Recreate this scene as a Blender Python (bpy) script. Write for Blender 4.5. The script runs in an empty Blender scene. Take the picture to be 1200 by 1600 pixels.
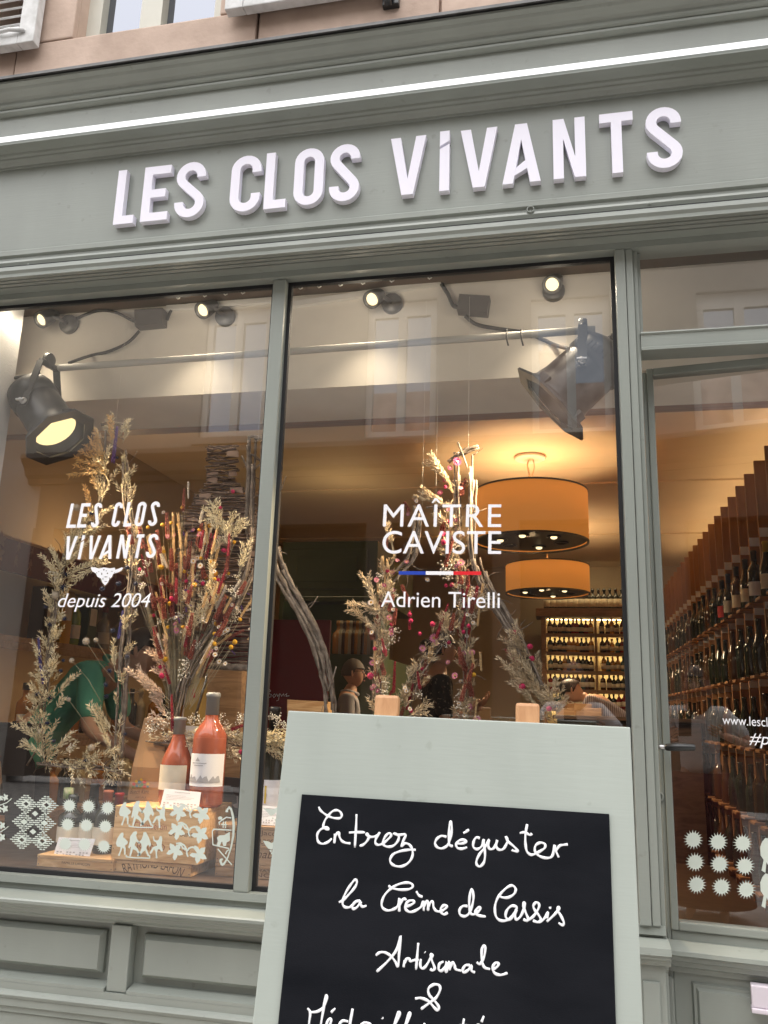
import bpy, bmesh, math, random
from mathutils import Vector, Matrix

# ------------------------------------------------------------------ camera, world, sun, exposure
scene = bpy.context.scene
COL = scene.collection
W_, H_, FPX = 1200.0, 1600.0, 1315.0
CAM = Vector((0.0, -2.48, 1.12))
ROT = Matrix(((0.9773735266, 0.0200868864, 0.2105647321),
              (0.2094344892, -0.2313675087, -0.9500559303),
              (0.0296341719, 0.9726590322, -0.2303393648)))
cam_data = bpy.data.cameras.new("camera")
cam_data.sensor_fit = 'VERTICAL'
cam_data.sensor_height = 24.0
cam_data.lens = FPX / H_ * 24.0
cam_data.clip_start = 0.02
cam_data.clip_end = 500.0
cam = bpy.data.objects.new("camera", cam_data)
COL.objects.link(cam)
cam.matrix_world = Matrix.Translation(CAM) @ ROT.to_4x4()
scene.camera = cam

SUN_EL, SUN_AZ = math.radians(78), math.radians(200)
world = bpy.data.worlds.new("World")
scene.world = world
world.use_nodes = True
wn, wl = world.node_tree.nodes, world.node_tree.links
sky = wn.new('ShaderNodeTexSky')
sky.sky_type = 'NISHITA'
sky.sun_disc = False
sky.sun_elevation = SUN_EL
sky.sun_rotation = SUN_AZ
sky.air_density = 1.0
sky.dust_density = 3.0
hs = wn.new('ShaderNodeHueSaturation')
hs.inputs['Saturation'].default_value = 0.22
wl.new(sky.outputs[0], hs.inputs['Color'])
wl.new(hs.outputs[0], wn['Background'].inputs['Color'])
wn['Background'].inputs['Strength'].default_value = 0.15

sun_data = bpy.data.lights.new("sun", 'SUN')
sun_data.energy = 3.2
sun_data.angle = math.radians(120)
sun_data.color = (1.0, 0.97, 0.93)
sun = bpy.data.objects.new("sun", sun_data)
COL.objects.link(sun)
sun_dir = Vector((-0.35 * math.cos(SUN_EL), -0.93 * math.cos(SUN_EL), math.sin(SUN_EL)))
sun.rotation_euler = sun_dir.to_track_quat('Z', 'Y').to_euler()
sun.location = (0, -4, 12)

scene.view_settings.view_transform = 'Standard'
scene.view_settings.look = 'None'
scene.view_settings.exposure = 0.8
scene.view_settings.gamma = 1.0
scene.cycles.max_bounces = 8
scene.cycles.transparent_max_bounces = 12
scene.cycles.sample_clamp_indirect = 4.0
scene.cycles.caustics_reflective = False
scene.cycles.caustics_refractive = False
scene.cycles.use_denoising = True

# ------------------------------------------------------------------ pixel -> place helpers (photo pixels, 1200 x 1600)
def ray(px, py):
    return ROT @ Vector((px - 600.0, 800.0 - py, -FPX))

def P(px, py, y):
    d = ray(px, py)
    return CAM + d * ((y - CAM.y) / d.y)

def PZ(px, py, z):
    d = ray(px, py)
    return CAM + d * ((z - CAM.z) / d.z)

def PX(px, py, x):
    d = ray(px, py)
    return CAM + d * ((x - CAM.x) / d.x)

def PPL(px, py, o, n):
    d = ray(px, py)
    return CAM + d * ((o - CAM).dot(n) / d.dot(n))

def lerp(a, b, t):
    return a + (b - a) * t

# ------------------------------------------------------------------ mesh builder
class MB:
    def __init__(s):
        s.v, s.f, s.sm, s.mi = [], [], [], []
        s.mat = 0

    def add(s, verts, faces, smooth=False):
        b = len(s.v)
        s.v.extend([tuple(v) for v in verts])
        for f in faces:
            s.f.append([i + b for i in f])
            s.sm.append(smooth)
            s.mi.append(s.mat)
        return s

    def box(s, x0, x1, y0, y1, z0, z1, M=None):
        vs = [Vector((x, y, z)) for x in (x0, x1) for y in (y0, y1) for z in (z0, z1)]
        if M is not None:
            vs = [M @ v for v in vs]
        return s.add(vs, [(0, 1, 3, 2), (4, 6, 7, 5), (0, 4, 5, 1), (2, 3, 7, 6), (0, 2, 6, 4), (1, 5, 7, 3)])

    def bbox(s, x0, x1, y0, y1, z0, z1, b=0.004, M=None):
        """box with chamfered edges"""
        bm = bmesh.new()
        vs = [bm.verts.new((x, y, z)) for x in (x0, x1) for y in (y0, y1) for z in (z0, z1)]
        for f in [(0, 1, 3, 2), (4, 6, 7, 5), (0, 4, 5, 1), (2, 3, 7, 6), (0, 2, 6, 4), (1, 5, 7, 3)]:
            bm.faces.new([vs[i] for i in f])
        bmesh.ops.bevel(bm, geom=bm.edges[:], offset=b, segments=2, affect='EDGES', profile=0.6)
        bm.verts.index_update()
        co = [v.co.copy() if M is None else M @ v.co for v in bm.verts]
        fa = [[v.index for v in f.verts] for f in bm.faces]
        bm.free()
        return s.add(co, fa)

    def quad(s, a, b, c, d):
        return s.add([a, b, c, d], [(0, 1, 2, 3)])

    def run(s, prof, x0, x1, caps=True):
        """closed (y, z) profile run along x"""
        n = len(prof)
        vs = [(x0, y, z) for y, z in prof] + [(x1, y, z) for y, z in prof]
        fs = [(i, (i + 1) % n, n + (i + 1) % n, n + i) for i in range(n)]
        if caps:
            fs += [tuple(range(n))[::-1], tuple(range(n, 2 * n))]
        return s.add(vs, fs)

    def plate(s, pts, o, u, v, depth, z0=0.0):
        """2-D outline in the frame (o,u,v), from height z0 to z0+depth along the normal"""
        n = u.cross(v).normalized()
        m = len(pts)
        a = [o + u * p[0] + v * p[1] + n * z0 for p in pts]
        b = [q + n * depth for q in a]
        fs = [tuple(range(m))[::-1], tuple(range(m, 2 * m))]
        fs += [(i, (i + 1) % m, m + (i + 1) % m, m + i) for i in range(m)]
        return s.add(a + b, fs)

    def flat(s, pts, o, u, v, z0=0.0):
        n = u.cross(v).normalized()
        return s.add([o + u * p[0] + v * p[1] + n * z0 for p in pts], [tuple(range(len(pts)))])

    def band(s, path, w, o, u, v, depth, z0=0.0, closed=False):
        """stroke of width w along a 2-D path, mitred, solid"""
        n = u.cross(v).normalized()
        m = len(path)
        L, Rr = [], []
        for i in range(m):
            p = Vector(path[i])
            if closed:
                a, b = Vector(path[i - 1]), Vector(path[(i + 1) % m])
            else:
                a, b = Vector(path[max(i - 1, 0)]), Vector(path[min(i + 1, m - 1)])
            d1 = (p - a) if (p - a).length > 1e-9 else (b - p)
            d2 = (b - p) if (b - p).length > 1e-9 else (p - a)
            d1, d2 = d1.normalized(), d2.normalized()
            t = (d1 + d2)
            t = t.normalized() if t.length > 1e-6 else d1
            nn = Vector((-t.y, t.x))
            k = max(0.35, nn.dot(Vector((-d1.y, d1.x))))
            L.append(p + nn * (w / 2 / k))
            Rr.append(p - nn * (w / 2 / k))
        def lift(q, h):
            return o + u * q.x + v * q.y + n * h
        vs = [lift(q, z0 + depth) for q in L] + [lift(q, z0 + depth) for q in Rr] + [lift(q, z0) for q in L] + [lift(q, z0) for q in Rr]
        fs = []
        for i in range(m if closed else m - 1):
            j = (i + 1) % m
            fs += [(m + i, m + j, j, i), (2 * m + i, 2 * m + j, 3 * m + j, 3 * m + i),
                   (i, j, 2 * m + j, 2 * m + i), (m + j, m + i, 3 * m + i, 3 * m + j)]
        if not closed:
            fs += [(0, 2 * m, 3 * m, m), (m - 1, 2 * m - 1, 4 * m - 1, 3 * m - 1)]
        return s.add(vs, fs)

    def tube(s, path, r, n=6, smooth=True, cap=True, squash=None):
        """tube along 3-D points; r a number or a list. squash=(normal, factor)"""
        m = len(path)
        path = [Vector(p) for p in path]
        rs = r if isinstance(r, (list, tuple)) else [r] * m
        vs, fs = [], []
        t0 = (path[1] - path[0]).normalized()
        ref = Vector((0, 0, 1)) if abs(t0.z) < 0.9 else Vector((1, 0, 0))
        a = t0.cross(ref).normalized()
        for i in range(m):
            t = path[min(i + 1, m - 1)] - path[max(i - 1, 0)]
            t = t.normalized() if t.length > 1e-9 else t0
            a = a - t * a.dot(t)
            a = a.normalized() if a.length > 1e-6 else t.orthogonal().normalized()
            b = t.cross(a)
            for k in range(n):
                an = 2 * math.pi * k / n
                off = (a * math.cos(an) + b * math.sin(an)) * rs[i]
                if squash:
                    off = off - squash[0] * off.dot(squash[0]) * (1 - squash[1])
                vs.append(path[i] + off)
        for i in range(m - 1):
            for k in range(n):
                k2 = (k + 1) % n
                fs.append((i * n + k, i * n + k2, (i + 1) * n + k2, (i + 1) * n + k))
        if cap:
            fs += [tuple(range(n))[::-1], tuple(range((m - 1) * n, m * n))]
        return s.add(vs, fs, smooth)

    def lathe(s, prof, n=16, M=None, smooth=True, close=False):
        """(r, z) profile turned about z"""
        m = len(prof)
        vs, fs = [], []
        for r, z in prof:
            for k in range(n):
                an = 2 * math.pi * k / n
                q = Vector((r * math.cos(an), r * math.sin(an), z))
                vs.append(M @ q if M is not None else q)
        for i in range(m - 1 if not close else m):
            j = (i + 1) % m
            for k in range(n):
                k2 = (k + 1) % n
                fs.append((i * n + k, i * n + k2, j * n + k2, j * n + k))
        if not close:
            if prof[0][0] > 1e-6:
                fs.append(tuple(range(n))[::-1])
            if prof[-1][0] > 1e-6:
                fs.append(tuple(range((m - 1) * n, m * n)))
        return s.add(vs, fs, smooth)

    def ball(s, c, r, n=8, k=6, sc=(1, 1, 1)):
        prof = [(math.sin(math.pi * i / k) * r, -math.cos(math.pi * i / k) * r) for i in range(k + 1)]
        prof[0] = (r * 0.02, -r); prof[-1] = (r * 0.02, r)
        return s.lathe(prof, n, Matrix.Translation(c) @ Matrix.Diagonal((sc[0], sc[1], sc[2], 1)))

    def seed(s, p, d, L, w, rng):
        """a grain or leaf-sized spindle at p pointing along d"""
        d = d.normalized()
        a = d.orthogonal().normalized()
        a.rotate(Matrix.Rotation(rng.random() * 6.28, 3, d))
        b = d.cross(a)
        m = p + d * L * 0.4
        return s.add([p, m + a * w, m - a * w * 0.5 + b * w * 0.8, m - a * w * 0.5 - b * w * 0.8, p + d * L],
                     [(0, 1, 2), (0, 2, 3), (0, 3, 1), (1, 4, 2), (2, 4, 3), (3, 4, 1)])

    def build(s, name, mats, parent=None, normals=True):
        me = bpy.data.meshes.new(name)
        me.from_pydata(s.v, [], s.f)
        if not isinstance(mats, (list, tuple)):
            mats = [mats]
        for m in mats:
            me.materials.append(m)
        me.polygons.foreach_set('use_smooth', s.sm)
        me.polygons.foreach_set('material_index', [min(i, len(mats) - 1) for i in s.mi])
        me.update()
        if normals:
            bm = bmesh.new()
            bm.from_mesh(me)
            bmesh.ops.recalc_face_normals(bm, faces=bm.faces[:])
            bm.to_mesh(me)
            bm.free()
        o = bpy.data.objects.new(name, me)
        COL.objects.link(o)
        if parent is not None:
            put_under(o, parent)
        return o

def put_under(o, parent):
    """parent o (built in world coordinates) keeping where it stands"""
    pm = world_of(parent)
    o.parent = parent
    o.matrix_parent_inverse = pm.inverted()

def world_of(o):
    m = o.matrix_basis.copy()
    if o.parent is not None:
        m = world_of(o.parent) @ o.matrix_parent_inverse @ m
    return m

def thing(name, label, cat, loc=(0, 0, 0), group=None, rz=0.0):
    o = bpy.data.objects.new(name, None)
    o.empty_display_size = 0.1
    COL.objects.link(o)
    o.location = loc
    o.rotation_euler = (0, 0, rz)
    return tag(o, label, cat, group)

def tag(o, label, cat, group=None):
    o['label'] = label
    o['category'] = cat
    if group:
        o['group'] = group
    return o

def struct(name, mb, mat):
    o = mb.build(name, mat)
    o['kind'] = 'structure'
    return o

def copy_thing(root, loc, rz=None, label=None, scale=None):
    r = root.copy()
    COL.objects.link(r)
    r.location = loc
    if rz is not None:
        r.rotation_euler = (0, 0, rz)
    if scale is not None:
        r.scale = scale
    if label:
        r['label'] = label
    for ch in list(root.children):
        c = ch.copy()
        COL.objects.link(c)
        c.parent = r
        for g in list(ch.children):
            d = g.copy()
            COL.objects.link(d)
            d.parent = c
    return r

def center_origin(o, c):
    """shift a world-built mesh object so its origin is at c"""
    o.data.transform(Matrix.Translation(-Vector(c)))
    o.location = Vector(c)
    return o

ORD = ['', 'first', 'second', 'third', 'fourth', 'fifth', 'sixth', 'seventh', 'eighth', 'ninth', 'tenth', 'eleventh', 'twelfth',
       'thirteenth', 'fourteenth', 'fifteenth', 'sixteenth', 'seventeenth', 'eighteenth', 'nineteenth', 'twentieth', 'twenty-first', 'twenty-second']

# ------------------------------------------------------------------ materials
MATS = {}
def mat(name, col, rough=0.6, var=0.0, scale=8.0, bump=0.0, bscale=60.0, metal=0.0, spec=0.5, stretch=(1, 1, 1), col2=None, detail=4.0,
        emit=None, estr=0.0, trans=0.0, sub=0.0):
    m = bpy.data.materials.new(name)
    m.use_nodes = True
    nt = m.node_tree
    b = nt.nodes['Principled BSDF']
    b.inputs['Base Color'].default_value = (*col, 1)
    b.inputs['Roughness'].default_value = rough
    b.inputs['Metallic'].default_value = metal
    b.inputs['Specular IOR Level'].default_value = spec
    if trans:
        b.inputs['Transmission Weight'].default_value = trans
    if sub:
        b.inputs['Subsurface Weight'].default_value = sub
        b.inputs['Subsurface Radius'].default_value = (0.02, 0.01, 0.008)
    if emit:
        b.inputs['Emission Color'].default_value = (*emit, 1)
        b.inputs['Emission Strength'].default_value = estr
    tc = mp = None
    def coords():
        nonlocal tc, mp
        if mp is None:
            tc = nt.nodes.new('ShaderNodeTexCoord')
            mp = nt.nodes.new('ShaderNodeMapping')
            mp.inputs['Scale'].default_value = stretch
            nt.links.new(tc.outputs['Object'], mp.inputs['Vector'])
        return mp
    if var > 0 or col2:
        no = nt.nodes.new('ShaderNodeTexNoise')
        no.inputs['Scale'].default_value = scale
        no.inputs['Detail'].default_value = detail
        nt.links.new(coords().outputs[0], no.inputs['Vector'])
        rp = nt.nodes.new('ShaderNodeValToRGB')
        c2 = col2 if col2 else tuple(min(1, c * (1 + var)) for c in col)
        c1 = col if col2 else tuple(c * (1 - var) for c in col)
        rp.color_ramp.elements[0].color = (*c1, 1)
        rp.color_ramp.elements[0].position = 0.32
        rp.color_ramp.elements[1].color = (*c2, 1)
        rp.color_ramp.elements[1].position = 0.68
        nt.links.new(no.outputs['Fac'], rp.inputs['Fac'])
        nt.links.new(rp.outputs['Color'], b.inputs['Base Color'])
    if bump > 0:
        n2 = nt.nodes.new('ShaderNodeTexNoise')
        n2.inputs['Scale'].default_value = bscale
        n2.inputs['Detail'].default_value = 6.0
        nt.links.new(coords().outputs[0], n2.inputs['Vector'])
        bp = nt.nodes.new('ShaderNodeBump')
        bp.inputs['Strength'].default_value = bump
        bp.inputs['Distance'].default_value = 0.004
        nt.links.new(n2.outputs['Fac'], bp.inputs['Height'])
        nt.links.new(bp.outputs['Normal'], b.inputs['Normal'])
    MATS[name] = m
    return m

def emis(name, col, s):
    m = bpy.data.materials.new(name)
    m.use_nodes = True
    nt = m.node_tree
    nt.nodes.remove(nt.nodes['Principled BSDF'])
    e = nt.nodes.new('ShaderNodeEmission')
    e.inputs['Color'].default_value = (*col, 1)
    e.inputs['Strength'].default_value = s
    nt.links.new(e.outputs[0], nt.nodes['Material Output'].inputs['Surface'])
    return m

def wood(name, c1, c2, scale=3.0, stretch=(1, 8, 8), rough=0.5, rings=6.0):
    m = bpy.data.materials.new(name)
    m.use_nodes = True
    nt = m.node_tree
    b = nt.nodes['Principled BSDF']
    b.inputs['Roughness'].default_value = rough
    tc = nt.nodes.new('ShaderNodeTexCoord')
    mp = nt.nodes.new('ShaderNodeMapping')
    mp.inputs['Scale'].default_value = stretch
    nt.links.new(tc.outputs['Object'], mp.inputs['Vector'])
    no = nt.nodes.new('ShaderNodeTexNoise')
    no.inputs['Scale'].default_value = scale
    no.inputs['Detail'].default_value = 3.0
    no.inputs['Distortion'].default_value = 0.8
    nt.links.new(mp.outputs[0], no.inputs['Vector'])
    mu = nt.nodes.new('ShaderNodeMath'); mu.operation = 'MULTIPLY'; mu.inputs[1].default_value = rings
    nt.links.new(no.outputs['Fac'], mu.inputs[0])
    fr = nt.nodes.new('ShaderNodeMath'); fr.operation = 'PINGPONG'; fr.inputs[1].default_value = 1.0
    nt.links.new(mu.outputs[0], fr.inputs[0])
    fine = nt.nodes.new('ShaderNodeTexNoise'); fine.inputs['Scale'].default_value = scale * 9; fine.inputs['Detail'].default_value = 5
    nt.links.new(mp.outputs[0], fine.inputs['Vector'])
    mx = nt.nodes.new('ShaderNodeMath'); mx.operation = 'MULTIPLY_ADD'; mx.inputs[1].default_value = 0.55; 
    nt.links.new(fr.outputs[0], mx.inputs[0])
    f2 = nt.nodes.new('ShaderNodeMath'); f2.operation = 'MULTIPLY'; f2.inputs[1].default_value = 0.45
    nt.links.new(fine.outputs['Fac'], f2.inputs[0]); nt.links.new(f2.outputs[0], mx.inputs[2])
    rp = nt.nodes.new('ShaderNodeValToRGB')
    rp.color_ramp.elements[0].color = (*c1, 1); rp.color_ramp.elements[0].position = 0.15
    rp.color_ramp.elements[1].color = (*c2, 1); rp.color_ramp.elements[1].position = 0.8
    nt.links.new(mx.outputs[0], rp.inputs['Fac'])
    nt.links.new(rp.outputs['Color'], b.inputs['Base Color'])
    bp = nt.nodes.new('ShaderNodeBump'); bp.inputs['Strength'].default_value = 0.15; bp.inputs['Distance'].default_value = 0.002
    nt.links.new(mx.outputs[0], bp.inputs['Height']); nt.links.new(bp.outputs['Normal'], b.inputs['Normal'])
    MATS[name] = m
    return m

def glass(name, gain, tint=(1, 1, 1), ior=1.55):
    """flat window glass: what is behind shows through, what is in front mirrors by Fresnel"""
    m = bpy.data.materials.new(name)
    m.use_nodes = True
    nt = m.node_tree
    nt.nodes.remove(nt.nodes['Principled BSDF'])
    tr = nt.nodes.new('ShaderNodeBsdfTransparent'); tr.inputs['Color'].default_value = (*tint, 1)
    gl = nt.nodes.new('ShaderNodeBsdfGlossy'); gl.inputs['Roughness'].default_value = 0.0
    gl.inputs['Color'].default_value = (1, 1, 1, 1)
    lw = nt.nodes.new('ShaderNodeLayerWeight'); lw.inputs['Blend'].default_value = 0.5
    pw = nt.nodes.new('ShaderNodeMath'); pw.operation = 'POWER'; pw.inputs[1].default_value = 4.0
    mu = nt.nodes.new('ShaderNodeMath'); mu.operation = 'MULTIPLY_ADD'; mu.inputs[1].default_value = 1.0 - gain; mu.inputs[2].default_value = gain; mu.use_clamp = True
    nt.links.new(lw.outputs['Facing'], pw.inputs[0]); nt.links.new(pw.outputs[0], mu.inputs[0])
    mi = nt.nodes.new('ShaderNodeMixShader')
    nt.links.new(mu.outputs[0], mi.inputs[0])
    nt.links.new(tr.outputs[0], mi.inputs[1]); nt.links.new(gl.outputs[0], mi.inputs[2])
    nt.links.new(mi.outputs[0], nt.nodes['Material Output'].inputs['Surface'])
    return m

def paint(name, col, rough=0.33, bstr=0.13):
    """brushed wood paint: faint brush strokes along x, small tonal drift"""
    m = mat(name, col, rough, var=0.09, scale=1.8, stretch=(2.2, 2.2, 0.6))
    nt = m.node_tree
    b = nt.nodes['Principled BSDF']
    tc = nt.nodes.new('ShaderNodeTexCoord')
    mp = nt.nodes.new('ShaderNodeMapping'); mp.inputs['Scale'].default_value = (6, 90, 90)
    nt.links.new(tc.outputs['Object'], mp.inputs['Vector'])
    n = nt.nodes.new('ShaderNodeTexNoise'); n.inputs['Scale'].default_value = 2.0; n.inputs['Detail'].default_value = 6
    nt.links.new(mp.outputs[0], n.inputs['Vector'])
    n2 = nt.nodes.new('ShaderNodeTexNoise'); n2.inputs['Scale'].default_value = 9.0; n2.inputs['Detail'].default_value = 5
    nt.links.new(tc.outputs['Object'], n2.inputs['Vector'])
    ad = nt.nodes.new('ShaderNodeMath'); ad.operation = 'MULTIPLY_ADD'; ad.inputs[1].default_value = 1.2
    nt.links.new(n2.outputs['Fac'], ad.inputs[0]); nt.links.new(n.outputs['Fac'], ad.inputs[2])
    n3 = nt.nodes.new('ShaderNodeTexNoise'); n3.inputs['Scale'].default_value = 28.0; n3.inputs['Detail'].default_value = 3
    nt.links.new(tc.outputs['Object'], n3.inputs['Vector'])
    r3 = nt.nodes.new('ShaderNodeValToRGB'); r3.color_ramp.elements[0].position = 0.68; r3.color_ramp.elements[0].color = (0, 0, 0, 1); r3.color_ramp.elements[1].position = 0.76; r3.color_ramp.elements[1].color = (1, 1, 1, 1)
    nt.links.new(n3.outputs['Fac'], r3.inputs[0])
    mxc = nt.nodes.new('ShaderNodeMixRGB'); mxc.inputs['Color2'].default_value = (col[0] * .62, col[1] * .60, col[2] * .56, 1)
    src = b.inputs['Base Color'].links[0].from_socket
    ml = nt.nodes.new('ShaderNodeMath'); ml.operation = 'MULTIPLY'; ml.inputs[1].default_value = 0.35
    nt.links.new(r3.outputs[0], ml.inputs[0]); nt.links.new(ml.outputs[0], mxc.inputs[0]); nt.links.new(src, mxc.inputs['Color1']); nt.links.new(mxc.outputs[0], b.inputs['Base Color'])
    bp = nt.nodes.new('ShaderNodeBump'); bp.inputs['Strength'].default_value = bstr; bp.inputs['Distance'].default_value = 0.003
    nt.links.new(ad.outputs[0], bp.inputs['Height']); nt.links.new(bp.outputs['Normal'], b.inputs['Normal'])
    return m

SAGE = paint('sage_paint', (0.262, 0.284, 0.258))
SAGE_L = paint('sage_board', (0.405, 0.448, 0.410), rough=0.5, bstr=0.07)
WHITE_L = mat('white_letters', (0.86, 0.84, 0.95), 0.45)
DECAL = mat('pale_decal', (0.60, 0.66, 0.60), 0.6)
WHITE_D = mat('white_vinyl', (0.90, 0.90, 0.94), 0.5)
BLACK_RUB = mat('black_gasket', (0.012, 0.012, 0.014), 0.6)
CHALKB = mat('chalkboard_black', (0.004, 0.005, 0.008), 0.8, scale=5, col2=(0.010, 0.011, 0.015), detail=9, bump=0.1, bscale=300, spec=0.15, stretch=(1, 3, 3))
CHALK = mat('chalk_white', (0.88, 0.89, 0.92), 0.8)
GLASS = glass('shop_glass', 0.15)
LED = emis('led_white', (1.0, 1.0, 1.0), 0.9)
STONE = mat('pink_sandstone', (0.37, 0.27, 0.215), 0.9, scale=3.2, col2=(0.66, 0.51, 0.42), bump=0.5, bscale=35, detail=8)
LEAD = mat('grey_zinc', (0.16, 0.16, 0.16), 0.6, var=0.3, scale=10)
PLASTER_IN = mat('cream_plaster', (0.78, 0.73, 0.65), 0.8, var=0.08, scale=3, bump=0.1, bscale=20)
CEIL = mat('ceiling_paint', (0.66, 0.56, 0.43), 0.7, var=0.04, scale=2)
DKWOOD = wood('dark_floor_wood', (0.035, 0.020, 0.013), (0.075, 0.045, 0.03), 2.0, (2, 10, 10), 0.45)
BEAMWOOD = wood('red_beam_wood', (0.16, 0.06, 0.035), (0.26, 0.11, 0.06), 2.0, (2, 12, 12), 0.5)
CRATE = wood('pine_crate', (0.54, 0.29, 0.115), (0.78, 0.51, 0.26), 2.0, (2, 14, 14), 0.55, 7)
CRATE_D = wood('brown_crate', (0.26, 0.15, 0.075), (0.42, 0.26, 0.14), 2.0, (2, 14, 14), 0.55, 7)
BEECH = wood('orange_beech', (0.50, 0.25, 0.115), (0.62, 0.34, 0.17), 4.0, (14, 14, 1.5), 0.5, 3)
SHELFWOOD = wood('honey_wood', (0.30, 0.17, 0.08), (0.44, 0.27, 0.14), 2.0, (2, 10, 10), 0.5)
ORANGEWOOD = wood('orange_panel_wood', (0.30, 0.14, 0.06), (0.40, 0.205, 0.095), 2.0, (10, 10, 1.5), 0.5, 3)
BURN = mat('burnt_lettering', (0.10, 0.045, 0.02), 0.8)
BLACKMET = mat('black_metal', (0.018, 0.019, 0.02), 0.38, metal=0.0, spec=0.6)
GREYMET = mat('grey_metal', (0.10, 0.10, 0.098), 0.4, metal=0.4)
STEEL = mat('steel', (0.55, 0.55, 0.55), 0.3, metal=1.0)
WHITEPL = mat('white_plastic', (0.75, 0.73, 0.68), 0.5)
CABLE = mat('dark_cable', (0.03, 0.028, 0.027), 0.6)
PAPER = mat('white_paper', (0.82, 0.82, 0.86), 0.8)
CREAMPAPER = mat('cream_paper', (0.70, 0.64, 0.52), 0.8, var=0.06, scale=30)
INK = mat('grey_ink', (0.10, 0.10, 0.11), 0.8)
TWIG = mat('grey_twig', (0.11, 0.085, 0.065), 0.9, scale=40, col2=(0.30, 0.245, 0.20), bump=0.4, bscale=120)
TWIG_D = mat('brown_twig', (0.07, 0.05, 0.04), 0.9, scale=30, col2=(0.20, 0.135, 0.10), bump=0.4, bscale=120)
OAT = mat('dried_oat', (0.70, 0.585, 0.36), 0.85, scale=14, col2=(0.88, 0.79, 0.57))
OAT_LAMPLIT = mat('lamplit_oat', (0.66, 0.40, 0.15), 0.85, scale=14, col2=(0.82, 0.58, 0.28))  # same oats, with the stage lamp's orange light put into the colour
OATT = mat('tan_oat', (0.44, 0.33, 0.20), 0.85, scale=14, col2=(0.66, 0.55, 0.39))
OATP = mat('pink_oat', (0.60, 0.42, 0.32), 0.85, scale=14, col2=(0.78, 0.62, 0.48))
STEM = mat('straw_stem', (0.30, 0.25, 0.15), 0.85, scale=14, col2=(0.46, 0.40, 0.27))
WINE = mat('dark_bottle_glass', (0.012, 0.017, 0.012), 0.08, spec=0.8)
WINE_B = mat('brown_bottle_glass', (0.06, 0.024, 0.008), 0.08, spec=0.8)
WINE_R = mat('rose_wine_bottle', (0.50, 0.135, 0.075), 0.05, spec=0.8, trans=0.3)
WINE_Y = mat('amber_bottle', (0.42, 0.19, 0.04), 0.08, spec=0.8)
WINE_C = mat('clear_bottle', (0.40, 0.36, 0.27), 0.08, spec=0.8)
# ------------------------------------------------------------------ the street and the stone house above the shop
UX, UY, UZ = Vector((1, 0, 0)), Vector((0, 1, 0)), Vector((0, 0, 1))
mb = MB(); mb.add([(-60, -60, 0), (60, -60, 0), (60, 60, 0), (-60, 60, 0)], [(0, 1, 2, 3)])
ASPH = mat('cobble_ground', (0.19, 0.18, 0.17), 0.85, scale=9, col2=(0.34, 0.32, 0.30), bump=0.6, bscale=18)
struct('street', mb, ASPH)
mb = MB(); mb.box(-14, 14, -1.6, -0.02, -0.2, 0.1)
struct('pavement', mb, mat('pavement_slabs', (0.46, 0.445, 0.42), 0.85, var=0.15, scale=5, bump=0.3, bscale=60))

XL, XR = -2.32, 2.3        # ends of the shop front
house = thing('stone_house', 'pink sandstone house front rising above the green shop front, with a window', 'house', (0, 0, 2.6))
# wall above the cornice, leaving the window opening
wl_ = P(120, 45, -0.04); wr_ = P(352, 20, -0.04)
wx0, wx1, wz0 = wl_.x, P(346, 22, -0.04).x, P(235, 45, -0.04).z
mb = MB()
yw, yb = -0.03, 0.45
for (a, b_, c, d) in [(-7, wx0, 2.76, 9.0), (wx1, 7, 2.76, 9.0), (wx0, wx1, 2.76, wz0), (wx0, wx1, wz0 + 1.75, 9.0)]:
    mb.box(a, b_, yw, yb, c, d)
mb.box(-7, XL - 0.02, yw, yb, -0.2, 2.76); mb.box(XR + 0.02, 7, yw, yb, -0.2, 2.76)
mb.build('wall', STONE, house)
# ashlar blocks standing a little proud, with open joints
bx = [(-2.9, P(22, 110, -0.05).x), (P(24, 110, -0.05).x, P(400, 50, -0.05).x), (P(404, 50, -0.05).x, P(686, 15, -0.05).x), (P(690, 15, -0.05).x, 1.1), (1.106, 2.2)]
mb = MB()
for i, (a, b_) in enumerate(bx):
    if i == 1:
        mb.bbox(a, b_, -0.052 - 0.004 * (i % 2), -0.025, 3.15, wz0 - 0.004, 0.006)
    else:
        mb.bbox(a, b_, -0.052 - 0.004 * (i % 2), -0.025, 3.15, 3.62, 0.006)
        if a > wx1 or b_ < wx0:
            mb.bbox(a + 0.02, b_ - 0.02, -0.05, -0.025, 3.625, 4.2, 0.006)
for a, b_ in ((wx0 - 0.16, wx0 - 0.002), (wx1 + 0.002, wx1 + 0.16)):
    for k in range(3):
        mb.bbox(a, b_, -0.058, -0.025, max(wz0, 3.624) + 0.55 * k, max(wz0, 3.624) + 0.55 * k + 0.545, 0.006)
mb.build('stone_course', STONE, house)
# window of the house
WFR = mat('cream_window_paint', (0.58, 0.57, 0.50), 0.5, var=0.05)
HOUSE_PANE = mat('house_pane_glass', (0.20, 0.21, 0.24), 0.02, metal=1.0)
OPP_GLASS = mat('house_window_glass', (0.02, 0.022, 0.025), 0.02, spec=0.5)
_b = OPP_GLASS.node_tree.nodes['Principled BSDF']; _b.inputs['Base Color'].default_value = (0.97, 0.98, 1.0, 1); _b.inputs['Metallic'].default_value = 1.0
mb = MB()
fy = 0.05
z0, z1 = wz0 + 0.0, wz0 + 1.72
mb.box(wx0, wx0 + 0.06, fy - 0.03, fy + 0.04, z0, z1); mb.box(wx1 - 0.06, wx1, fy - 0.03, fy + 0.04, z0, z1)
mb.box(wx0 + 0.06, wx1 - 0.06, fy - 0.03, fy + 0.04, z0, z0 + 0.035)
mid = P(243, 30, fy).x
mb.box(mid - 0.045, mid + 0.045, fy - 0.035, fy + 0.035, z0 + 0.035, z1)
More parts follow.
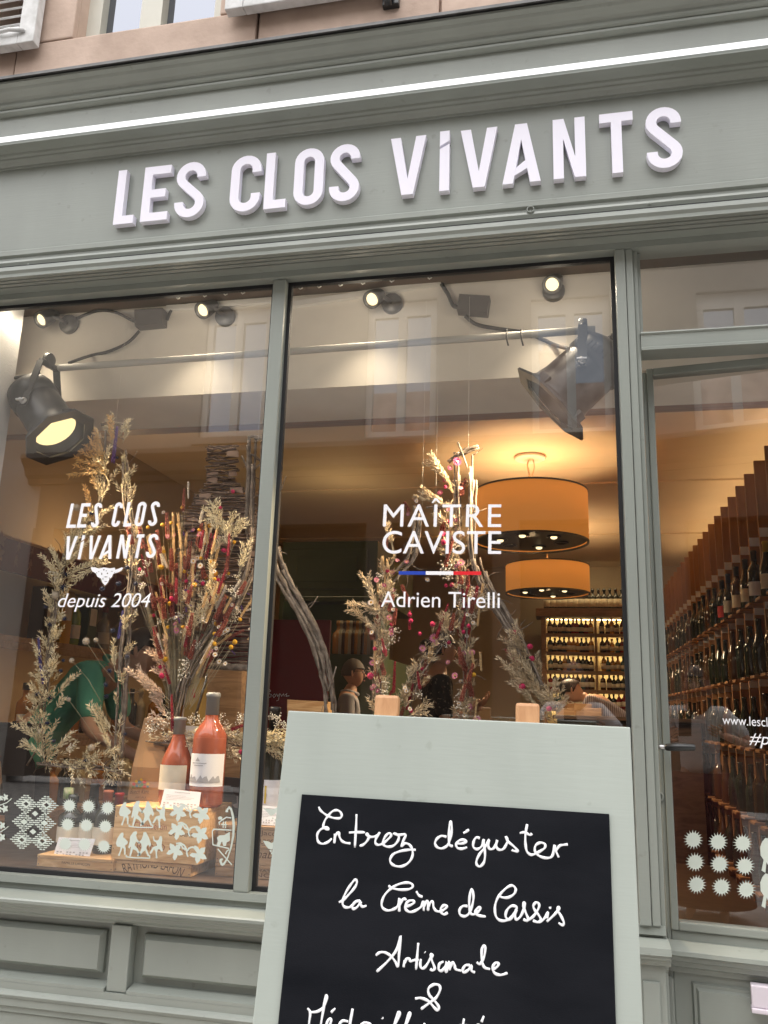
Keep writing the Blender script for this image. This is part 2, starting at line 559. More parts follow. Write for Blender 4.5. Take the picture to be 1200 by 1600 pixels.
mb.box(wx0 + 0.061, mid - 0.046, fy - 0.02, fy + 0.03, z0 + 0.0355, z0 + 0.07); mb.box(mid + 0.046, wx1 - 0.061, fy - 0.02, fy + 0.03, z0 + 0.0355, z0 + 0.07)
wf = mb.build('window', WFR, house)
mb = MB(); mb.box(wx0 + 0.06, mid - 0.045, fy + 0.012, fy + 0.016, z0 + 0.07, z1); mb.box(mid + 0.045, wx1 - 0.06, fy + 0.012, fy + 0.016, z0 + 0.07, z1)
mb.build('pane', HOUSE_PANE, wf)
mb = MB(); mb.box(wx0 + 0.05, wx0 + 0.22, fy + 0.06, fy + 0.07, z0, z1); mb.build('curtain', mat('dark_curtain', (0.05, 0.045, 0.04), 0.9), wf)
# shutters folded back against the wall
SHUT = mat('weathered_white_shutter', (0.55, 0.55, 0.54), 0.75, scale=22, col2=(0.74, 0.74, 0.74), bump=0.4, bscale=40)
def shutter(x0, x1, zb, label):
    mb = MB()
    t0, t1 = -0.115, -0.075
    mb.bbox(x0, x0 + 0.07, t0, t1, zb, zb + 1.7, 0.004); mb.bbox(x1 - 0.07, x1, t0, t1, zb, zb + 1.7, 0.004)
    mb.bbox(x0 + 0.071, x1 - 0.071, t0, t1, zb, zb + 0.08, 0.004)
    sh = mb.build('shutter', SHUT, house)
    sh['label'] = label
    mb = MB()
    for k in range(26):
        z = zb + 0.095 + 0.04 * k
        mb.run([(t0 + 0.004, z), (t0 + 0.010, z - 0.004), (t1 - 0.004, z + 0.026), (t1 - 0.010, z + 0.03)], x0 + 0.071, x1 - 0.071)
    mb.build('slats', SHUT, sh)
    mb = MB(); c = P(22, 38, t0 - 0.006)
    mb.tube([(x1 - 0.04, t0 - 0.005, zb + 0.05), (x1 - 0.10, t0 - 0.016, zb + 0.052), (x1 - 0.15, t0 - 0.014, zb + 0.05)], 0.008, 6)
    mb.tube([(x1 - 0.15, t0 - 0.01, zb + 0.05), (x1 - 0.165, t0 - 0.02, zb + 0.075), (x1 - 0.145, t0 - 0.02, zb + 0.085)], 0.005, 6)
    mb.build('latch', SHUT, sh)
sz = P(20, 70, -0.11).z
shutter(P(55, 50, -0.11).x - 0.6, P(54, 55, -0.11).x, sz, 'weathered white louvred shutter at the left end')
shutter(P(352, 8, -0.11).x, P(352, 8, -0.11).x + 0.6, P(420, 6, -0.11).z, 'shutter beside the window, its bottom edge showing')
mb = MB(); c = P(611, 12, -0.06)
mb.tube([c + Vector((0, 0.03, 0.02)), c + Vector((0, -0.05, 0.02)), c + Vector((0, -0.06, -0.02)), c + Vector((0, -0.045, -0.035))], 0.013, 8)
mb.bbox(c.x - 0.03, c.x + 0.03, -0.075, -0.05, c.z + 0.0, c.z + 0.09, 0.004)
mb.build('iron_hook', BLACKMET, house)

# ------------------------------------------------------------------ shop front
front = thing('wine_shop', 'sage green painted wooden wine shop front with big windows and a glazed door', 'shop front', (0, -0.1, 0))
YF = -0.12
def run(name, prof, x0=XL, x1=XR, m=SAGE, par=front):
    mb = MB(); mb.run(prof, x0, x1); return mb.build(name, m, par)
run('zinc_flashing', [(-0.028, 3.36), (-0.028, 3.352), (-0.292, 3.252), (-0.300, 3.245), (-0.300, 3.256), (-0.29, 3.262)], XL - 0.02, XR + 0.02, LEAD)
crown = [(-0.05, 3.33), (-0.286, 3.245), (-0.286, 3.236), (-0.272, 3.230), (-0.266, 3.222), (-0.256, 3.216), (-0.244, 3.210), (-0.236, 3.203), (-0.232, 3.196), (-0.238, 3.192), (-0.236, 3.186),
         (-0.222, 3.182), (-0.226, 3.178), (-0.226, 3.170), (-0.212, 3.166), (-0.05, 3.166)]
run('crown_moulding', crown)
run('frieze', [(-0.05, 3.165), (-0.205, 3.165), (-0.205, 3.088), (-0.05, 3.088)])
mb = MB(); mb.run([(-0.2055, 3.079), (-0.214, 3.079), (-0.214, 3.064), (-0.2055, 3.064)], P(-4, 216, -0.22).x, XR - 0.02)
ls = mb.build('light_strip', LED, front)
mb = MB(); mb.run([(-0.16, 3.087), (-0.205, 3.087), (-0.205, 3.052), (-0.16, 3.052)], XL, XR); mb.build('light_housing', SAGE, front)
run('soffit_moulding', [(-0.05, 3.086), (-0.159, 3.086), (-0.159, 3.062), (-0.178, 3.060), (-0.178, 3.052), (-0.160, 3.050), (-0.158, 3.043), (-0.148, 3.040), (-0.147, 3.034), (-0.138, 3.031), (-0.132, 3.022), (-0.128, 3.020), (-0.128, 3.012), (-0.05, 3.012)])
fascia = run('fascia', [(-0.05, 3.011), (YF, 3.011), (YF, 2.672), (-0.05, 2.672)])
run('fascia_bead', [(-0.05, 2.671), (-0.134, 2.671), (-0.137, 2.667), (-0.137, 2.650), (-0.128, 2.645), (-0.128, 2.632), (-0.140, 2.627), (-0.143, 2.618), (-0.138, 2.606), (-0.146, 2.600), (-0.154, 2.592), (-0.156, 2.578), (-0.150, 2.568), (-0.05, 2.568)])
# nail heads and a bolt on the bead
for (px, py) in [(44, 414), (118, 411), (296, 400), (382, 388), (445, 382), (578, 371), (752, 352), (939, 335), (1015, 318)]:
    c = P(px, py, -0.142); mb = MB(); mb.ball(Vector((c.x, -0.1425, c.z)), 0.005, 8, 5, (1, 0.6, 1)); mb.build('nail_head', SAGE, front)
mb = MB(); c = P(829, 329, -0.138)
mb.lathe([(0.010, 0), (0.012, 0.004), (0.012, 0.010), (0.009, 0.011), (0.009, 0.004)], 14, Matrix.Translation((c.x, -0.136, c.z)) @ Matrix.Rotation(math.pi / 2, 4, 'X'))
mb.build('bolt', SAGE, front)
# slatted soffit down to the glazing
mb = MB()
ys = [-0.150, -0.132, -0.128, -0.114, -0.110, -0.094, -0.090, -0.050]
for i in range(0, len(ys), 2):
    mb.run([(ys[i], 2.556 - 0.002 * (i // 2)), (ys[i], 2.575), (ys[i + 1], 2.575), (ys[i + 1], 2.556 - 0.002 * (i // 2))], XL, XR)
mb.build('slatted_soffit', SAGE, front)
run('soffit_backing', [(-0.150, 2.5755), (-0.150, 2.60), (0.02, 2.60), (0.02, 2.5755)], m=BLACK_RUB)
mb = MB(); mb.box(XL, XR, -0.0495, -0.031, 2.6005, 2.80); mb.build('fascia_backing', BLACK_RUB, front)
run('window_head', [(-0.049, 2.574), (-0.049, 2.530), (0.03, 2.530), (0.03, 2.574)])

# uprights
xm0, xm1 = -0.951, -0.905
xp0, xp1 = 0.165, 0.218
ZB = 0.604
def upright(name, x0, x1, y0, y1, z0, z1, b=0.004, m=SAGE, par=front):
    mb = MB(); mb.bbox(x0, x1, y0, y1, z0, z1, b); return mb.build(name, m, par)
upright('mullion', xm0, xm1, -0.035, 0.04, ZB + 0.001, 2.529, 0.005)
mb = MB()
mb.bbox(xp0, xp0 + 0.030, -0.048, 0.04, ZB + 0.001, 2.529, 0.003)
mb.bbox(xp0 + 0.0315, xp1, -0.044, 0.04, ZB + 0.001, 2.529, 0.003)
mb.bbox(xp1 + 0.001, xp1 + 0.014, -0.03, 0.04, 0.0, 2.529, 0.003)
mb.build('door_post', SAGE, front)
upright('side_stile', -2.16, -2.085, -0.05, 0.04, ZB + 0.001, 2.529)
upright('side_pilaster', XL, -2.161, -0.10, 0.05, 0.1, 2.529, 0.006)
# window sill, rail and panelled base
xs1 = xp1 + 0.012
run('window_rail', [(-0.038, ZB + 0.001), (-0.040, 0.584), (-0.028, 0.582), (-0.028, 0.566), (0.05, 0.566), (0.05, ZB + 0.001)], -2.16, xs1)
run('window_sill', [(0.04, 0.5655), (-0.028, 0.5655), (-0.105, 0.556), (-0.109, 0.552), (-0.108, 0.544), (-0.103, 0.540), (-0.092, 0.538), (-0.090, 0.532), (-0.084, 0.527), (-0.074, 0.523), (-0.071, 0.514), (-0.064, 0.509), (-0.05, 0.503), (-0.048, 0.498), (0.04, 0.498)], -2.16, xs1)
def panel_base(x_edges, name):
    """frame and panels: stiles, recessed ground, raised field with bevels, sloped bright ledge"""
    mb = MB(); mb.box(-2.16, xs1 - 0.01, -0.018, 0.03, 0.10, 0.4975)
    mb.build('base_ground', SAGE, front)
    for (a, b_) in x_edges:
        mb = MB()
        # raised field as a frustum
        zt, zb, yf, yr = 0.462, 0.372, -0.046, -0.030
        o = [(a + 0.03, yr, zb - 0.012), (b_ - 0.03, yr, zb - 0.012), (b_ - 0.03, yr, zt + 0.012), (a + 0.03, yr, zt + 0.012)]
        i_ = [(a + 0.042, yf, zb), (b_ - 0.042, yf, zb), (b_ - 0.042, yf, zt), (a + 0.042, yf, zt)]
        k_ = [(a + 0.03, -0.0185, zb - 0.012), (b_ - 0.03, -0.0185, zb - 0.012), (b_ - 0.03, -0.0185, zt + 0.012), (a + 0.03, -0.0185, zt + 0.012)]
        mb.add(o + i_ + k_, [(4, 5, 6, 7)] + [(j, (j + 1) % 4, 4 + (j + 1) % 4, 4 + j) for j in range(4)] + [(8 + j, 8 + (j + 1) % 4, (j + 1) % 4, j) for j in range(4)])
        mb.build('base_panel', SAGE, front)
        mb = MB(); mb.run([(-0.0185, 0.340), (-0.030, 0.339), (-0.064, 0.331), (-0.064, 0.322), (-0.0185, 0.322)], a + 0.004, b_ - 0.004)
        mb.build('panel_ledge', SAGE, front)
    for k in range(len(x_edges) + 1):
        if k == 0: a, b_ = -2.16, x_edges[0][0]
        elif k == len(x_edges): a, b_ = x_edges[-1][1], xs1 - 0.012
        else: a, b_ = x_edges[k - 1][1], x_edges[k][0]
        mb = MB(); mb.bbox(a, b_, -0.058, -0.0186, 0.323, 0.4970, 0.003)
        if 0 < k < len(x_edges):
            pass
        mb.build('base_stile', SAGE, front)
sx0, sx1 = P(172, 1500, -0.05).x, P(203, 1500, -0.05).x
panel_base([(-2.10, sx0), (sx1, -0.47), (-0.40, 0.10)], 'panel')
run('base_rail', [(0.03, 0.3215), (-0.0645, 0.3215), (-0.0645, 0.303), (-0.074, 0.299), (-0.078, 0.292), (-0.074, 0.284), (-0.070, 0.282), (-0.070, 0.262), (-0.062, 0.258), (-0.062, 0.244), (-0.055, 0.240), (0.03, 0.240)], -2.16, xs1 - 0.012)
run('plinth', [(0.03, 0.2395), (-0.055, 0.2395), (-0.055, 0.10), (0.03, 0.10)], -2.16, xs1 - 0.012)
# foot of the door post: cap and block
cz = P(1010, 1473, -0.09).z
run('post_foot_cap', [(0.03, cz), (-0.05, cz), (-0.112, cz - 0.006), (-0.115, cz - 0.022), (-0.098, cz - 0.028), (-0.098, cz - 0.038), (-0.088, cz - 0.042), (-0.085, cz - 0.052), (0.03, cz - 0.052)], 0.12, xp1 + 0.016)
mb = MB(); mb.bbox(0.125, xp1 + 0.004, -0.075, 0.03, 0.1, cz - 0.053, 0.003); mb.bbox(0.165, xp1 - 0.012, -0.083, -0.0751, 0.14, cz - 0.09, 0.004); mb.build('post_foot', SAGE, front)

# panes
def pane(x0, x1, z0, z1, y=0.0, label=None):
    mb = MB(); mb.add([(x0, y, z0), (x1, y, z0), (x1, y, z1), (x0, y, z1)], [(0, 1, 2, 3)])
    o = mb.build('window_pane', GLASS, front, normals=False)
    if label: o['label'] = label
    g = MB(); t = 0.012
    g.box(x0, x0 + t, -0.006, 0.012, z0, z1); g.box(x1 - t, x1, -0.006, 0.012, z0, z1)
    g.box(x0 + t, x1 - t, -0.006, 0.012, z0, z0 + t); g.box(x0 + t, x1 - t, -0.006, 0.012, z1 - t, z1)
    g.build('gasket', BLACK_RUB, o)
    return o
pane_l = pane(-2.085, xm0, ZB + 0.002, 2.5295, 0.0, 'window pane lettered with the shop name')
pane_r = pane(xm1, xp0, ZB + 0.002, 2.5295, 0.0, 'window pane lettered MAITRE CAVISTE with a tricolour bar')

# ---- transom light and door frame on the right
tz0, tz1 = P(990, 520, -0.03).z, P(1100, 388, -0.02).z
jx = xp1 + 0.0145
dX1 = 1.12
run('transom_bar', [(0.04, tz0), (-0.038, tz0 - 0.003), (-0.040, tz0 - 0.008), (-0.034, tz0 - 0.012), (-0.034, tz0 - 0.050), (-0.04, tz0 - 0.054), (-0.04, tz0 - 0.062), (0.04, tz0 - 0.062)], jx, XR - 0.2)
mb = MB(); mb.bbox(jx, jx + 0.010, -0.012, 0.03, tz0 + 0.001, 2.529, 0.002); mb.build('transom_bead', SAGE, front)
mb = MB(); mb.add([(jx + 0.01, 0.0, tz0 + 0.001), (dX1 + 0.4, 0.0, tz0 + 0.001), (dX1 + 0.4, 0.0, 2.529), (jx + 0.01, 0.0, 2.529)], [(0, 1, 2, 3)])
tp = mb.build('window_pane', GLASS, front, normals=False); tp['label'] = 'transom pane above the door'
mb = MB(); mb.bbox(dX1 + 0.004, dX1 + 0.06, -0.04, 0.04, 0.1, tz0 - 0.063, 0.004); mb.build('door_post', SAGE, front)
mb = MB(); mb.add([(dX1 + 0.06, 0, 0.6), (XR - 0.1, 0, 0.6), (XR - 0.1, 0, tz0 - 0.064), (dX1 + 0.06, 0, tz0 - 0.064)], [(0, 1, 2, 3)])
sp = mb.build('window_pane', GLASS, front, normals=False); sp['label'] = 'side pane beyond the door'
mb = MB(); mb.bbox(dX1 + 0.061, XR - 0.1, -0.03, 0.04, 0.1, 0.599, 0.004); mb.build('base_panel', SAGE, front)
mb = MB(); mb.bbox(XR - 0.1, XR, -0.1, 0.05, 0.1, 2.529, 0.006); mb.build('side_pilaster', SAGE, front)

# ---- the door, hinged on its right and standing ajar into the shop
DA = math.radians(7.0)
HNG = Vector((dX1, -0.005, 0))
DU = Vector((-math.cos(DA), math.sin(DA), 0))           # from hinge towards the handle side
DN = Vector((-math.sin(DA), -math.cos(DA), 0))          # outward normal
def DP(px, py):
    """pixel -> (distance from the hinge side edge along the leaf, height)"""
    q = PPL(px, py, HNG, DN)
    return (q - HNG).dot(DU), q.z
dw = (dX1 - jx - 0.012) / math.cos(DA)
dtop = DP(1005, 582)[1]
dz1 = DP(1100, 580)[1]; dz0 = DP(1066, 1440)[1]
du1 = DP(1042, 1050)[0]
du0 = 0.10
DM = Matrix.Translation(HNG) @ Matrix(((DU.x, DN.x, 0, 0), (DU.y, DN.y, 0, 0), (0, 0, 1, 0), (0, 0, 0, 1)))
def dbox(mb, u0, u1, n0, n1, z0, z1, b=0.003):
    mb.bbox(u0, u1, n0, n1, z0, z1, b, DM)
mb = MB()
lz = DP(1037, 1466)[1]
dbox(mb, du1 + 0.020, dw, -0.04, 0.0, 0.12, dtop)                       # handle stile
dbox(mb, 0.0, du0 - 0.02, -0.04, 0.0, 0.12, dtop)
dbox(mb, du0 - 0.0195, du1 + 0.0195, -0.04, 0.0, dz1 + 0.024, dtop)
dbox(mb, du0 - 0.0195, du1 + 0.0195, -0.04, 0.0, 0.12, dz0 - 0.022)
door = mb.build('door', SAGE, front)
mb = MB()
dbox(mb, du1, du1 + 0.0195, -0.035, 0.007, dz0 - 0.0215, dz1 + 0.0235); dbox(mb, du0 - 0.0195, du0, -0.035, 0.007, dz0 - 0.0215, dz1 + 0.0235)
dbox(mb, du0 + 0.0005, du1 - 0.0005, -0.035, 0.007, dz1, dz1 + 0.0235); dbox(mb, du0 + 0.0005, du1 - 0.0005, -0.035, 0.007, dz0 - 0.0215, dz0)
mb.build('glazing_bead', SAGE, door)
mb = MB()
mb.add([DM @ Vector((u, -0.012, z)) for u, z in ((du0, dz0), (du1, dz0), (du1, dz1), (du0, dz1))], [(0, 1, 2, 3)])
mb.build('pane', GLASS, door, normals=False)
# ledge and kick panel
mb = MB()
pr = [(0.0005, lz), (0.012, lz), (0.052, lz - 0.016), (0.054, lz - 0.026), (0.044, lz - 0.032), (0.040, lz - 0.042), (0.030, lz - 0.046), (0.026, lz - 0.058), (0.012, lz - 0.064), (0.010, lz - 0.076), (0.0005, lz - 0.078)]
n_ = len(pr)
mb.add([DM @ Vector((0.01, y, z)) for y, z in pr] + [DM @ Vector((dw - 0.004, y, z)) for y, z in pr],
       [(i, (i + 1) % n_, n_ + (i + 1) % n_, n_ + i) for i in range(n_)] + [tuple(range(n_)), tuple(range(n_, 2 * n_))[::-1]])
mb.build('door_ledge', SAGE, door)
mb = MB()
pu1, pz1 = DP(1080, 1532)
def frus(mb, a, b_, zb, zt, n0, n1, e):
    o = [(a, n0, zb), (b_, n0, zb), (b_, n0, zt), (a, n0, zt)]
    i_ = [(a + e, n1, zb + e), (b_ - e, n1, zb + e), (b_ - e, n1, zt - e), (a + e, n1, zt - e)]
    mb.add([DM @ Vector(q) for q in o + i_], [(4, 5, 6, 7)] + [(j, (j + 1) % 4, 4 + (j + 1) % 4, 4 + j) for j in range(4)])
frus(mb, 0.12, pu1, 0.2, pz1, 0.0, 0.010, 0.005); frus(mb, 0.135, pu1 - 0.012, 0.215, pz1 - 0.012, 0.0105, 0.018, 0.006)
mb.build('kick_panel', SAGE, door)
mb = MB(); su = DP(1040, 1520)[0]
dbox(mb, su - 0.02, su + 0.025, 0.0005, 0.010, 0.14, lz - 0.09, 0.005); mb.build('door_stile', SAGE, door)
# letter box
lu, lzz = DP(1172, 1550)
LILAC = mat('lilac_white', (0.66, 0.60, 0.66), 0.5)
mb = MB(); t_, b2 = DP(1172, 1530)[1], DP(1176, 1572)[1]
dbox(mb, lu - 0.26, lu, 0.020, 0.055, b2 + 0.012, t_); dbox(mb, lu - 0.262, lu + 0.002, 0.020, 0.062, b2, b2 + 0.0115)
mb.build('letter_box', LILAC, door)
# handle, lock, latch hole
mb = MB()
hu, hz = DP(1023, 1163)
h = lambda u, n, z: DM @ Vector((u, n, z))
mb.tube([h(hu, 0, hz), h(hu, 0.012, hz), h(hu, 0.036, hz - 0.003), h(hu - 0.01, 0.05, hz - 0.005), h(hu - 0.03, 0.052, hz - 0.005)], [0.011, 0.010, 0.006, 0.006, 0.006], 10)
hd = mb.build('handle', STEEL, door)
mb = MB(); mb.tube([h(hu - 0.028, 0.052, hz - 0.005), h(hu - 0.032, 0.052, hz - 0.005), h(hu - 0.06, 0.052, hz - 0.004), h(hu - 0.105, 0.052, hz - 0.003), h(hu - 0.108, 0.052, hz - 0.003)], [0.006, 0.010, 0.011, 0.009, 0.006], 10)
mb.build('handle_grip', BLACKMET, door)
mb = MB(); ku, kz = DP(1029, 1245)
mb.lathe([(0.015, 0), (0.015, 0.004), (0.010, 0.006), (0.010, 0.003)], 16, DM @ Matrix.Translation((ku, 0, kz)) @ Matrix.Rotation(-math.pi / 2, 4, 'X'))
mb.build('lock_plate', SAGE, door)
mb = MB(); mb.bbox(ku - 0.002, ku + 0.002, 0.0062, 0.0072, kz - 0.006, kz + 0.006, 0.0005, DM); mb.build('keyhole', BLACK_RUB, door)
mb = MB(); ku2, kz2 = DP(1021, 1126)
mb.lathe([(0.009, 0.0), (0.009, 0.003), (0.006, 0.004), (0.0055, 0.002)], 12, DM @ Matrix.Translation((ku2, 0, kz2)) @ Matrix.Rotation(-math.pi / 2, 4, 'X')); mb.build('latch_hole', BLACK_RUB, door)

# ------------------------------------------------------------------ lettering
def arc(cx, cy, r, a0, a1, n=12):
    return [(cx + r * math.cos(math.radians(a0 + (a1 - a0) * i / n)), cy + r * math.sin(math.radians(a0 + (a1 - a0) * i / n))) for i in range(n + 1)]

def glyph(ch, w, t):
    """pieces of a condensed capital of height 1 and width w, stroke t: ('poly', pts) or ('band', pts, closed)"""
    if ch == 'L': return [('poly', [(0, 0), (w, 0), (w, t), (t, t), (t, 1), (0, 1)])]
    if ch == 'E': return [('poly', [(0, 0), (w, 0), (w, t), (t, t), (t, .5 - t / 2), (w * .86, .5 - t / 2), (w * .86, .5 + t / 2), (t, .5 + t / 2), (t, 1 - t), (w, 1 - t), (w, 1), (0, 1)])]
    if ch == 'T': return [('poly', [(w / 2 - t / 2, 0), (w / 2 + t / 2, 0), (w / 2 + t / 2, 1 - t), (w, 1 - t), (w, 1), (0, 1), (0, 1 - t), (w / 2 - t / 2, 1 - t)])]
    if ch == 'N': return [('poly', [(0, 0), (t, 0), (t, .66), (w - t * 1.08, 0), (w, 0), (w, 1), (w - t, 1), (w - t, .34), (t * 1.08, 1), (0, 1)])]
    if ch == 'V': return [('poly', [(0, 1), (w / 2 - t * .6, 0), (w / 2 + t * .6, 0), (w, 1), (w - t * 1.05, 1), (w / 2, .27), (t * 1.05, 1)])]
    if ch == 'i': return [('poly', [(0, 0), (t, 0), (t, .80), (0, .72)]), ('poly', [(0, .77), (t, .86), (t, 1.03), (0, 1.03)])]
    if ch == 'A':
        return [('poly', [(0, 0), (t * 1.05, 0), (w / 2, .73), (w - t * 1.05, 0), (w, 0), (w / 2 + t * .6, 1), (w / 2 - t * .6, 1)]),
                ('low', [(t * .8, .10), (t * .95, .10 + t * .75), (w - t * 1.05, .36 + t * .5), (w - t * .95, .32 - t * .3)])]
    r = (w - t) / 2
    if ch == 'O': return [('band', arc(w / 2, 1 - t / 2 - r, r, 0, 180) + arc(w / 2, t / 2 + r, r, 180, 360), True)]
    if ch == 'C': return [('band', [(w - t / 2, 1 - t / 2 - r - .06)] + arc(w / 2, 1 - t / 2 - r, r, 0, 180) + arc(w / 2, t / 2 + r, r, 180, 360) + [(w - t / 2, t / 2 + r + .06)], False)]
    if ch == 'S':
        Hh = 1 - 2 * r - t
        a = math.degrees(math.asin(min(1, 2 * r / Hh)))
        return [('band', [(w - t / 2, 1 - t / 2 - r - .03)] + arc(w / 2, 1 - t / 2 - r, r, 0, 180 + a, 16) + arc(w / 2, t / 2 + r, r, a, -180, 16) + [(t / 2, t / 2 + r + .03)], False)]

def draw_glyph(mb, ch, w, t, o, u, v, depth, z0=0.0, shear=0.0, hgt=1.0):
    """w in units of the letter height"""
    f = lambda p: ((p[0] + shear * p[1]) * hgt, p[1] * hgt)
    for g in glyph(ch, w, t):
        if g[0] == 'poly': mb.plate([f(p) for p in g[1]], o, u, v, depth, z0) if depth else mb.flat([f(p) for p in g[1]], o, u, v, z0)
        elif g[0] == 'low': mb.plate([f(p) for p in g[1]], o, u, v, depth - 0.0015, z0) if depth else mb.flat([f(p) for p in g[1]], o, u, v, z0 - 0.0004)
        else: mb.band([f(p) for p in g[1]], t * hgt, o, u, v, depth if depth else 0.0004, z0, g[2])

sign = thing('shop_sign', 'raised white letters reading LES CLOS VIVANTS across the green fascia', 'sign', (-0.6, YF, 2.83))
YL = YF - 0.024
LET = [('L', 176, 207, 352), ('E', 218, 260, 348), ('S', 270, 316, 342), ('C', 357, 404, 330), ('L', 411, 445, 328), ('O', 457, 503, 322), ('S', 513, 560, 316),
       ('V', 611, 666, 215), ('i', 686, 700, 305), ('V', 720, 777, 202), ('A', 785, 845, 291), ('N', 865, 916, 278), ('T', 936, 988, 178), ('S', 1012, 1068, 262)]
def fx(px, py): return P(px, py, YL).x
for ch, a, b_, py in LET:
    xa, xb = fx(a, py + (b_ - a) * 0), fx(b_, py - (b_ - a) * 0.12)
    cxx = (xa + xb) / 2
    # baseline and cap height read off the photograph, running parallel to the fascia
    zb = lerp(P(178, 351, YL).z, P(1040, 262, YL).z, (cxx - fx(178, 351)) / (fx(1040, 262) - fx(178, 351)))
    zt = lerp(P(184, 267, YL).z, P(1040, 167, YL).z, (cxx - fx(184, 267)) / (fx(1040, 167) - fx(184, 267)))
    hh = zt - zb
    mb = MB()
    draw_glyph(mb, ch, (xb - xa) / hh, 0.148, Vector((xa, YF, zb)), UX, UZ, -YL + YF - 0.001, 0.001, 0.0, hh)
    o_ = mb.build('sign_letter', WHITE_L, sign)

YG = -0.0035        # vinyl on the outer face of the glass
def px_uv(px, py, y=YG):
    q = P(px, py, y); return (q.x, q.z)
OG = Vector((0, YG, 0))
def decal_polys(name, polys, par, m=DECAL, k0=0):
    if len(polys) > 1:
        return [decal_polys(name, [p], par, m, i) for i, p in enumerate(polys)][-1]
    mb = MB()
    for k, pl in enumerate(polys):
        mb.flat([px_uv(*p) for p in pl], OG, UX, UZ, 0.00012 * (k + k0))
    return mb.build(name, m, par)
def decal_lines(name, lines, wpx, par, m=DECAL, closed=False):
    mb = MB()
    for k, pl in enumerate(lines):
        mb.band([px_uv(*p) for p in pl], wpx * 0.00212, OG, UX, UZ, 0.0004, 0.0002 * k, closed)
    return mb.build(name, m, par)

# LES CLOS / ViVANTS on the left pane, sloping capitals
def slant_word(name, items, yb0, yb1, yt0, yt1, xa0, xa1, par):
    mb = MB()
    for ch, a, b_ in items:
        f = (a - xa0) / (xa1 - xa0)
        yb, yt = lerp(yb0, yb1, f), lerp(yt0, yt1, f)
        q0, q1 = P(a, yb, YG), P(b_, yb - 1, YG)
        hh = P(a, yt, YG).z - q0.z
        draw_glyph(mb, ch, (q1.x - q0.x) / hh, 0.135, Vector((q0.x, YG, q0.z)), UX, UZ, 0.0, 0.0, 0.10, hh)
    return mb.build(name, WHITE_D, par)
slant_word('name_lettering', [('L', 103, 118), ('E', 119.5, 134), ('S', 141, 153), ('C', 173, 186), ('L', 192, 204), ('O', 209, 223), ('S', 230, 244)], 825, 821.5, 787, 783.5, 103, 244, pane_l)
slant_word('name_lettering', [('V', 97, 114.5), ('i', 121, 126), ('V', 133, 151), ('A', 154, 174), ('N', 181, 198), ('T', 207, 219), ('S', 226.5, 242)], 874.5, 871.5, 838, 834, 97, 243, pane_l)

def text_mesh(s, size=1.0, shear=0.0, spacing=1.0):
    """2-D mesh of a line of text in Blender's own font: (verts, faces), left at 0, baseline at 0"""
    cu = bpy.data.curves.new('t', 'FONT')
    cu.body = s; cu.size = size; cu.shear = shear; cu.space_character = spacing
    cu.fill_mode = 'FRONT'
    ob = bpy.data.objects.new('t', cu)
    COL.objects.link(ob)
    me = bpy.data.meshes.new_from_object(ob.evaluated_get(bpy.context.evaluated_depsgraph_get()))
    vs = [v.co.copy() for v in me.vertices]; fs = [tuple(p.vertices) for p in me.polygons]
    bpy.data.objects.remove(ob); bpy.data.curves.remove(cu); bpy.data.meshes.remove(me)
    return vs, fs

def text_on(name, s, p0, p1, capz, o, u, v, m, par, off=0.0006, shear=0.0, spacing=1.0, fit=True, arcR=None):
    """text from 2-D p0 to p1 (its full width), letters stretched so that the tallest reaches capz above the baseline"""
    vs, fs = text_mesh(s, 1.0, shear, spacing)
    if not vs: return None
    x0, x1 = min(q.x for q in vs), max(q.x for q in vs)
    zt = max(q.y for q in vs)
    p0, p1 = Vector(p0), Vector(p1)
    L = (p1 - p0).length
    e = (p1 - p0) / L
    f_ = Vector((-e.y, e.x))
    n = u.cross(v).normalized()
    mb = MB()
    out = []
    for q in vs:
        a = (q.x - x0) / (x1 - x0) * L
        b_ = q.y / zt * capz
        if arcR:
            th = (a - L / 2) / arcR
            pp = p0 + e * (L / 2 + (arcR + b_) * math.sin(th)) + f_ * ((arcR + b_) * math.cos(th) - arcR)
        else:
            pp = p0 + e * a + f_ * b_
        out.append(o + u * pp.x + v * pp.y + n * off)
    mb.add(out, fs)
    return mb.build(name, m, par)

def glass_text(name, s, pa, pb, cap_px, par, shear=0.0, spacing=1.0, m=WHITE_D):
    a, b_ = px_uv(*pa), px_uv(*pb)
    top = px_uv(pa[0], pa[1] - cap_px)
    return text_on(name, s, a, b_, top[1] - a[1], OG, UX, UZ, m, par, 0.0, shear, spacing)
glass_text('date_lettering', 'depuis 2004', (90, 948.5), (234, 948.5), 21.5, pane_l, shear=0.22)
glass_text('maitre_lettering', 'MAÎTRE', (598, 822.5), (783, 823.5), 44, pane_r, spacing=1.12)
glass_text('caviste_lettering', 'CAVISTE', (597, 864.5), (783, 865.5), 35, pane_r)
glass_text('owner_lettering', 'Adrien Tirelli', (595, 948), (781, 950), 24, pane_r)
for nm, c, a, b_ in (('blue_bar', (0.01, 0.05, 0.42), 623, 665), ('white_bar', (0.9, 0.9, 0.93), 665.3, 708.2), ('red_bar', (0.75, 0.01, 0.02), 708.5, 752)):
    f = lambda x: 892.3 + (x - 623) * 0.004
    decal_polys('tricolour_bar', [[(a, f(a)), (b_, f(b_)), (b_, f(b_) + 5.6), (a, f(a) + 5.6)]], pane_r, mat(nm, c, 0.5))

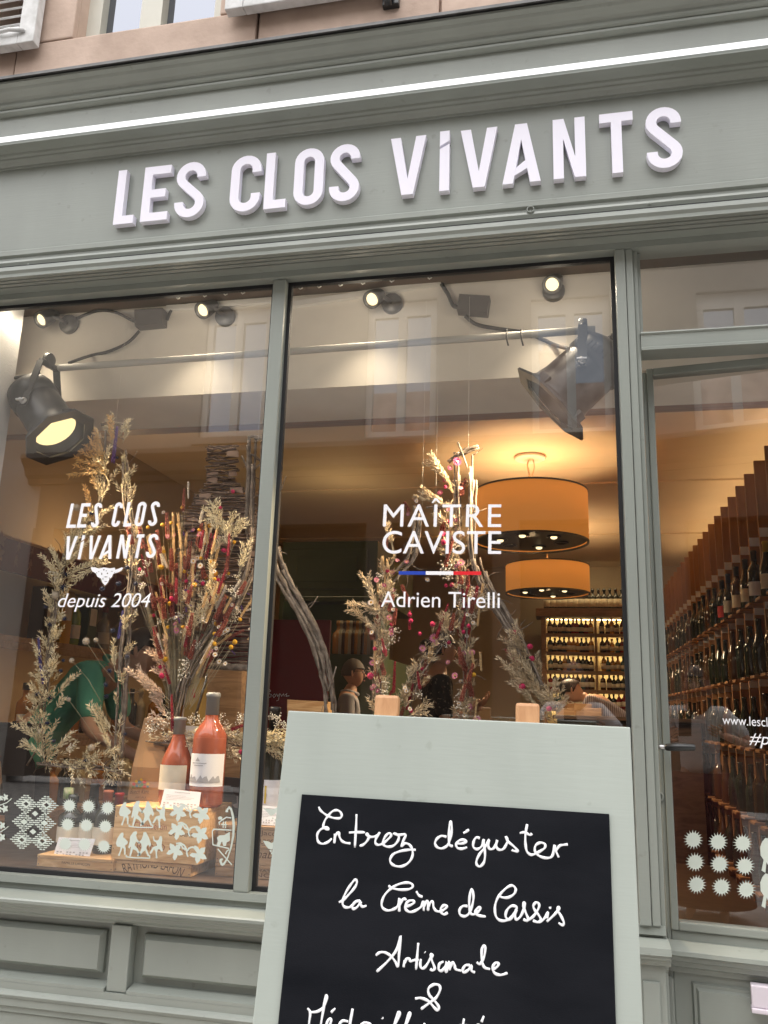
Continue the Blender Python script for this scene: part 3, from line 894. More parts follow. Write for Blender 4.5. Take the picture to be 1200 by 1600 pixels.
# sunbursts, diamonds, vine leaves, grape treaders, boat
def sunburst(cx, cy, R, n=18, ph=0.0):
    pts = []
    for k in range(n):
        a = 2 * math.pi * k / n + ph
        for da, rr in ((-0.5, 0.64), (-0.2, 0.74), (0.06, 1.0), (0.16, 0.76)):
            aa = a + da * 2 * math.pi / n
            pts.append((cx + R * rr * math.cos(aa), cy + R * rr * math.sin(aa)))
    return pts
for (x, y) in [(722, 258), (920, 266), (1122, 281), (705, 455), (900, 464), (1098, 476), (678, 658), (880, 664), (1082, 682)]:
    decal_polys('sunburst_decal', [sunburst(x / 6.667, 1220 + y / 6.667, 12.2)], pane_l)
dpts = []
S5 = lambda x, y: (x / 6.667, 1220 + y / 6.667)
quads = []
def q4(cx, cy, hw, hh, sk=0.0):
    return [S5(cx - hw, cy - sk * hw), S5(cx, cy - hh), S5(cx + hw, cy + sk * hw), S5(cx, cy + hh)]
rings = []
for (cx, cy, hollow) in [(272, 240, 1), (485, 252, 1), (250, 428, 0), (462, 440, 0), (228, 615, 1), (440, 628, 1)]:
    sk = 0.06
    for k in range(-4, 5):
        yy = k * 21.5
        wmax = 124 * (1 - abs(k) / 5.2)
        for ln in (0, 1):
            xo = wmax - ln * 40
            if xo < 6: continue
            for s in (-1, 1):
                xa, xb = s * xo, s * max(xo - 34, 4)
                if abs(xa - xb) < 8: continue
                xa, xb = min(xa, xb), max(xa, xb)
                jig = -7 if s < 0 else 7
                quads.append([S5(cx + xa, cy + yy - 6.5 + sk * xa), S5(cx + xb, cy + yy - 6.5 + sk * xb), S5(cx + xb, cy + yy + 6.5 + sk * xb), S5(cx + xa, cy + yy + 6.5 + sk * xa)])
    if hollow:
        rings.append([S5(cx - 42, cy - 2), S5(cx, cy - 34), S5(cx + 42, cy + 2), S5(cx, cy + 34)])
    else:
        quads.append(q4(cx, cy, 40, 32, sk))
for (cx, cy) in [(366, 342), (344, 530)]:
    quads.append(q4(cx, cy, 34, 30, 0.06))
mb = MB()
for k, pl in enumerate(quads): mb.flat([px_uv(*p) for p in pl], OG, UX, UZ, 0.00004 * (k % 6))
for pl in rings: mb.band([px_uv(*p) for p in pl], 0.0052, OG, UX, UZ, 0.0004, 0, True)
mb.build('diamond_decal', DECAL, pane_l)

def leaf(cx, cy, R, rot):
    pts = []
    for k in range(60):
        a = 2 * math.pi * k / 60
        r = 0.74 + 0.20 * math.cos(5 * a) + 0.05 * math.cos(15 * a)
        if abs(a - math.pi) < 0.22: r *= 0.45
        pts.append((cx + R * r * math.cos(a + rot), cy + R * r * math.sin(a + rot) * 1.05))
    return pts
S6 = lambda x, y: (160 + x / 5.4545, 1230 + y / 5.4545)
for i, (ax, ay, bx_, by) in enumerate([(645, 215, 845, 232), (633, 372, 833, 400), (618, 545, 820, 570)]):
    A, B = S6(ax, ay), S6(bx_, by)
    decal_polys('vine_leaf_decal', [leaf(A[0], A[1], 14.0, -0.9), leaf(B[0], B[1], 14.5, 0.5)], pane_l)
    o6 = (ax - 645, ay - 215)
    L6 = lambda pts: [S6(x + o6[0], y + o6[1]) for x, y in pts]
    decal_lines('vine_tendril_decal', [L6([(655, 150), (690, 145), (725, 165), (745, 200), (748, 240), (758, 262)]), L6([(752, 215), (765, 190), (795, 180), (825, 190)]), L6([(690, 150), (715, 190), (745, 205)])], 2.2, pane_l)
figs = [[(185, 130), (200, 125), (207, 145), (200, 165), (225, 185), (243, 205), (238, 222), (216, 238), (225, 260), (222, 312), (210, 318), (208, 265), (196, 255), (180, 300), (172, 326), (158, 322), (175, 280), (180, 250), (150, 245), (140, 220), (150, 180), (168, 150)],
        [(290, 120), (315, 115), (321, 133), (311, 150), (320, 180), (345, 213), (337, 222), (311, 203), (300, 235), (325, 262), (345, 300), (352, 320), (340, 326), (315, 282), (286, 268), (276, 300), (266, 330), (254, 328), (263, 280), (270, 240), (256, 262), (245, 255), (258, 200), (262, 160), (278, 138)],
        [(375, 125), (395, 120), (406, 140), (425, 180), (441, 228), (430, 250), (415, 228), (404, 242), (400, 262), (420, 308), (426, 332), (410, 326), (390, 278), (370, 290), (347, 322), (325, 331), (320, 322), (350, 283), (360, 250), (354, 216), (336, 226), (328, 214), (360, 183), (371, 150)],
        [(515, 155), (532, 160), (536, 185), (530, 240), (541, 282), (530, 291), (510, 267), (496, 272), (491, 300), (495, 346), (480, 346), (478, 290), (465, 267), (445, 300), (430, 311), (427, 300), (455, 250), (490, 238), (484, 211), (462, 200), (455, 160), (463, 158), (470, 188), (490, 195), (504, 188)]]
for (dx, dy) in ((0, 0), (-25, 260)):
    for fg in figs:
        decal_polys('grape_treader_decal', [[S6(x + dx, y + dy) for x, y in fg]], pane_l)
    decal_lines('treading_floor_decal', [[S6(225 + dx, 332 + dy), S6(300 + dx, 342 + dy), S6(432 + dx, 344 + dy)], [S6(228 + dx, 316 + dy), S6(228 + dx, 330 + dy)], [S6(430 + dx, 318 + dy), S6(430 + dx, 343 + dy)]], 1.6, pane_l)
decal_polys('boat_decal', [[S6(*p) for p in [(1080, 160), (1104, 180), (1122, 240), (1131, 320), (1124, 420), (1102, 520), (1070, 610), (1042, 660), (1022, 672), (1006, 660), (996, 632), (1000, 612), (1022, 606), (1030, 616), (1016, 628), (1022, 648), (1036, 640), (1066, 590), (1092, 500), (1106, 410), (1108, 320), (1102, 250), (1092, 200), (1080, 184), (1070, 200), (1074, 214), (1052, 214), (1046, 206), (1062, 182)]]], pane_l)
decal_lines('boat_cabin_decal', [[S6(1100, 366), S6(950, 358), S6(938, 374), S6(942, 490), S6(1078, 522)], [S6(984, 526), S6(1104, 662)], [S6(1030, 345), S6(1032, 290)], [S6(1050, 350), S6(1050, 290)], [S6(1015, 318), S6(1062, 318)], [S6(1000, 320), S6(996, 300), S6(1020, 280), S6(1060, 255), S6(1098, 262)], [S6(1050, 570), S6(1062, 545), S6(1082, 530)]], 1.7, pane_l)
decal_polys('boatmen_decal', [[S6(*p) for p in q] for q in ([(985, 258), (1000, 248), (1022, 252), (1020, 275), (990, 278)], [(975, 430), (1000, 410), (1040, 408), (1060, 395), (1086, 380), (1088, 455), (1060, 470), (1052, 500), (1030, 500), (1020, 460), (1000, 500), (975, 490), (985, 460)])], pane_l)
# vine sprig at the far left edge of the pane
decal_lines('vine_sprig_decal', [[S5(-40, 262), S5(20, 248), (S5(70, 228)), S5(105, 200), S5(122, 182)], [S5(-40, 545), S5(10, 530), S5(50, 505), S5(88, 474)]], 1.3, pane_l)
for (x, y, r) in [(55, 172, 4.6), (48, 290, 5.2), (0, 180, 4.4), (20, 465, 5.0), (18, 588, 5.2), (-20, 300, 5)]:
    q = S5(x, y); decal_polys('vine_sprig_decal', [leaf(q[0], q[1], r * 1.25, 0.6)], pane_l)
# bunch of grapes with wings under the shop name
S8 = lambda x, y: (80 + x / 6.3158, 770 + y / 6.3158)
em = [[S8(*p) for p in [(388, 735), (430, 735), (470, 748), (520, 735), (575, 745), (628, 738), (632, 760), (700, 735), (708, 745), (690, 770), (650, 788), (610, 800), (600, 830), (575, 850), (560, 885), (530, 915), (505, 885), (490, 845), (455, 828), (440, 795), (405, 775)]]]
decal_polys('grape_emblem', em, pane_l, WHITE_D)
mb = MB()
DKV = mat('emblem_cutout', (0.10, 0.075, 0.06), 0.6)
for (x, y, w2, h2) in [(520, 760, 9, 7), (556, 795, 8, 8), (500, 800, 6, 14), (540, 830, 22, 4), (540, 875, 18, 3), (512, 850, 4, 14), (575, 845, 4, 14), (470, 778, 10, 3), (600, 776, 12, 3), (545, 770, 5, 5), (450, 790, 5, 6), (628, 790, 5, 5)]:
    mb.flat([px_uv(*S8(x - w2, y)), px_uv(*S8(x, y - h2)), px_uv(*S8(x + w2, y)), px_uv(*S8(x, y + h2))], OG, UX, UZ, 0.0008)
mb.build('emblem_cutouts', DKV, pane_l)
# vine spray on the right pane, half hidden by the board
S9 = lambda x, y: (360 + x / 4.44, 1060 + y / 4.44)
decal_polys('vine_spray_decal', [[S9(*p) for p in q] for q in ([(225, 898), (262, 905), (300, 908), (330, 892), (350, 905), (350, 960), (330, 955), (318, 930), (300, 945), (280, 955), (262, 935)], [(288, 968), (296, 962), (302, 970), (294, 978)], [(305, 978), (330, 965), (350, 975), (350, 1010), (322, 1012)], [(226, 1125), (262, 1130), (285, 1142), (306, 1132), (322, 1150), (322, 1180), (300, 1175), (285, 1188), (262, 1180), (245, 1160)], [(270, 1194), (282, 1188), (290, 1198), (280, 1206)], [(280, 1212), (300, 1195), (318, 1210), (318, 1240), (296, 1232)])], pane_r)

# ---- on the door glass
OD = HNG + DN * (-0.0085)
VN = -DU
def door_uv(px, py):
    q = PPL(px, py, OD, DN); return ((q - OD).dot(VN), q.z)
def door_poly(name, pl, m=DECAL):
    mb = MB(); mb.flat([door_uv(*p) for p in pl], OD, VN, UZ, 0.0); return mb.build(name, m, door)
S3 = lambda x, y: (980 + x / 2.964, 1060 + y / 2.964)
for (x, y) in [(306, 747), (421, 758), (535, 764), (315, 851), (428, 860), (545, 869), (322, 955), (437, 966), (552, 978)]:
    q = S3(x, y); door_poly('sunburst_decal', sunburst(q[0], q[1], 15.8, 18, 0.1))
for dy in (0, 165):
    door_poly('grape_treader_decal', [S3(x, y + dy) for x, y in [(640, 738), (655, 742), (664, 760), (690, 790), (720, 815), (712, 838), (680, 850), (690, 930), (672, 935), (662, 880), (650, 860), (645, 850), (640, 900), (622, 890), (632, 840), (618, 820), (616, 780), (626, 755)]])
a, b_ = door_uv(1129, 1131.5), door_uv(1266, 1139)
text_on('web_lettering', 'www.lesclosvivants', a, b_, 0.0245, OD, VN, UZ, WHITE_D, door, 0.0)
a, b_ = door_uv(1171, 1162), door_uv(1224, 1165)
text_on('tag_lettering', '#ple', a, b_, 0.031, OD, VN, UZ, WHITE_D, door, 0.0, 0.25)
# ------------------------------------------------------------------ the houses across the street (seen mirrored in the panes)
OY = -8.5
def M_(px, py): return P(px, py, -OY)       # mirrored place: x, z of what the pane shows at that pixel
CREAMW = mat('cream_render', (0.44, 0.41, 0.36), 0.9, var=0.10, scale=0.9, bump=0.2, bscale=14)
TAUPE = mat('taupe_shop_paint', (0.11, 0.08, 0.06), 0.6, var=0.1, scale=2)
OPPWHITE = mat('white_casement', (0.86, 0.85, 0.80), 0.5)
opp = thing('town_house', 'cream rendered house across the street, mirrored in the shop windows', 'house', (0, OY, 0))
zc = M_(400, 706).z
wins = []
for (a, b_, t, bt) in [(-150, -45, 498, 690), (309, 425, 478, 684), (568, 683, 466, 684), (832, 951, 460, 680), (1100, 1222, 448, 672)]:
    q0, q1 = M_(a, bt), M_(b_, t)
    wins.append((q0.x, q1.x, q0.z, q1.z))
wins.append((wins[-1][0] + 2.25, wins[-1][1] + 2.25, wins[-1][2], wins[-1][3]))
wins.append((wins[0][0] - 2.25, wins[0][1] - 2.25, wins[0][2], wins[0][3]))
wins.sort()
wz0_, wz1_ = min(w[2] for w in wins), max(w[3] for w in wins)
mb = MB()
xs = [-14.0] + [e for w in wins for e in (w[0], w[1])] + [14.0]
for i in range(0, len(xs), 2):
    mb.box(xs[i], xs[i + 1], OY - 0.4, OY, zc, 7.8)
for w in wins:
    mb.box(w[0], w[1], OY - 0.4, OY, zc, w[2]); mb.box(w[0], w[1], OY - 0.4, OY, w[3], 7.8)
mb.build('wall', CREAMW, opp)
for w in wins:
    mb = MB(); x0, x1, z0, z1 = w
    m_ = (x0 + x1) / 2
    for a, b_ in ((x0, x0 + .09), (m_ - .06, m_ + .06), (x1 - .09, x1)):
        mb.box(a, b_, OY - 0.14, OY - 0.06, z0, z1)
    for a, b_ in ((x0 + .09, m_ - .06), (m_ + .06, x1 - .09)):
        mb.box(a, b_, OY - 0.135, OY - 0.07, z0, z0 + .10); mb.box(a, b_, OY - 0.135, OY - 0.07, z1 - .22, z1)
    wo = mb.build('window', OPPWHITE, opp)
    mb = MB(); mb.box(x0 + .08, x1 - .08, OY - 0.112, OY - 0.108, z0 + .08, z1 - .2); mb.build('pane', OPP_GLASS, wo)
    mb = MB(); mb.box(x0 - .08, x1 + .08, OY + 0.001, OY + 0.06, z0 - .12, z0 - .02); mb.build('sill', CREAMW, wo)
xl = M_(56, 712).x
shop2 = thing('facing_shop', 'taupe panelled shop front across the street, mirrored low in the windows', 'shop front', (0, OY, 0))
mb = MB()
pr = [(OY - .3, zc - .002), (OY + .34, zc - .002), (OY + .36, zc - .08), (OY + .30, zc - .14), (OY + .24, zc - .2), (OY + .20, zc - .30), (OY + .12, zc - .34), (OY + .10, zc - .42), (OY - .3, zc - .42)]
mb.run(pr, xl, 9.0); mb.build('cornice', TAUPE, shop2)
mb = MB(); mb.box(xl + .2, 9, OY - .3, OY + 0.06, zc - 1.1, zc - .421)
for k in range(8): mb.box(xl + .2 + 1.7 * k, xl + .55 + 1.7 * k, OY - .3, OY + 0.12, 0.1, zc - 1.101)
mb.box(xl + .56, 9, OY - .3, OY - .02, 0.1, 0.7)
mb.build('shop_frame', TAUPE, shop2)
mb = MB(); mb.box(xl + .56, 9, OY - .2, OY - .18, 0.701, zc - 1.102); mb.build('shop_glass', mat('dim_shop_glass', (0.03, 0.026, 0.022), 0.05), shop2)
mb = MB(); mb.box(-14, xl + .19, OY - .4, OY, -0.1, zc - 0.001); 
nb = mb.build('neighbour_house', mat('pale_grey_render', (0.42, 0.40, 0.37), 0.9, var=0.1, scale=1.5)); tag(nb, 'pale grey rendered ground floor across the street, mirrored at the left', 'house')
mb = MB(); mb.box(-0.55, 0.15, 0.05, 0.6, 9.0, 9.85); mb.box(-0.6, 0.2, 0.0, 0.65, 9.85, 9.92)
for k in range(3): mb.lathe([(0.08, 9.92), (0.07, 10.2)], 10, Matrix.Translation((-0.4 + 0.2 * k, 0.3, 0)))
mb.build('chimney', STONE, house)

# ------------------------------------------------------------------ shop room
ZF, ZC = 0.12, 2.95
BY, BB = 0.38, 0.74                        # plaster bulkhead: front face, rear
zb_ = P(447, 609, BY).z
zbeam0, zbeam1 = P(443, 655, BB).z, P(443, 643, BB).z
mb = MB(); mb.box(-3.2, 1.75, 0.62, 8.2, ZF - 0.1, ZF); struct('shop_floor', mb, DKWOOD)
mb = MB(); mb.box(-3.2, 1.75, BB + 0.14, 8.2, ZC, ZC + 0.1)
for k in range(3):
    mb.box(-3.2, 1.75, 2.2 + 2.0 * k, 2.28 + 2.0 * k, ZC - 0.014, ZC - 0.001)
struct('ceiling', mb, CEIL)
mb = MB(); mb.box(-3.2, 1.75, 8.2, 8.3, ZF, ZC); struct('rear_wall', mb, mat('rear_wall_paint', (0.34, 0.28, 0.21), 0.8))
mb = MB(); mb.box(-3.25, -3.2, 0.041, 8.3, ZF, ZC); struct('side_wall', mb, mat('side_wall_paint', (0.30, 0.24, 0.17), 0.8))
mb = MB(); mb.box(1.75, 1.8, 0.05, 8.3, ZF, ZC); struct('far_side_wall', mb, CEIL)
mb = MB()
mb.box(-3.2, 1.74, BY, BB, zb_, 2.69)
mb.box(-3.2, 1.74, BY + 0.1, BB + 0.139, 2.6901, ZC)
rc = MB(); rc.box(-3.2, 1.74, -0.029, BY, 2.690, 2.755); struct('recess_ceiling', rc, mat('unlit_recess_brown', (0.12, 0.085, 0.065), 0.7))  # brown kept dark: the shade of the unlit recess is in the colour
lint = struct('bulkhead', mb, PLASTER_IN)
mb = MB(); mb.box(-3.2, 1.74, BB + 0.001, BB + 0.12, zbeam0, ZC - 0.001); struct('beam', mb, BEAMWOOD)
# display floor behind the glass and the white side cheek
mb = MB(); mb.box(-3.1, xp1 - 0.01, 0.045, 0.61, 0.50, 0.598); struct('display_platform', mb, DKWOOD)
CHEEK = mat('white_cheek', (0.66, 0.66, 0.65), 0.7, bump=0.6, bscale=55, stretch=(1, 1, 8))
ck = MB(); ck.box(-2.16, -2.075, 0.045, 0.20, 0.6, 2.689); struct('window_reveal', ck, CHEEK)

# --- pendant drum lamps
SHADE = bpy.data.materials.new('amber_drum_shade'); SHADE.use_nodes = True
b_ = SHADE.node_tree.nodes['Principled BSDF']
b_.inputs['Base Color'].default_value = (0.75, 0.36, 0.10, 1); b_.inputs['Roughness'].default_value = 0.8
b_.inputs['Emission Color'].default_value = (1.0, 0.34, 0.055, 1); b_.inputs['Emission Strength'].default_value = 0.22
BULB = emis('warm_bulb', (1.0, 0.78, 0.40), 1.3)
CANBULB = emis('warm_can_lens', (1.0, 0.74, 0.34), 0.95)
def lamp(cx, cy, z0, z1, R, label, power):
    t = thing('pendant_lamp', label, 'lamp', (cx, cy, z0), 'amber drum pendant lamps on the ceiling')
    T = Matrix.Translation((cx, cy, 0))
    mb = MB(); mb.lathe([(R, z0 + 0.012), (R, z1 - 0.012), (R - 0.004, z1 - 0.012), (R - 0.004, z0 + 0.012)], 48, T, True, True); mb.build('shade', SHADE, t)
    mb = MB()
    for a in (z0, z1 - 0.012): mb.lathe([(R + 0.003, a), (R + 0.003, a + 0.012), (R - 0.012, a + 0.012), (R - 0.012, a)], 48, T, False, True)
    mb.build('hoop', GREYMET, t)
    mb = MB(); mb.lathe([(0.001, z0 + 0.020), (R - 0.013, z0 + 0.020), (R - 0.013, z0 + 0.026), (0.001, z0 + 0.026)], 40, T, False); mb.build('base_disc', BLACKMET, t)
    for k in range(6):
        an = k * 1.047 + 0.3
        p = Vector((cx + math.cos(an) * R * 0.55, cy + math.sin(an) * R * 0.55, z0 + 0.016))
        mb = MB(); mb.lathe([(0.050, 0.004), (0.052, -0.004), (0.040, -0.006), (0.036, 0.002)], 16, Matrix.Translation(p)); rg = mb.build('downlight', BLACKMET, t)
        if k in (1, 3, 4, 5):
            mb = MB(); mb.ball(p + Vector((0, 0, -0.006)), 0.024, 12, 6, (1, 1, 0.5)); mb.build('bulb', BULB, rg)
    mb = MB(); mb.lathe([(0.001, ZC - 0.001), (0.11, ZC - 0.001), (0.115, ZC - 0.018), (0.10, ZC - 0.026), (0.001, ZC - 0.026)], 28, T); mb.build('ceiling_rose', WHITEPL, t)
    mb = MB(); mb.tube([(cx - 0.012, cy, ZC - 0.026), (cx - 0.02, cy, ZC - 0.07), (cx + 0.01, cy, z1 + 0.05)], 0.006, 6)
    mb.tube([(cx + 0.025, cy, ZC - 0.026), (cx + 0.03, cy + 0.01, ZC - 0.08), (cx - 0.006, cy, z1 + 0.05)], 0.004, 6)
    mb.lathe([(0.035, z1 - 0.01), (0.035, z1 + 0.05), (0.02, z1 + 0.055)], 14, T); mb.build('cord', WHITEPL, t)
    l = bpy.data.lights.new('lamp_glow', 'POINT'); l.energy = power; l.color = (1.0, 0.67, 0.34); l.shadow_soft_size = 0.10
    lo = bpy.data.objects.new('lamp_glow', l); COL.objects.link(lo); lo.location = (cx, cy, z0 + 0.10); put_under(lo, t)
    l2 = bpy.data.lights.new('downlight_glow', 'SPOT'); l2.spot_size = math.radians(168); l2.spot_blend = 1.0; l2.energy = power * 6.0; l2.color = (1.0, 0.72, 0.42); l2.shadow_soft_size = 0.15
    lo2 = bpy.data.objects.new('downlight_glow', l2); COL.objects.link(lo2); lo2.location = (cx, cy, z0 - 0.03); put_under(lo2, t)
y1 = 3.45
c1 = P(829, 788, y1); R1 = (P(917, 775, y1).x - P(740, 775, y1).x) / 2
lamp(c1.x, y1, P(829, 833, y1 - R1).z + 0.01, P(829, 745, y1 - R1).z, R1, 'large amber drum lamp, the nearer one hanging close to the window', 22)
y2 = 5.9
c2 = P(855, 893, y2); R2 = (P(921, 893, y2).x - P(790, 893, y2).x) / 2
lamp(c2.x, y2, P(855, 921, y2 - R2).z + 0.01, P(855, 872, y2 - R2).z, R2, 'amber drum lamp hanging farther back, above the lit bottle shelves', 20)
for (x, y) in ((-1.6, 2.6), (-1.5, 5.2)):        # two more drum lamps in the left of the room, above what the photo shows
    pass

# --- small spotlights on the bulkhead
def spotlight(px, py, lx, lz, label):
    c = P(px, py, BY - 0.002)
    t = thing('spotlight', label, 'spotlight', (c.x, BY, c.z), 'small spotlights on the plaster bulkhead')
    R90 = Matrix.Rotation(math.pi / 2, 4, 'X')
    bc = Vector((c.x + lx, BY - 0.001, c.z + lz))
    mb = MB(); mb.lathe([(0.001, 0.024), (0.036, 0.024), (0.040, 0.018), (0.040, 0.0)], 20, Matrix.Translation(bc) @ R90); mb.build('base', GREYMET, t)
    d = Vector((-0.25 * (1 if lx >= 0 else -1), -0.72, -0.64)).normalized()
    M = Matrix.Translation(Vector((c.x, BY - 0.075, c.z))) @ d.to_track_quat('Z', 'Y').to_matrix().to_4x4()
    mb = MB(); mb.lathe([(0.001, -0.07), (0.014, -0.07), (0.024, -0.05), (0.032, -0.01), (0.034, 0.018), (0.034, 0.026), (0.027, 0.026), (0.024, 0.012)], 18, M); mb.build('head', GREYMET, t)
    mb = MB(); mb.tube([bc + Vector((0, -0.02, 0)), bc.lerp(Vector((c.x, BY - 0.075, c.z)), 0.5) + Vector((0, -0.03, 0.01)), Vector((c.x, BY - 0.075, c.z))], 0.008, 6); mb.build('arm', GREYMET, t)
    mb = MB(); mb.lathe([(0.001, 0.020), (0.023, 0.017), (0.023, 0.012)], 16, M); mb.build('bulb', BULB, t)
    l = bpy.data.lights.new('spot_glow', 'SPOT'); l.energy = 10; l.color = (1.0, 0.84, 0.62); l.spot_size = math.radians(110); l.spot_blend = 0.8; l.shadow_soft_size = 0.03
    lo = bpy.data.objects.new('spot_glow', l); COL.objects.link(lo)
    lo.matrix_world = Matrix.Translation(Vector((c.x, BY - 0.075, c.z)) + d * 0.03) @ Vector((0, 0.30, 0.95)).to_track_quat('Z', 'Y').to_matrix().to_4x4()
    put_under_light(lo, t)
    l = bpy.data.lights.new('bulkhead_fill', 'POINT'); l.energy = 0.62; l.color = (1.0, 0.86, 0.66); l.shadow_soft_size = 0.06  # added fill light, clear of the spotlight head, to brighten the bulkhead
    lo = bpy.data.objects.new('bulkhead_fill', l); COL.objects.link(lo); lo.location = (c.x, BY - 0.27, c.z - 0.10); put_under(lo, t)
def put_under_light(lo, t):
    mw = lo.matrix_world.copy(); lo.parent = t; lo.matrix_parent_inverse = world_of(t).inverted(); lo.matrix_basis = mw
spotlight(86, 510, 0.07, 0.0, 'small grey spotlight at the far left of the bulkhead')
spotlight(333, 496, 0.055, -0.005, 'small grey spotlight right of the left transformer box')
spotlight(591, 480, 0.055, 0.006, 'small grey spotlight left of the right transformer box')
spotlight(865, 458, 0.0, 0.004, 'small grey spotlight above the right stage lamp')

# --- transformer boxes, trunking, cables, tube
def tbox(pts, label, par=None):
    o = P(pts[0][0], pts[0][1], BY - 0.03)
    c = [P(x, y, BY - 0.001) for x, y in pts]
    f_ = [q + Vector((0, -0.045, 0)) for q in c]
    mb = MB(); mb.add(c + f_, [(4, 5, 6, 7), (0, 1, 5, 4), (1, 2, 6, 5), (2, 3, 7, 6), (3, 0, 4, 7)])
    t = mb.build('transformer_box', mat('box_grey', (0.085, 0.075, 0.07), 0.6)); tag(t, label, 'transformer', 'transformer boxes on the bulkhead')
tbox([(218, 492), (262, 489), (261, 513), (219, 517)], 'dark grey transformer box on the left of the bulkhead')
tbox([(720, 468), (767, 471), (763, 497), (716, 493)], 'dark grey transformer box, tilted, on the right of the bulkhead')
def cable(pts, label, r=0.006, name='cable', cat='cable', y=BY - 0.012, m=CABLE, grp=None):
    q = [P(a, b_, y if len(p) == 0 else p[0]) for a, b_, *p in pts]
    out = []
    for i in range(len(q) - 1):
        p0, p1, p2, p3 = q[max(i - 1, 0)], q[i], q[i + 1], q[min(i + 2, len(q) - 1)]
        for k in range(6):
            s = k / 6
            out.append(0.5 * ((2 * p1) + (p2 - p0) * s + (2 * p0 - 5 * p1 + 4 * p2 - p3) * s * s + (3 * p1 - p0 - 3 * p2 + p3) * s ** 3))
    out.append(q[-1])
    mb = MB(); mb.tube(out, r, 6); o = mb.build(name, m); tag(o, label, cat, grp); return o
cable([(110, 502), (150, 486), (180, 488), (205, 500), (219, 505)], 'dark cable from left spotlight to left transformer box', grp='cables on the bulkhead')
cable([(218, 517), (200, 535), (170, 549), (140, 556), (108, 567, 0.2)], 'dark cable dropping from left transformer box to stage lamp', grp='cables on the bulkhead')
cable([(261, 500), (272, 480), (300, 476), (330, 485)], 'dark cable from left transformer box to second spotlight', grp='cables on the bulkhead')
cable([(690, 444), (700, 460), (708, 477), (717, 480)], 'dark cable from trunking down to right transformer box', 0.008, grp='cables on the bulkhead')
cable([(727, 494), (745, 507), (780, 514), (825, 521), (870, 540), (902, 545, 0.22), (935, 538, 0.22), (958, 523, 0.22)], 'dark cable sagging from right transformer box behind stage lamp', 0.007, grp='cables on the bulkhead')
mb = MB(); a, b_ = P(300, 481, BY), P(690, 443, BY); mb.bbox(P(262, 484, BY).x, P(430, 478, BY).x, BY - 0.018, BY - 0.0005, a.z - 0.012, a.z + 0.012, 0.003)
a2 = P(470, 478, BY); 
mb.add([Vector((x, y, z + s)) for (x, z) in ((a2.x - 0.06, a2.z - 0.002), (b_.x, b_.z)) for y in (BY - 0.02, BY - 0.0005) for s in (-0.011, 0.011)], [(0, 1, 5, 4), (0, 2, 3, 1), (4, 5, 7, 6), (1, 3, 7, 5), (0, 4, 6, 2)])
o = mb.build('cable_trunking', WHITEPL); tag(o, 'white plastic cable trunking along the top of the bulkhead', 'trunking')
TY = 0.20
a, b_ = P(92, 575, TY), P(930, 515, TY)
zt_ = (a.z + b_.z) / 2
mb = MB(); mb.tube([Vector((a.x, TY, a.z)), Vector((b_.x, TY, b_.z))], 0.013, 12)
t_ = mb.build('hanging_tube', mat('white_tube', (0.52, 0.51, 0.47), 0.7)); tag(t_, 'white horizontal tube that carries the two black stage lamps', 'tube')
for px in (792, 815):
    q = P(px, 525, TY)
    mb = MB(); mb.tube([q + Vector((0, -0.02, 0.016)), q + Vector((0.0, -0.022, -0.02)), q + Vector((0.006, -0.02, -0.045))], 0.003, 6); o = mb.build('tube_hook', CABLE); tag(o, 'small dark wire hook hanging on the white tube', 'hook', 'wire hooks on the tube')

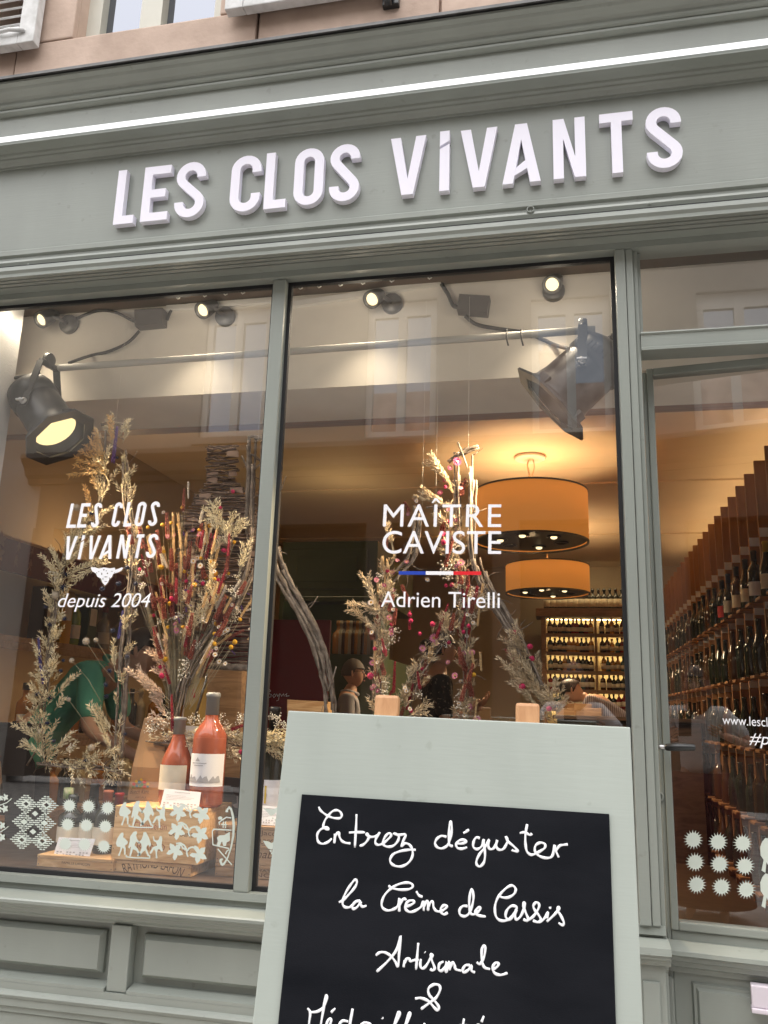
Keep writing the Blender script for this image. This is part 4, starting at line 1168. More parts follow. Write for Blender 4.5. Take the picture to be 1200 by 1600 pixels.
# --- stage lamps (par cans)
def stage_lamp(cpx, cy, axis, L, R, yoke_px, label, lit, cable_pts):
    c = P(*cpx, cy)
    ax = Vector(axis).normalized()
    t = thing('stage_lamp', label, 'stage lamp', c, 'black stage lamps on the white tube')
    M = Matrix.Translation(c) @ ax.to_track_quat('Z', 'Y').to_matrix().to_4x4()
    h = L / 2
    mb = MB(); mb.lathe([(0.001, -h), (R * .45, -h), (R * .62, -h + .012), (R * .80, -h * .80), (R * .86, -h * .66), (R * .86, -h * .30), (R * .80, -h * .28), (R * .82, -h * .2), (R * .84, h * .5), (R * .90, h * .82), (R * .99, h * .92), (R * .99, h), (R * .86, h), (R * .80, h * .7), (0.02, h * .66)], 32, M)
    mb.build('can', BLACKMET, t)
    mb = MB()
    for k in range(5):
        an = 2.2 + k * 0.16
        mb.bbox(-0.003, 0.003, R * .80, R * .868, -h * .60, -h * .40, 0.001, M @ Matrix.Rotation(an, 4, 'Z'))
        mb.bbox(-0.003, 0.003, R * .80, R * .868, -h * .60, -h * .40, 0.001, M @ Matrix.Rotation(an + 2.2, 4, 'Z'))
    mb.build('vent_slots', BLACK_RUB, t)
    # octagonal colour frame
    pts = [(R * 1.14 * math.cos(math.pi / 8 + k * math.pi / 4), R * 1.14 * math.sin(math.pi / 8 + k * math.pi / 4)) for k in range(8)]
    mb = MB(); mb.band(pts, R * 0.34, M @ Vector((0, 0, h + 0.004)), (M.to_3x3() @ UX), (M.to_3x3() @ UY), 0.008, 0, True)
    for k in range(4): mb.bbox(-0.02, 0.02, R * .92, R * 1.05, h - 0.03, h + 0.003, 0.002, M @ Matrix.Rotation(k * math.pi / 2 + .4, 4, 'Z'))
    mb.build('filter_frame', BLACKMET, t)
    mb = MB(); mb.lathe([(0.001, h * .80), (R * .78, h * .74), (R * .78, h * .70)], 28, M); mb.build('lens', CANBULB if lit > 0.5 else CANBULB, t)
    # yoke
    yp = P(*yoke_px, TY)
    side = ax.cross(UZ).normalized()
    mb = MB()
    for s in (-1, 1):
        p0, p1 = c + side * s * R * 0.92, yp + side * s * R * 0.42
        d = (p1 - p0)
        dn = d.normalized(); fw = dn.cross(side).normalized()
        for (u0, u1) in ((0, 1),):
            vs = [p + side * a + fw * b2 for p in (p0 - dn * .02, p1) for a in (-.003, .003) for b2 in (-.015, .015)]
            mb.add(vs, [(0, 1, 3, 2), (4, 6, 7, 5), (0, 4, 5, 1), (2, 3, 7, 6), (0, 2, 6, 4), (1, 5, 7, 3)])
    mb.tube([yp - side * R * .43, yp + side * R * .43], 0.012, 6)
    yk = mb.build('yoke', BLACKMET, t)
    mb = MB()
    for s in (-1, 1):
        p = c + side * s * (R * .95)
        mb.ball(p, 0.014, 10, 6); mb.tube([p - UZ * .0 - side * s * .0, p + side * s * 0.022], [0.008, 0.008], 8); mb.bbox(-.016, .016, -.005, .005, -.004, .004, .002, Matrix.Translation(p + side * s * .02))
    mb.build('wing_nut', STEEL, yk)
    mb = MB(); mb.tube([yp - UZ * .01, yp + UZ * .045], 0.011, 8); mb.lathe([(0.022, -0.014), (0.026, -0.01), (0.026, 0.01), (0.022, 0.014)], 14, Matrix.Translation((yp.x, TY, yp.z + 0.02)) @ Matrix.Rotation(math.pi / 2, 4, 'Y')); mb.build('clamp', GREYMET, yk)
    if cable_pts:
        q = [P(*p) for p in cable_pts]; mb = MB(); mb.tube(q, 0.007, 6); mb.build('flex', CABLE, t)
    l = bpy.data.lights.new('stage_beam', 'SPOT'); l.energy = lit; l.color = (1.0, 0.76, 0.46); l.spot_size = math.radians(58); l.spot_blend = 0.5; l.shadow_soft_size = R * 0.6
    lo = bpy.data.objects.new('stage_beam', l); COL.objects.link(lo)
    lo.matrix_world = Matrix.Translation(c + ax * (h + 0.02)) @ (-ax).to_track_quat('Z', 'Y').to_matrix().to_4x4(); put_under_light(lo, t)
stage_lamp((66, 641), 0.20, (0.56, -0.06, -0.66), 0.29, 0.105, (76, 570), 'black stage lamp at the left, its lit lens facing the street', 90,
           [(10, 615, 0.20), (4, 607, 0.20), (8, 596, 0.2), (25, 590, 0.2), (45, 587, 0.2), (62, 583, 0.2)])
stage_lamp((910, 586), 0.22, (-0.66, 0.02, -0.60), 0.27, 0.122, (911, 518), 'black stage lamp at the right, turned down towards the left', 90, [(945, 560, 0.22), (952, 540, 0.22), (957, 527, 0.22)])

# --- curtain rail with hooks at the top of the panes
rail = thing('curtain_rail', 'thin pale curtain rail with plastic hooks along the top of the panes', 'curtain rail', (0, 0.05, 2.5))
rz = P(660, 424, 0.05).z
mb = MB(); mb.box(-2.05, 0.16, 0.044, 0.054, rz - 0.004, rz + 0.003); mb.build('track', WHITEPL, rail)
hk = None
for px in (281, 322, 354, 381, 470, 499, 532, 567, 612, 671):
    x = P(px, 440, 0.05).x; z = rz - 0.004
    mb = MB(); mb.bbox(x - 0.010, x + 0.010, 0.042, 0.056, z - 0.010, z - 0.001, 0.002)
    mb.tube([(x - 0.004, 0.049, z - 0.010), (x - 0.005, 0.047, z - 0.022), (x, 0.047, z - 0.028), (x + 0.007, 0.047, z - 0.024), (x + 0.007, 0.047, z - 0.014)], 0.0025, 6)
    mb.build('hook', WHITEPL, rail)
x = P(1147, 384, 0.04); mb = MB(); mb.bbox(x.x - 0.012, x.x + 0.01, 0.03, 0.045, x.z - 0.02, x.z + 0.01, 0.003); o = mb.build('blind_bracket', WHITEPL); tag(o, 'small white bracket at the top of the door transom', 'bracket')
# ------------------------------------------------------------------ bottles
rng = random.Random(7)
def bottle_prof(h, r, kind='bord'):
    if kind == 'bord': return [(r * .86, 0), (r, .012), (r, h * .58), (r * .96, h * .63), (r * .70, h * .70), (r * .42, h * .755), (r * .38, h * .80), (r * .37, h * .955), (r * .42, h * .958), (r * .42, h * .985), (r * .36, h)]
    if kind == 'burg': return [(r * .86, 0), (r, .012), (r, h * .42), (r * .95, h * .50), (r * .75, h * .60), (r * .50, h * .71), (r * .38, h * .80), (r * .35, h * .955), (r * .41, h * .958), (r * .41, h * .985), (r * .35, h)]
    if kind == 'spirit': return [(r * .9, 0), (r, .01), (r, h * .56), (r * .93, h * .62), (r * .55, h * .69), (r * .34, h * .74), (r * .34, h * .86), (r * .44, h * .865), (r * .44, h), (r * .3, h)]
    return [(r * .9, 0), (r, .01), (r, h * .60), (r * .9, h * .64), (r * .36, h * .76), (r * .34, h)]
LABELM = {'cream': CREAMPAPER, 'white': PAPER, 'ochre': mat('ochre_label', (0.50, 0.38, 0.17), 0.8), 'red': mat('red_label', (0.42, 0.03, 0.04), 0.7), 'grey': mat('grey_label', (0.42, 0.40, 0.37), 0.8)}
CAPM = {'black': BLACKMET, 'red': mat('red_capsule', (0.40, 0.02, 0.02), 0.4), 'gold': mat('gold_capsule', (0.42, 0.28, 0.09), 0.4), 'yellow': mat('yellow_capsule', (0.62, 0.40, 0.04), 0.45), 'brown': mat('terracotta_capsule', (0.36, 0.11, 0.06), 0.5),
        'grey': mat('grey_capsule', (0.25, 0.25, 0.25), 0.5, metal=0.0), 'darkblue': mat('navy_capsule', (0.03, 0.04, 0.09), 0.4)}
PROTO = {}
def bottle_thing(name, label, group, h, r, kind, body, cap, lab, loc=(0, 0, 0), lz=(.14, .40), arc_=150, n=14):
    """a bottle standing at loc facing -y: body with capsule and paper label"""
    loc = Vector(loc)
    pr = bottle_prof(h, r, kind)
    mb = MB(); mb.lathe(pr, n, Matrix.Translation(loc)); root = mb.build(name, body)
    center_origin(root, loc)
    tag(root, label, 'bottle', group)
    if cap:
        top = [(q[0] + .0012, q[1]) for q in pr if q[1] >= h * .76]
        mb = MB(); mb.lathe(top + [(0.001, h + .0012)], n, Matrix.Translation(loc)); mb.build('capsule', CAPM[cap], root)
    if lab:
        mb = MB(); m = 9
        vs = []
        for i in range(m + 1):
            an = math.radians(-90 - arc_ / 2 + arc_ * i / m)
            for z in (h * lz[0], h * lz[1]): vs.append(loc + Vector((math.cos(an) * (r + .0012), math.sin(an) * (r + .0012), z)))
        mb.add(vs, [(2 * i, 2 * i + 2, 2 * i + 3, 2 * i + 1) for i in range(m)], True)
        mb.build('paper_label', LABELM[lab], root)
    return root
BODYN = {'dark green': WINE, 'brown': WINE_B, 'amber': WINE_Y, 'clear': WINE_C}

# ------------------------------------------------------------------ the wall of stepped boards behind the door
XW = 1.02
sw = thing('bottle_wall', 'long wall of stepped orange boards holding bottles, behind the door', 'wall display', (1.3, 2, ZF))
NP = 21
ys_ = [1.75 + 0.268 * i for i in range(NP)]
ztop = P(1138, 791, 3.35).z
rows = [1.76, 1.37, 0.98, 0.59, 0.22]
for i, y in enumerate(ys_):
    mb = MB(); mb.bbox(XW, XW + 0.42, y, y + 0.018, ZF, ztop, 0.002)
    bd = mb.build('stepped_board', ORANGEWOOD, sw)
    mb = MB()
    for z in rows:
        mb.bbox(XW - 0.045, XW + 0.2, y - 0.115, y - 0.001, z - 0.016, z - 0.001, 0.002)
    mb.build('bottle_ledge', ORANGEWOOD, bd)
    mb = MB()
    for z in rows:
        mb.box(XW + 0.002, XW + 0.075, y - 0.0025, y - 0.0008, z + 0.335, z + 0.385)
    mb.build('price_tag', PAPER, bd)
mb = MB(); mb.box(XW + 0.425, XW + 0.44, ys_[0], ys_[-1] + 0.1, ZF, ztop - 0.06); mb.build('back_board', ORANGEWOOD, sw)
mb = MB(); mb.box(XW + 0.46, XW + 0.50, ys_[0], ys_[-1], ztop - 0.10, ztop - 0.07); cv = mb.build('cove_light', emis('cove_glow', (1.0, 0.66, 0.31), 10.0), sw)
combos = [('dark green', 'black', 'cream', 'burg'), ('dark green', 'red', 'white', 'bord'), ('brown', 'gold', 'ochre', 'burg'), ('dark green', 'black', 'white', 'bord'), ('brown', 'black', 'cream', 'bord'), ('dark green', 'yellow', 'cream', 'burg'), ('dark green', 'darkblue', 'grey', 'burg'), ('dark green', 'black', 'red', 'bord')]
protos = []
for k, (b_, c_, l_, kd) in enumerate(combos):
    protos.append(None)
ROWN = ['top', 'second', 'third', 'fourth', 'lowest']
LABN = {'cream': 'cream', 'white': 'white', 'ochre': 'ochre', 'red': 'red', 'grey': 'grey'}
seq = [2, 1, 5, 3, 0, 4, 6, 7, 3, 2, 0, 5, 1, 4, 0, 3, 6, 2, 4, 0, 1]
for r_, z in enumerate(rows):
    for i, y in enumerate(ys_):
        k = seq[(i + r_ * 3) % len(seq)]
        b_, c_, l_, kd = combos[k]
        x = XW + 0.012 + rng.uniform(-.006, .006)
        loc = (x, y - 0.055, z)
        lab = '%s bottle with %s label, %s from the door, %s row of stepped wall' % (b_, LABN[l_], ORD[i + 1], ROWN[r_])
        if protos[k] is None:
            protos[k] = bottle_thing('wine_bottle', lab, 'bottles on the stepped wall', 0.30, 0.0385, kd, BODYN[b_], c_, l_, loc)
        else:
            copy_thing(protos[k], loc, rng.uniform(-.3, .3), lab, scale=(1, 1, rng.uniform(.94, 1.06)))

# ------------------------------------------------------------------ lit spirit shelves at the far end
YS = 7.75
sx = [P(854, 1000, YS).x, P(931, 1000, YS).x, P(985, 1000, YS).x]
zrow = [P(890, py, YS).z for py in (952, 990, 1019, 1048, 1077, 1106)]      # shelf surfaces, top row stands on the case
sh = thing('lit_shelves', 'back-lit wooden shelves full of small bottles at the far end of the room', 'shelves', ((sx[0] + sx[2]) / 2, YS, ZF))
FARWOOD = wood('far_shelf_wood', (0.16, 0.09, 0.045), (0.26, 0.15, 0.08), 2.0, (2, 10, 10), 0.5)
SHELFGLOW = mat('cream_shelf_back', (0.72, 0.60, 0.38), 0.7)
mb = MB(); mb.box(sx[0] - .06, sx[2] + .3, YS + .24, YS + .26, ZF, zrow[0] - .10); mb.build('back_panel', SHELFGLOW, sh)
for a, w in ((sx[0] - .06, .055), (sx[1] - .012, .024), (sx[2] + .28, .05)):
    mb = MB(); mb.bbox(a, a + w, YS - .06, YS + .239, ZF, zrow[0] - .10, .003); mb.build('upright', FARWOOD, sh)
mb = MB(); mb.bbox(sx[0] - .12, sx[2] + .34, YS - .12, YS + .26, zrow[0] - .099, zrow[0] - .002, .004); mb.build('top_board', FARWOOD, sh)
GLOW = emis('shelf_led', (1.0, 0.74, 0.34), 9.0)
for z in zrow[1:]:
    for a, b_ in ((sx[0] - .004, sx[1] - .013), (sx[1] + .013, sx[2] + .279)):
        mb = MB(); mb.bbox(a, b_, YS - .05, YS + .238, z - .016, z - .001, .002); sb = mb.build('shelf', FARWOOD, sh)
        mb = MB(); mb.box(a + .01, b_ - .01, YS + .175, YS + .20, z - .020, z - .0165); mb.build('light_strip', GLOW, sb)
        mb = MB(); mb.bbox(a, b_, YS - .05, YS - .04, z - .044, z - .0165, .001); mb.build('shelf_lip', FARWOOD, sb)
for a, b_ in ((sx[0] - .004, sx[1] - .013), (sx[1] + .013, sx[2] + .279)):
    mb = MB(); mb.box(a + .01, b_ - .01, YS + .175, YS + .20, zrow[0] - .106, zrow[0] - .1); mb.build('light_strip', GLOW, sh)
spk = [('dark green', WINE), ('brown', WINE_B), ('amber', WINE_Y), ('dark green', WINE), ('clear', WINE_C), ('brown', WINE_B)]
REDG = mat('ruby_bottle', (0.22, 0.02, 0.02), 0.1, spec=0.8); TEALG = mat('teal_bottle', (0.04, 0.10, 0.10), 0.1, spec=0.8)
kinds = [('dark', WINE), ('brown', WINE_B), ('amber', WINE_Y), ('ruby', REDG), ('teal', TEALG), ('dark', WINE), ('brown', WINE_B)]
pr_small = {}
SHN = ['', 'top lit', 'second lit', 'third lit', 'fourth lit', 'lowest lit']
for r_, z in enumerate(zrow[1:], 1):
    for bay, (a, b_, n_) in enumerate(((sx[0] + .02, sx[1] - .03, 10), (sx[1] + .05, sx[2] + .05, 7))):
        for i in range(n_):
            nm, m_ = rng.choice(kinds)
            x = lerp(a, b_, (i + .5) / n_) + rng.uniform(-.008, .008)
            lab = 'small %s bottle, %s in the %s bay on the %s shelf' % (nm, ORD[i + 1], ('wide left', 'narrow right')[bay], SHN[r_])
            hs_ = rng.uniform(.82, 1.06)
            if nm not in pr_small:
                mb = MB(); mb.lathe(bottle_prof(0.20, 0.030, 'spirit'), 12); mb.mat = 1
                mb.lathe([(0.0312, 0.03), (0.0312, 0.085)], 12)
                o = mb.build('spirit_bottle', [m_, CREAMPAPER]); pr_small[nm] = o
            else:
                o = pr_small[nm].copy(); COL.objects.link(o)
            o.location = (x, YS + .03, z); o.scale = (1, 1, hs_); tag(o, lab, 'bottle', 'small bottles on the lit shelves')
po = None
for i in range(15):
    x = lerp(sx[0] - .02, sx[2] + .02, (i + .5) / 15)
    lab = 'dark bottle with glowing cream label, %s along the top of the lit shelves' % ORD[i + 1]
    if po is None:
        mb = MB(); mb.lathe(bottle_prof(0.25, 0.042, 'spirit'), 12); mb.mat = 1; mb.lathe([(0.0435, 0.03), (0.0435, 0.125)], 12)
        po = o = mb.build('spirit_bottle', [WINE, CREAMPAPER])
    else:
        o = po.copy(); COL.objects.link(o)
    o.location = (x, YS + .03, zrow[0]); tag(o, lab, 'bottle', 'bottles along the top of the lit shelves')
l = bpy.data.lights.new('case_top_glow', 'AREA'); l.shape = 'RECTANGLE'; l.size = 0.9; l.size_y = 0.04; l.energy = 1.6; l.color = (1.0, 0.72, 0.36)
lo = bpy.data.objects.new('case_top_glow', l); COL.objects.link(lo); lo.location = ((sx[0] + sx[2]) / 2, YS - .1, zrow[0] + .5); lo.rotation_euler = (math.radians(30), 0, 0); put_under(lo, sh)

# ------------------------------------------------------------------ shelves along the left wall
XS = -2.72
mbk = thing('wall_shelving', 'wooden wall shelving with a dark red carved pelmet along the left wall', 'shelves', (-2.9, 2.0, ZF))
yA, yB = 0.66, 3.9
z_s = [PX(100, 1005, XS).z, PX(60, 1150, XS).z, PX(40, 1275, XS).z]
z_p1, z_p0 = PX(60, 856, XS + .02).z, PX(60, 905, XS + .02).z
mb = MB(); mb.box(XS - .43, XS - .41, yA, yB, ZF, z_p1); mb.build('back_panel', mat('shelf_back_cream', (0.55, 0.42, 0.25), 0.7), mbk)
for k, z in enumerate(z_s):
    mb = MB(); mb.bbox(XS - .409, XS, yA, yB, z - .03, z, .003); s_ = mb.build('shelf', SHELFWOOD, mbk)
    mb = MB(); mb.bbox(XS - .012, XS + .001, yA, yB, z - .065, z - .0305, .002); mb.build('shelf_lip', SHELFWOOD, s_)
    mb = MB(); mb.box(XS - .06, XS - .03, yA + .05, yB - .05, z - .038, z - .031); mb.build('light_strip', emis('shelf_led_warm', (1.0, 0.66, 0.28), 3.0), s_)
mb = MB(); mb.bbox(XS, XS + .02, yA, yB + .4, z_p0, z_p1, .003)
PELM = mat('dark_red_pelmet', (0.115, 0.018, 0.020), 0.6)
pm = mb.build('pelmet', PELM, mbk); pm['label'] = 'dark red pelmet with cut-out grape treaders and leaves'
mb = MB()
PO = Vector((XS + .0205, 0, 0)); PU = UY; 
def pel(y0, z0, s, fg):
    x0, y0_ = min(p[0] for p in fg), max(p[1] for p in fg)
    pts = [(y0 + (p[0] - x0) * s, z0 + (y0_ - p[1]) * s) for p in fg]
    mb.flat(pts, PO, UY, UZ, 0.0)
hh = z_p1 - z_p0
for k in range(7):
    yb_ = yA + .05 + .48 * k
    for j in range(2):
        for q in range(2):
            fg = figs[(k + j + q) % 4]
            pel(yb_ + q * .11, z_p0 + .03 + j * (hh / 2 - .01), hh / 2 * .8 / 215, fg)
    for j in range(2):
        for q in range(2):
            L_ = leaf(0, 0, 1.0, 0.4); mb.flat([(yb_ + .27 + q * .09 + p[0] * .042, z_p0 + .075 + j * (hh / 2 - .01) + p[1] * .042) for p in L_], PO, UY, UZ, 0.0)
mb.build('pelmet_pattern', mat('pelmet_tan', (0.24, 0.12, 0.075), 0.7), mbk)
mb = MB(); mb.box(XS - .3, XS + .0, yA, yB + .4, z_p1 + .001, z_p1 + .02); mb.build('top_board', SHELFWOOD, mbk)
# goods on the shelves: gift tubes, bottles
BOXC = {'black': mat('black_box', (0.02, 0.02, 0.022), 0.5), 'gold': mat('gold_box', (0.55, 0.30, 0.05), 0.4), 'green': mat('lime_bottle', (0.25, 0.32, 0.05), 0.15), 'olive': mat('olive_box', (0.10, 0.11, 0.04), 0.5)}
def giftbox(y, z, h, w, colr, label):
    mb = MB(); mb.bbox(XS - .16, XS - .16 + w, y, y + w, z, z + h, .004); o = mb.build('gift_box', BOXC[colr]); center_origin(o, (XS - .12, y, z))
    mb = MB(); mb.box(XS - .16 + w + .0005, XS - .16 + w + .0015, y + .015, y + w - .015, z + h * .45, z + h * .8); mb.build('label_panel', CREAMPAPER, o)
    tag(o, label, 'gift box', 'gift boxes on the left shelves')
giftbox(1.62, z_s[0] + .001, .30, .10, 'black', 'tall black gift box at the window end of the upper left shelf')
giftbox(1.78, z_s[0] + .001, .30, .10, 'gold', 'tall gold gift box beside the black one on the upper left shelf')
giftbox(2.05, z_s[0] + .001, .29, .10, 'olive', 'dark olive gift box beyond the lime bottle on the upper left shelf')
o = bottle_thing('wine_bottle', 'lime green bottle between gold and olive gift boxes', 'bottles on the left shelves', .30, .04, 'bord', BOXC['green'], 'gold', 'cream', (XS - .1, 1.96, z_s[0] + .001))
o.rotation_euler.z = math.radians(60)
first = {}
names = [('clear', WINE_C, 'brown', 'cream'), ('amber', WINE_Y, 'black', 'white'), ('dark green', WINE, 'red', 'cream')]
for r_ in range(3):
    n_ = (9, 14, 14)[r_]
    for i in range(n_):
        y = lerp((2.2, 1.5, 1.5)[r_], 3.8, (i + .5) / n_)
        nm, bd, cp, lb = names[(0 if r_ == 0 else (i * 7 + r_) % 3)]
        lab = '%s bottle with %s label, %s from the window on the %s left shelf' % (nm, lb, ORD[i + 1], ('upper', 'middle', 'lower')[r_])
        loc = (XS - .11 + rng.uniform(-.02, .02), y, z_s[r_] + .001)
        if nm not in first:
            first[nm] = bottle_thing('wine_bottle', lab, 'bottles on the left shelves', .27, .04, 'spirit' if nm != 'dark green' else 'bord', bd, cp, lb, loc); first[nm].rotation_euler.z = math.radians(60)
        else:
            copy_thing(first[nm], loc, math.radians(60), lab, scale=(1, 1, rng.uniform(.85, 1.05)))
# ------------------------------------------------------------------ green cupboard and what stands round it
GREEN = mat('dark_green_paint', (0.052, 0.080, 0.032), 0.5, var=0.1, scale=3)
yG = 3.2
gx0, gx1 = -2.0, P(589, 900, yG).x
gz1, gz0 = P(500, 846, yG).z, P(500, 932, yG).z
cup = thing('green_cupboard', 'tall dark green cupboard with a bottle niche, left of the room', 'cupboard', ((gx0 + gx1) / 2, yG, ZF))
mb = MB(); mb.bbox(gx0, gx1, yG, yG + 1.4, gz0, gz1, .004)
mb.build('upper_case', GREEN, cup)
mb = MB(); mb.bbox(gx0 + .05, gx1 - .07, yG - .02, yG - .001, gz0 + .05, gz1 - .06, .006); mb.bbox(gx0 + .12, gx1 - .14, yG - .032, yG - .021, gz0 + .1, gz1 - .12, .005); mb.build('door_panel', GREEN, cup)
zn = P(560, 1022, yG).z
mb = MB(); mb.bbox(gx0, gx0 + .03, yG, yG + .5, zn, gz0 - .001, .002); mb.bbox(gx1 - .03, gx1, yG, yG + .5, zn, gz0 - .001, .002); mb.box(gx0 + .03, gx1 - .03, yG + .42, yG + .45, zn, gz0 - .001); mb.build('niche', GREEN, cup)
mb = MB(); mb.bbox(gx0, gx1, yG, yG + 1.4, ZF, zn - .001, .004); mb.build('lower_case', GREEN, cup)
mb = MB(); mb.bbox(gx0 + .031, gx1 - .031, yG, yG + .012, gz0 - .035, gz0 - .0015, .002); mb.build('niche_lip', GREEN, cup)
mb = MB(); mb.box(gx0 + .05, gx1 - .05, yG + .02, yG + .04, gz0 - .008, gz0 - .0015); mb.build('light_strip', emis('niche_led', (1.0, .75, .4), 2.5), cup)
for (px_, py_, pz_, en_, par_) in ((gx1 - .45, yG + .7, gz1 + .12, 3.2, cup), (XS - .12, 2.3, z_p1 + .10, 4.0, mbk)):
    l = bpy.data.lights.new('uplight_glow', 'POINT'); l.energy = en_; l.color = (1.0, .66, .32); l.shadow_soft_size = .08
    lo = bpy.data.objects.new('uplight_glow', l); COL.objects.link(lo); lo.location = (px_, py_, pz_); put_under(lo, par_)
for i in range(11):
    x = lerp(gx0 + .4, gx1 - .05, (i + .5) / 11)
    nm = ('amber', 'clear', 'brown')[i % 3]; m_ = {'amber': WINE_Y, 'clear': WINE_C, 'brown': WINE_B}[nm]
    mb = MB(); mb.lathe(bottle_prof(.24, .042, 'spirit'), 12, Matrix.Translation((x, yG + .12, zn + .001))); o = mb.build('spirit_bottle', m_); center_origin(o, (x, yG + .12, zn + .001))
    tag(o, '%s decanter bottle, %s from the left in the green cupboard niche' % (nm, ORD[i + 1]), 'bottle', 'bottles in the green cupboard')
# dark red banner with handwriting
RED = mat('wine_red_cloth', (0.13, 0.004, 0.008), 0.7)
yR = 1.55
ra, rb = P(330, 1060, yR).x, P(512, 1060, yR).x
mb = MB(); mb.bbox(ra, rb, yR, yR + .03, ZF, P(450, 968, yR).z, .005); bn = mb.build('red_banner', RED); tag(bn, 'dark wine red standing banner with thin white handwriting, behind the mullion', 'banner')
BO = Vector((0, yR - .001, 0))
mb = MB()
for ln in [[(418, 1090), (417, 1078), (421, 1077), (423, 1080), (418, 1083), (424, 1085), (423, 1089), (417, 1090)], [(429, 1084), (426, 1087), (428, 1090), (431, 1087), (429, 1084)], [(432, 1084), (434, 1088), (437, 1084), (435, 1094), (432, 1095)], [(438, 1084), (440, 1088), (443, 1084), (444, 1088)], [(445, 1086), (448, 1084), (447, 1088), (452, 1087)]]:
    mb.band([(lambda q: (q.x, q.z))(P(a, b_, yR - .001)) for a, b_ in ln], .0022, BO, UX, UZ, .0005)
mb.build('handwriting', CHALK, bn)
# low counter with flat boxes at the right of the room
yC = 4.3
ca, cb_ = P(870, 1100, yC).x, 0.95
ctr = thing('counter', 'dark low counter with brown boxes stacked, right of the room', 'counter', ((ca + cb_) / 2, yC, ZF))
mb = MB(); mb.bbox(ca, cb_, yC, yC + .8, ZF, P(900, 1118, yC).z - .03, .004); mb.build('body', DKWOOD, ctr)
mb = MB(); mb.bbox(ca - .03, cb_ + .03, yC - .03, yC + .83, P(900, 1118, yC).z - .029, P(900, 1118, yC).z, .004); mb.build('worktop', DKWOOD, ctr)
zt = P(900, 1118, yC).z + .001
for i, (px, w, h) in enumerate([(888, .16, .05), (905, .14, .09), (925, .16, .06)]):
    x = P(px, 1110, yC + .2).x
    mb = MB(); mb.bbox(x - w / 2, x + w / 2, yC + .1, yC + .3, zt, zt + h, .004, ); o = mb.build('cardboard_box', CRATE_D); center_origin(o, (x, yC + .2, zt)); o.rotation_euler.z = (-.2, .3, -.1)[i]
    tag(o, ('flat brown box at the left of the dark counter', 'tallest brown box in the middle of the counter', 'flat brown box beside the striped shirt on the counter')[i], 'box', 'brown boxes on the counter')
# wall picture frame and things in the dark rear
mb = MB(); q0, q1 = P(505, 1010, 2.9), P(520, 985, 2.9)
# ------------------------------------------------------------------ the window display: crates, bottles, cards
ZD = 0.599
def crate(name, px0, px1, zb, zt, y0, dep, m, label, lid=True, x0=None, x1=None):
    x0 = P(px0[0], px0[1], y0).x if x0 is None else x0
    x1 = P(px1[0], px1[1], y0).x if x1 is None else x1
    t = thing(name, label, 'wine crate', ((x0 + x1) / 2, y0 + dep / 2, zb))
    th = 0.010
    hb = (zt - zb)
    mb = MB(); mb.bbox(x0, x1, y0, y0 + th, zb, zt - .0105, .0015); mb.build('front_board', m, t)
    mb = MB(); mb.bbox(x0, x1, y0 + dep - th, y0 + dep, zb, zt - .0105, .0015); mb.build('rear_board', m, t)
    mb = MB(); mb.bbox(x0, x0 + th, y0 + th + .0005, y0 + dep - th - .0005, zb, zt - .0105, .0015); mb.build('side_board', m, t)
    mb = MB(); mb.bbox(x1 - th, x1, y0 + th + .0005, y0 + dep - th - .0005, zb, zt - .0105, .0015); mb.build('side_board', m, t)
    mb = MB(); mb.bbox(x0 - .001, x1 + .001, y0 - .001, y0 + dep + .001, zt - .010, zt, .0015); mb.build('lid', m, t)
    mb = MB()
    for z in (zb + hb * .2, zb + hb * .8):
        for x in (x0 + .006, x1 - .006): mb.ball(Vector((x, y0 - .0005, z)), .0016, 6, 4)
    mb.build('nails', INK, t)
    return t, x0, x1
def front_text(t, s, x0, x1, z0, cap, y0, m=BURN, **k):
    return text_on('burnt_lettering', s, (x0, z0), (x1, z0), cap, Vector((0, y0, 0)), UX, UZ, m, t, .0006, **k)
yc1 = 0.14
zl = P(118, 1339, yc1).z
cr1, a, b_ = crate('wine_crate', (58, 1345), (177, 1352), ZD, zl, yc1, .20, CRATE, 'low pale pine crate stamped FAMILLE LANCON at the left of the display')
w = b_ - a
front_text(cr1, 'FAMILLE LANÇON', lerp(a, b_, .33), lerp(a, b_, .70), ZD + (zl - ZD) * .36, (zl - ZD) * .20, yc1)
yc2 = 0.15
cr2, a2, b2 = crate('wine_crate', (178, 1358), (298, 1368), ZD, P(240, 1347, yc2).z, yc2, .25, CRATE, 'pine crate stamped RAYMOND LAFON under the decorated crate')
z2 = P(240, 1347, yc2).z
front_text(cr2, 'RAYMOND LAFON', a2 + .035, b2 - .03, ZD + .018, .030, yc2, arcR=.22)
zc3 = P(240, 1262, yc2 - .005).z
cr3, a3, b3 = crate('wine_crate', (173, 1340), (308, 1350), z2 + .001, zc3, yc2 - .005, .27, CRATE, 'big pine crate behind the grape treader decals, carrying the rose bottles')
front_text(cr3, 'DOMAINE', lerp(a3, b3, .66), lerp(a3, b3, .93), lerp(z2, zc3, .50), .012, yc2 - .005)
front_text(cr3, 'Chambertin', lerp(a3, b3, .24), lerp(a3, b3, .62), lerp(z2, zc3, .60), .020, yc2 - .005, mat('red_stamp', (.42, .13, .08), .8))
front_text(cr3, 'GRAND CRU', lerp(a3, b3, .2), lerp(a3, b3, .9), lerp(z2, zc3, .22), .020, yc2 - .005, mat('rust_stamp', (.38, .15, .08), .8))
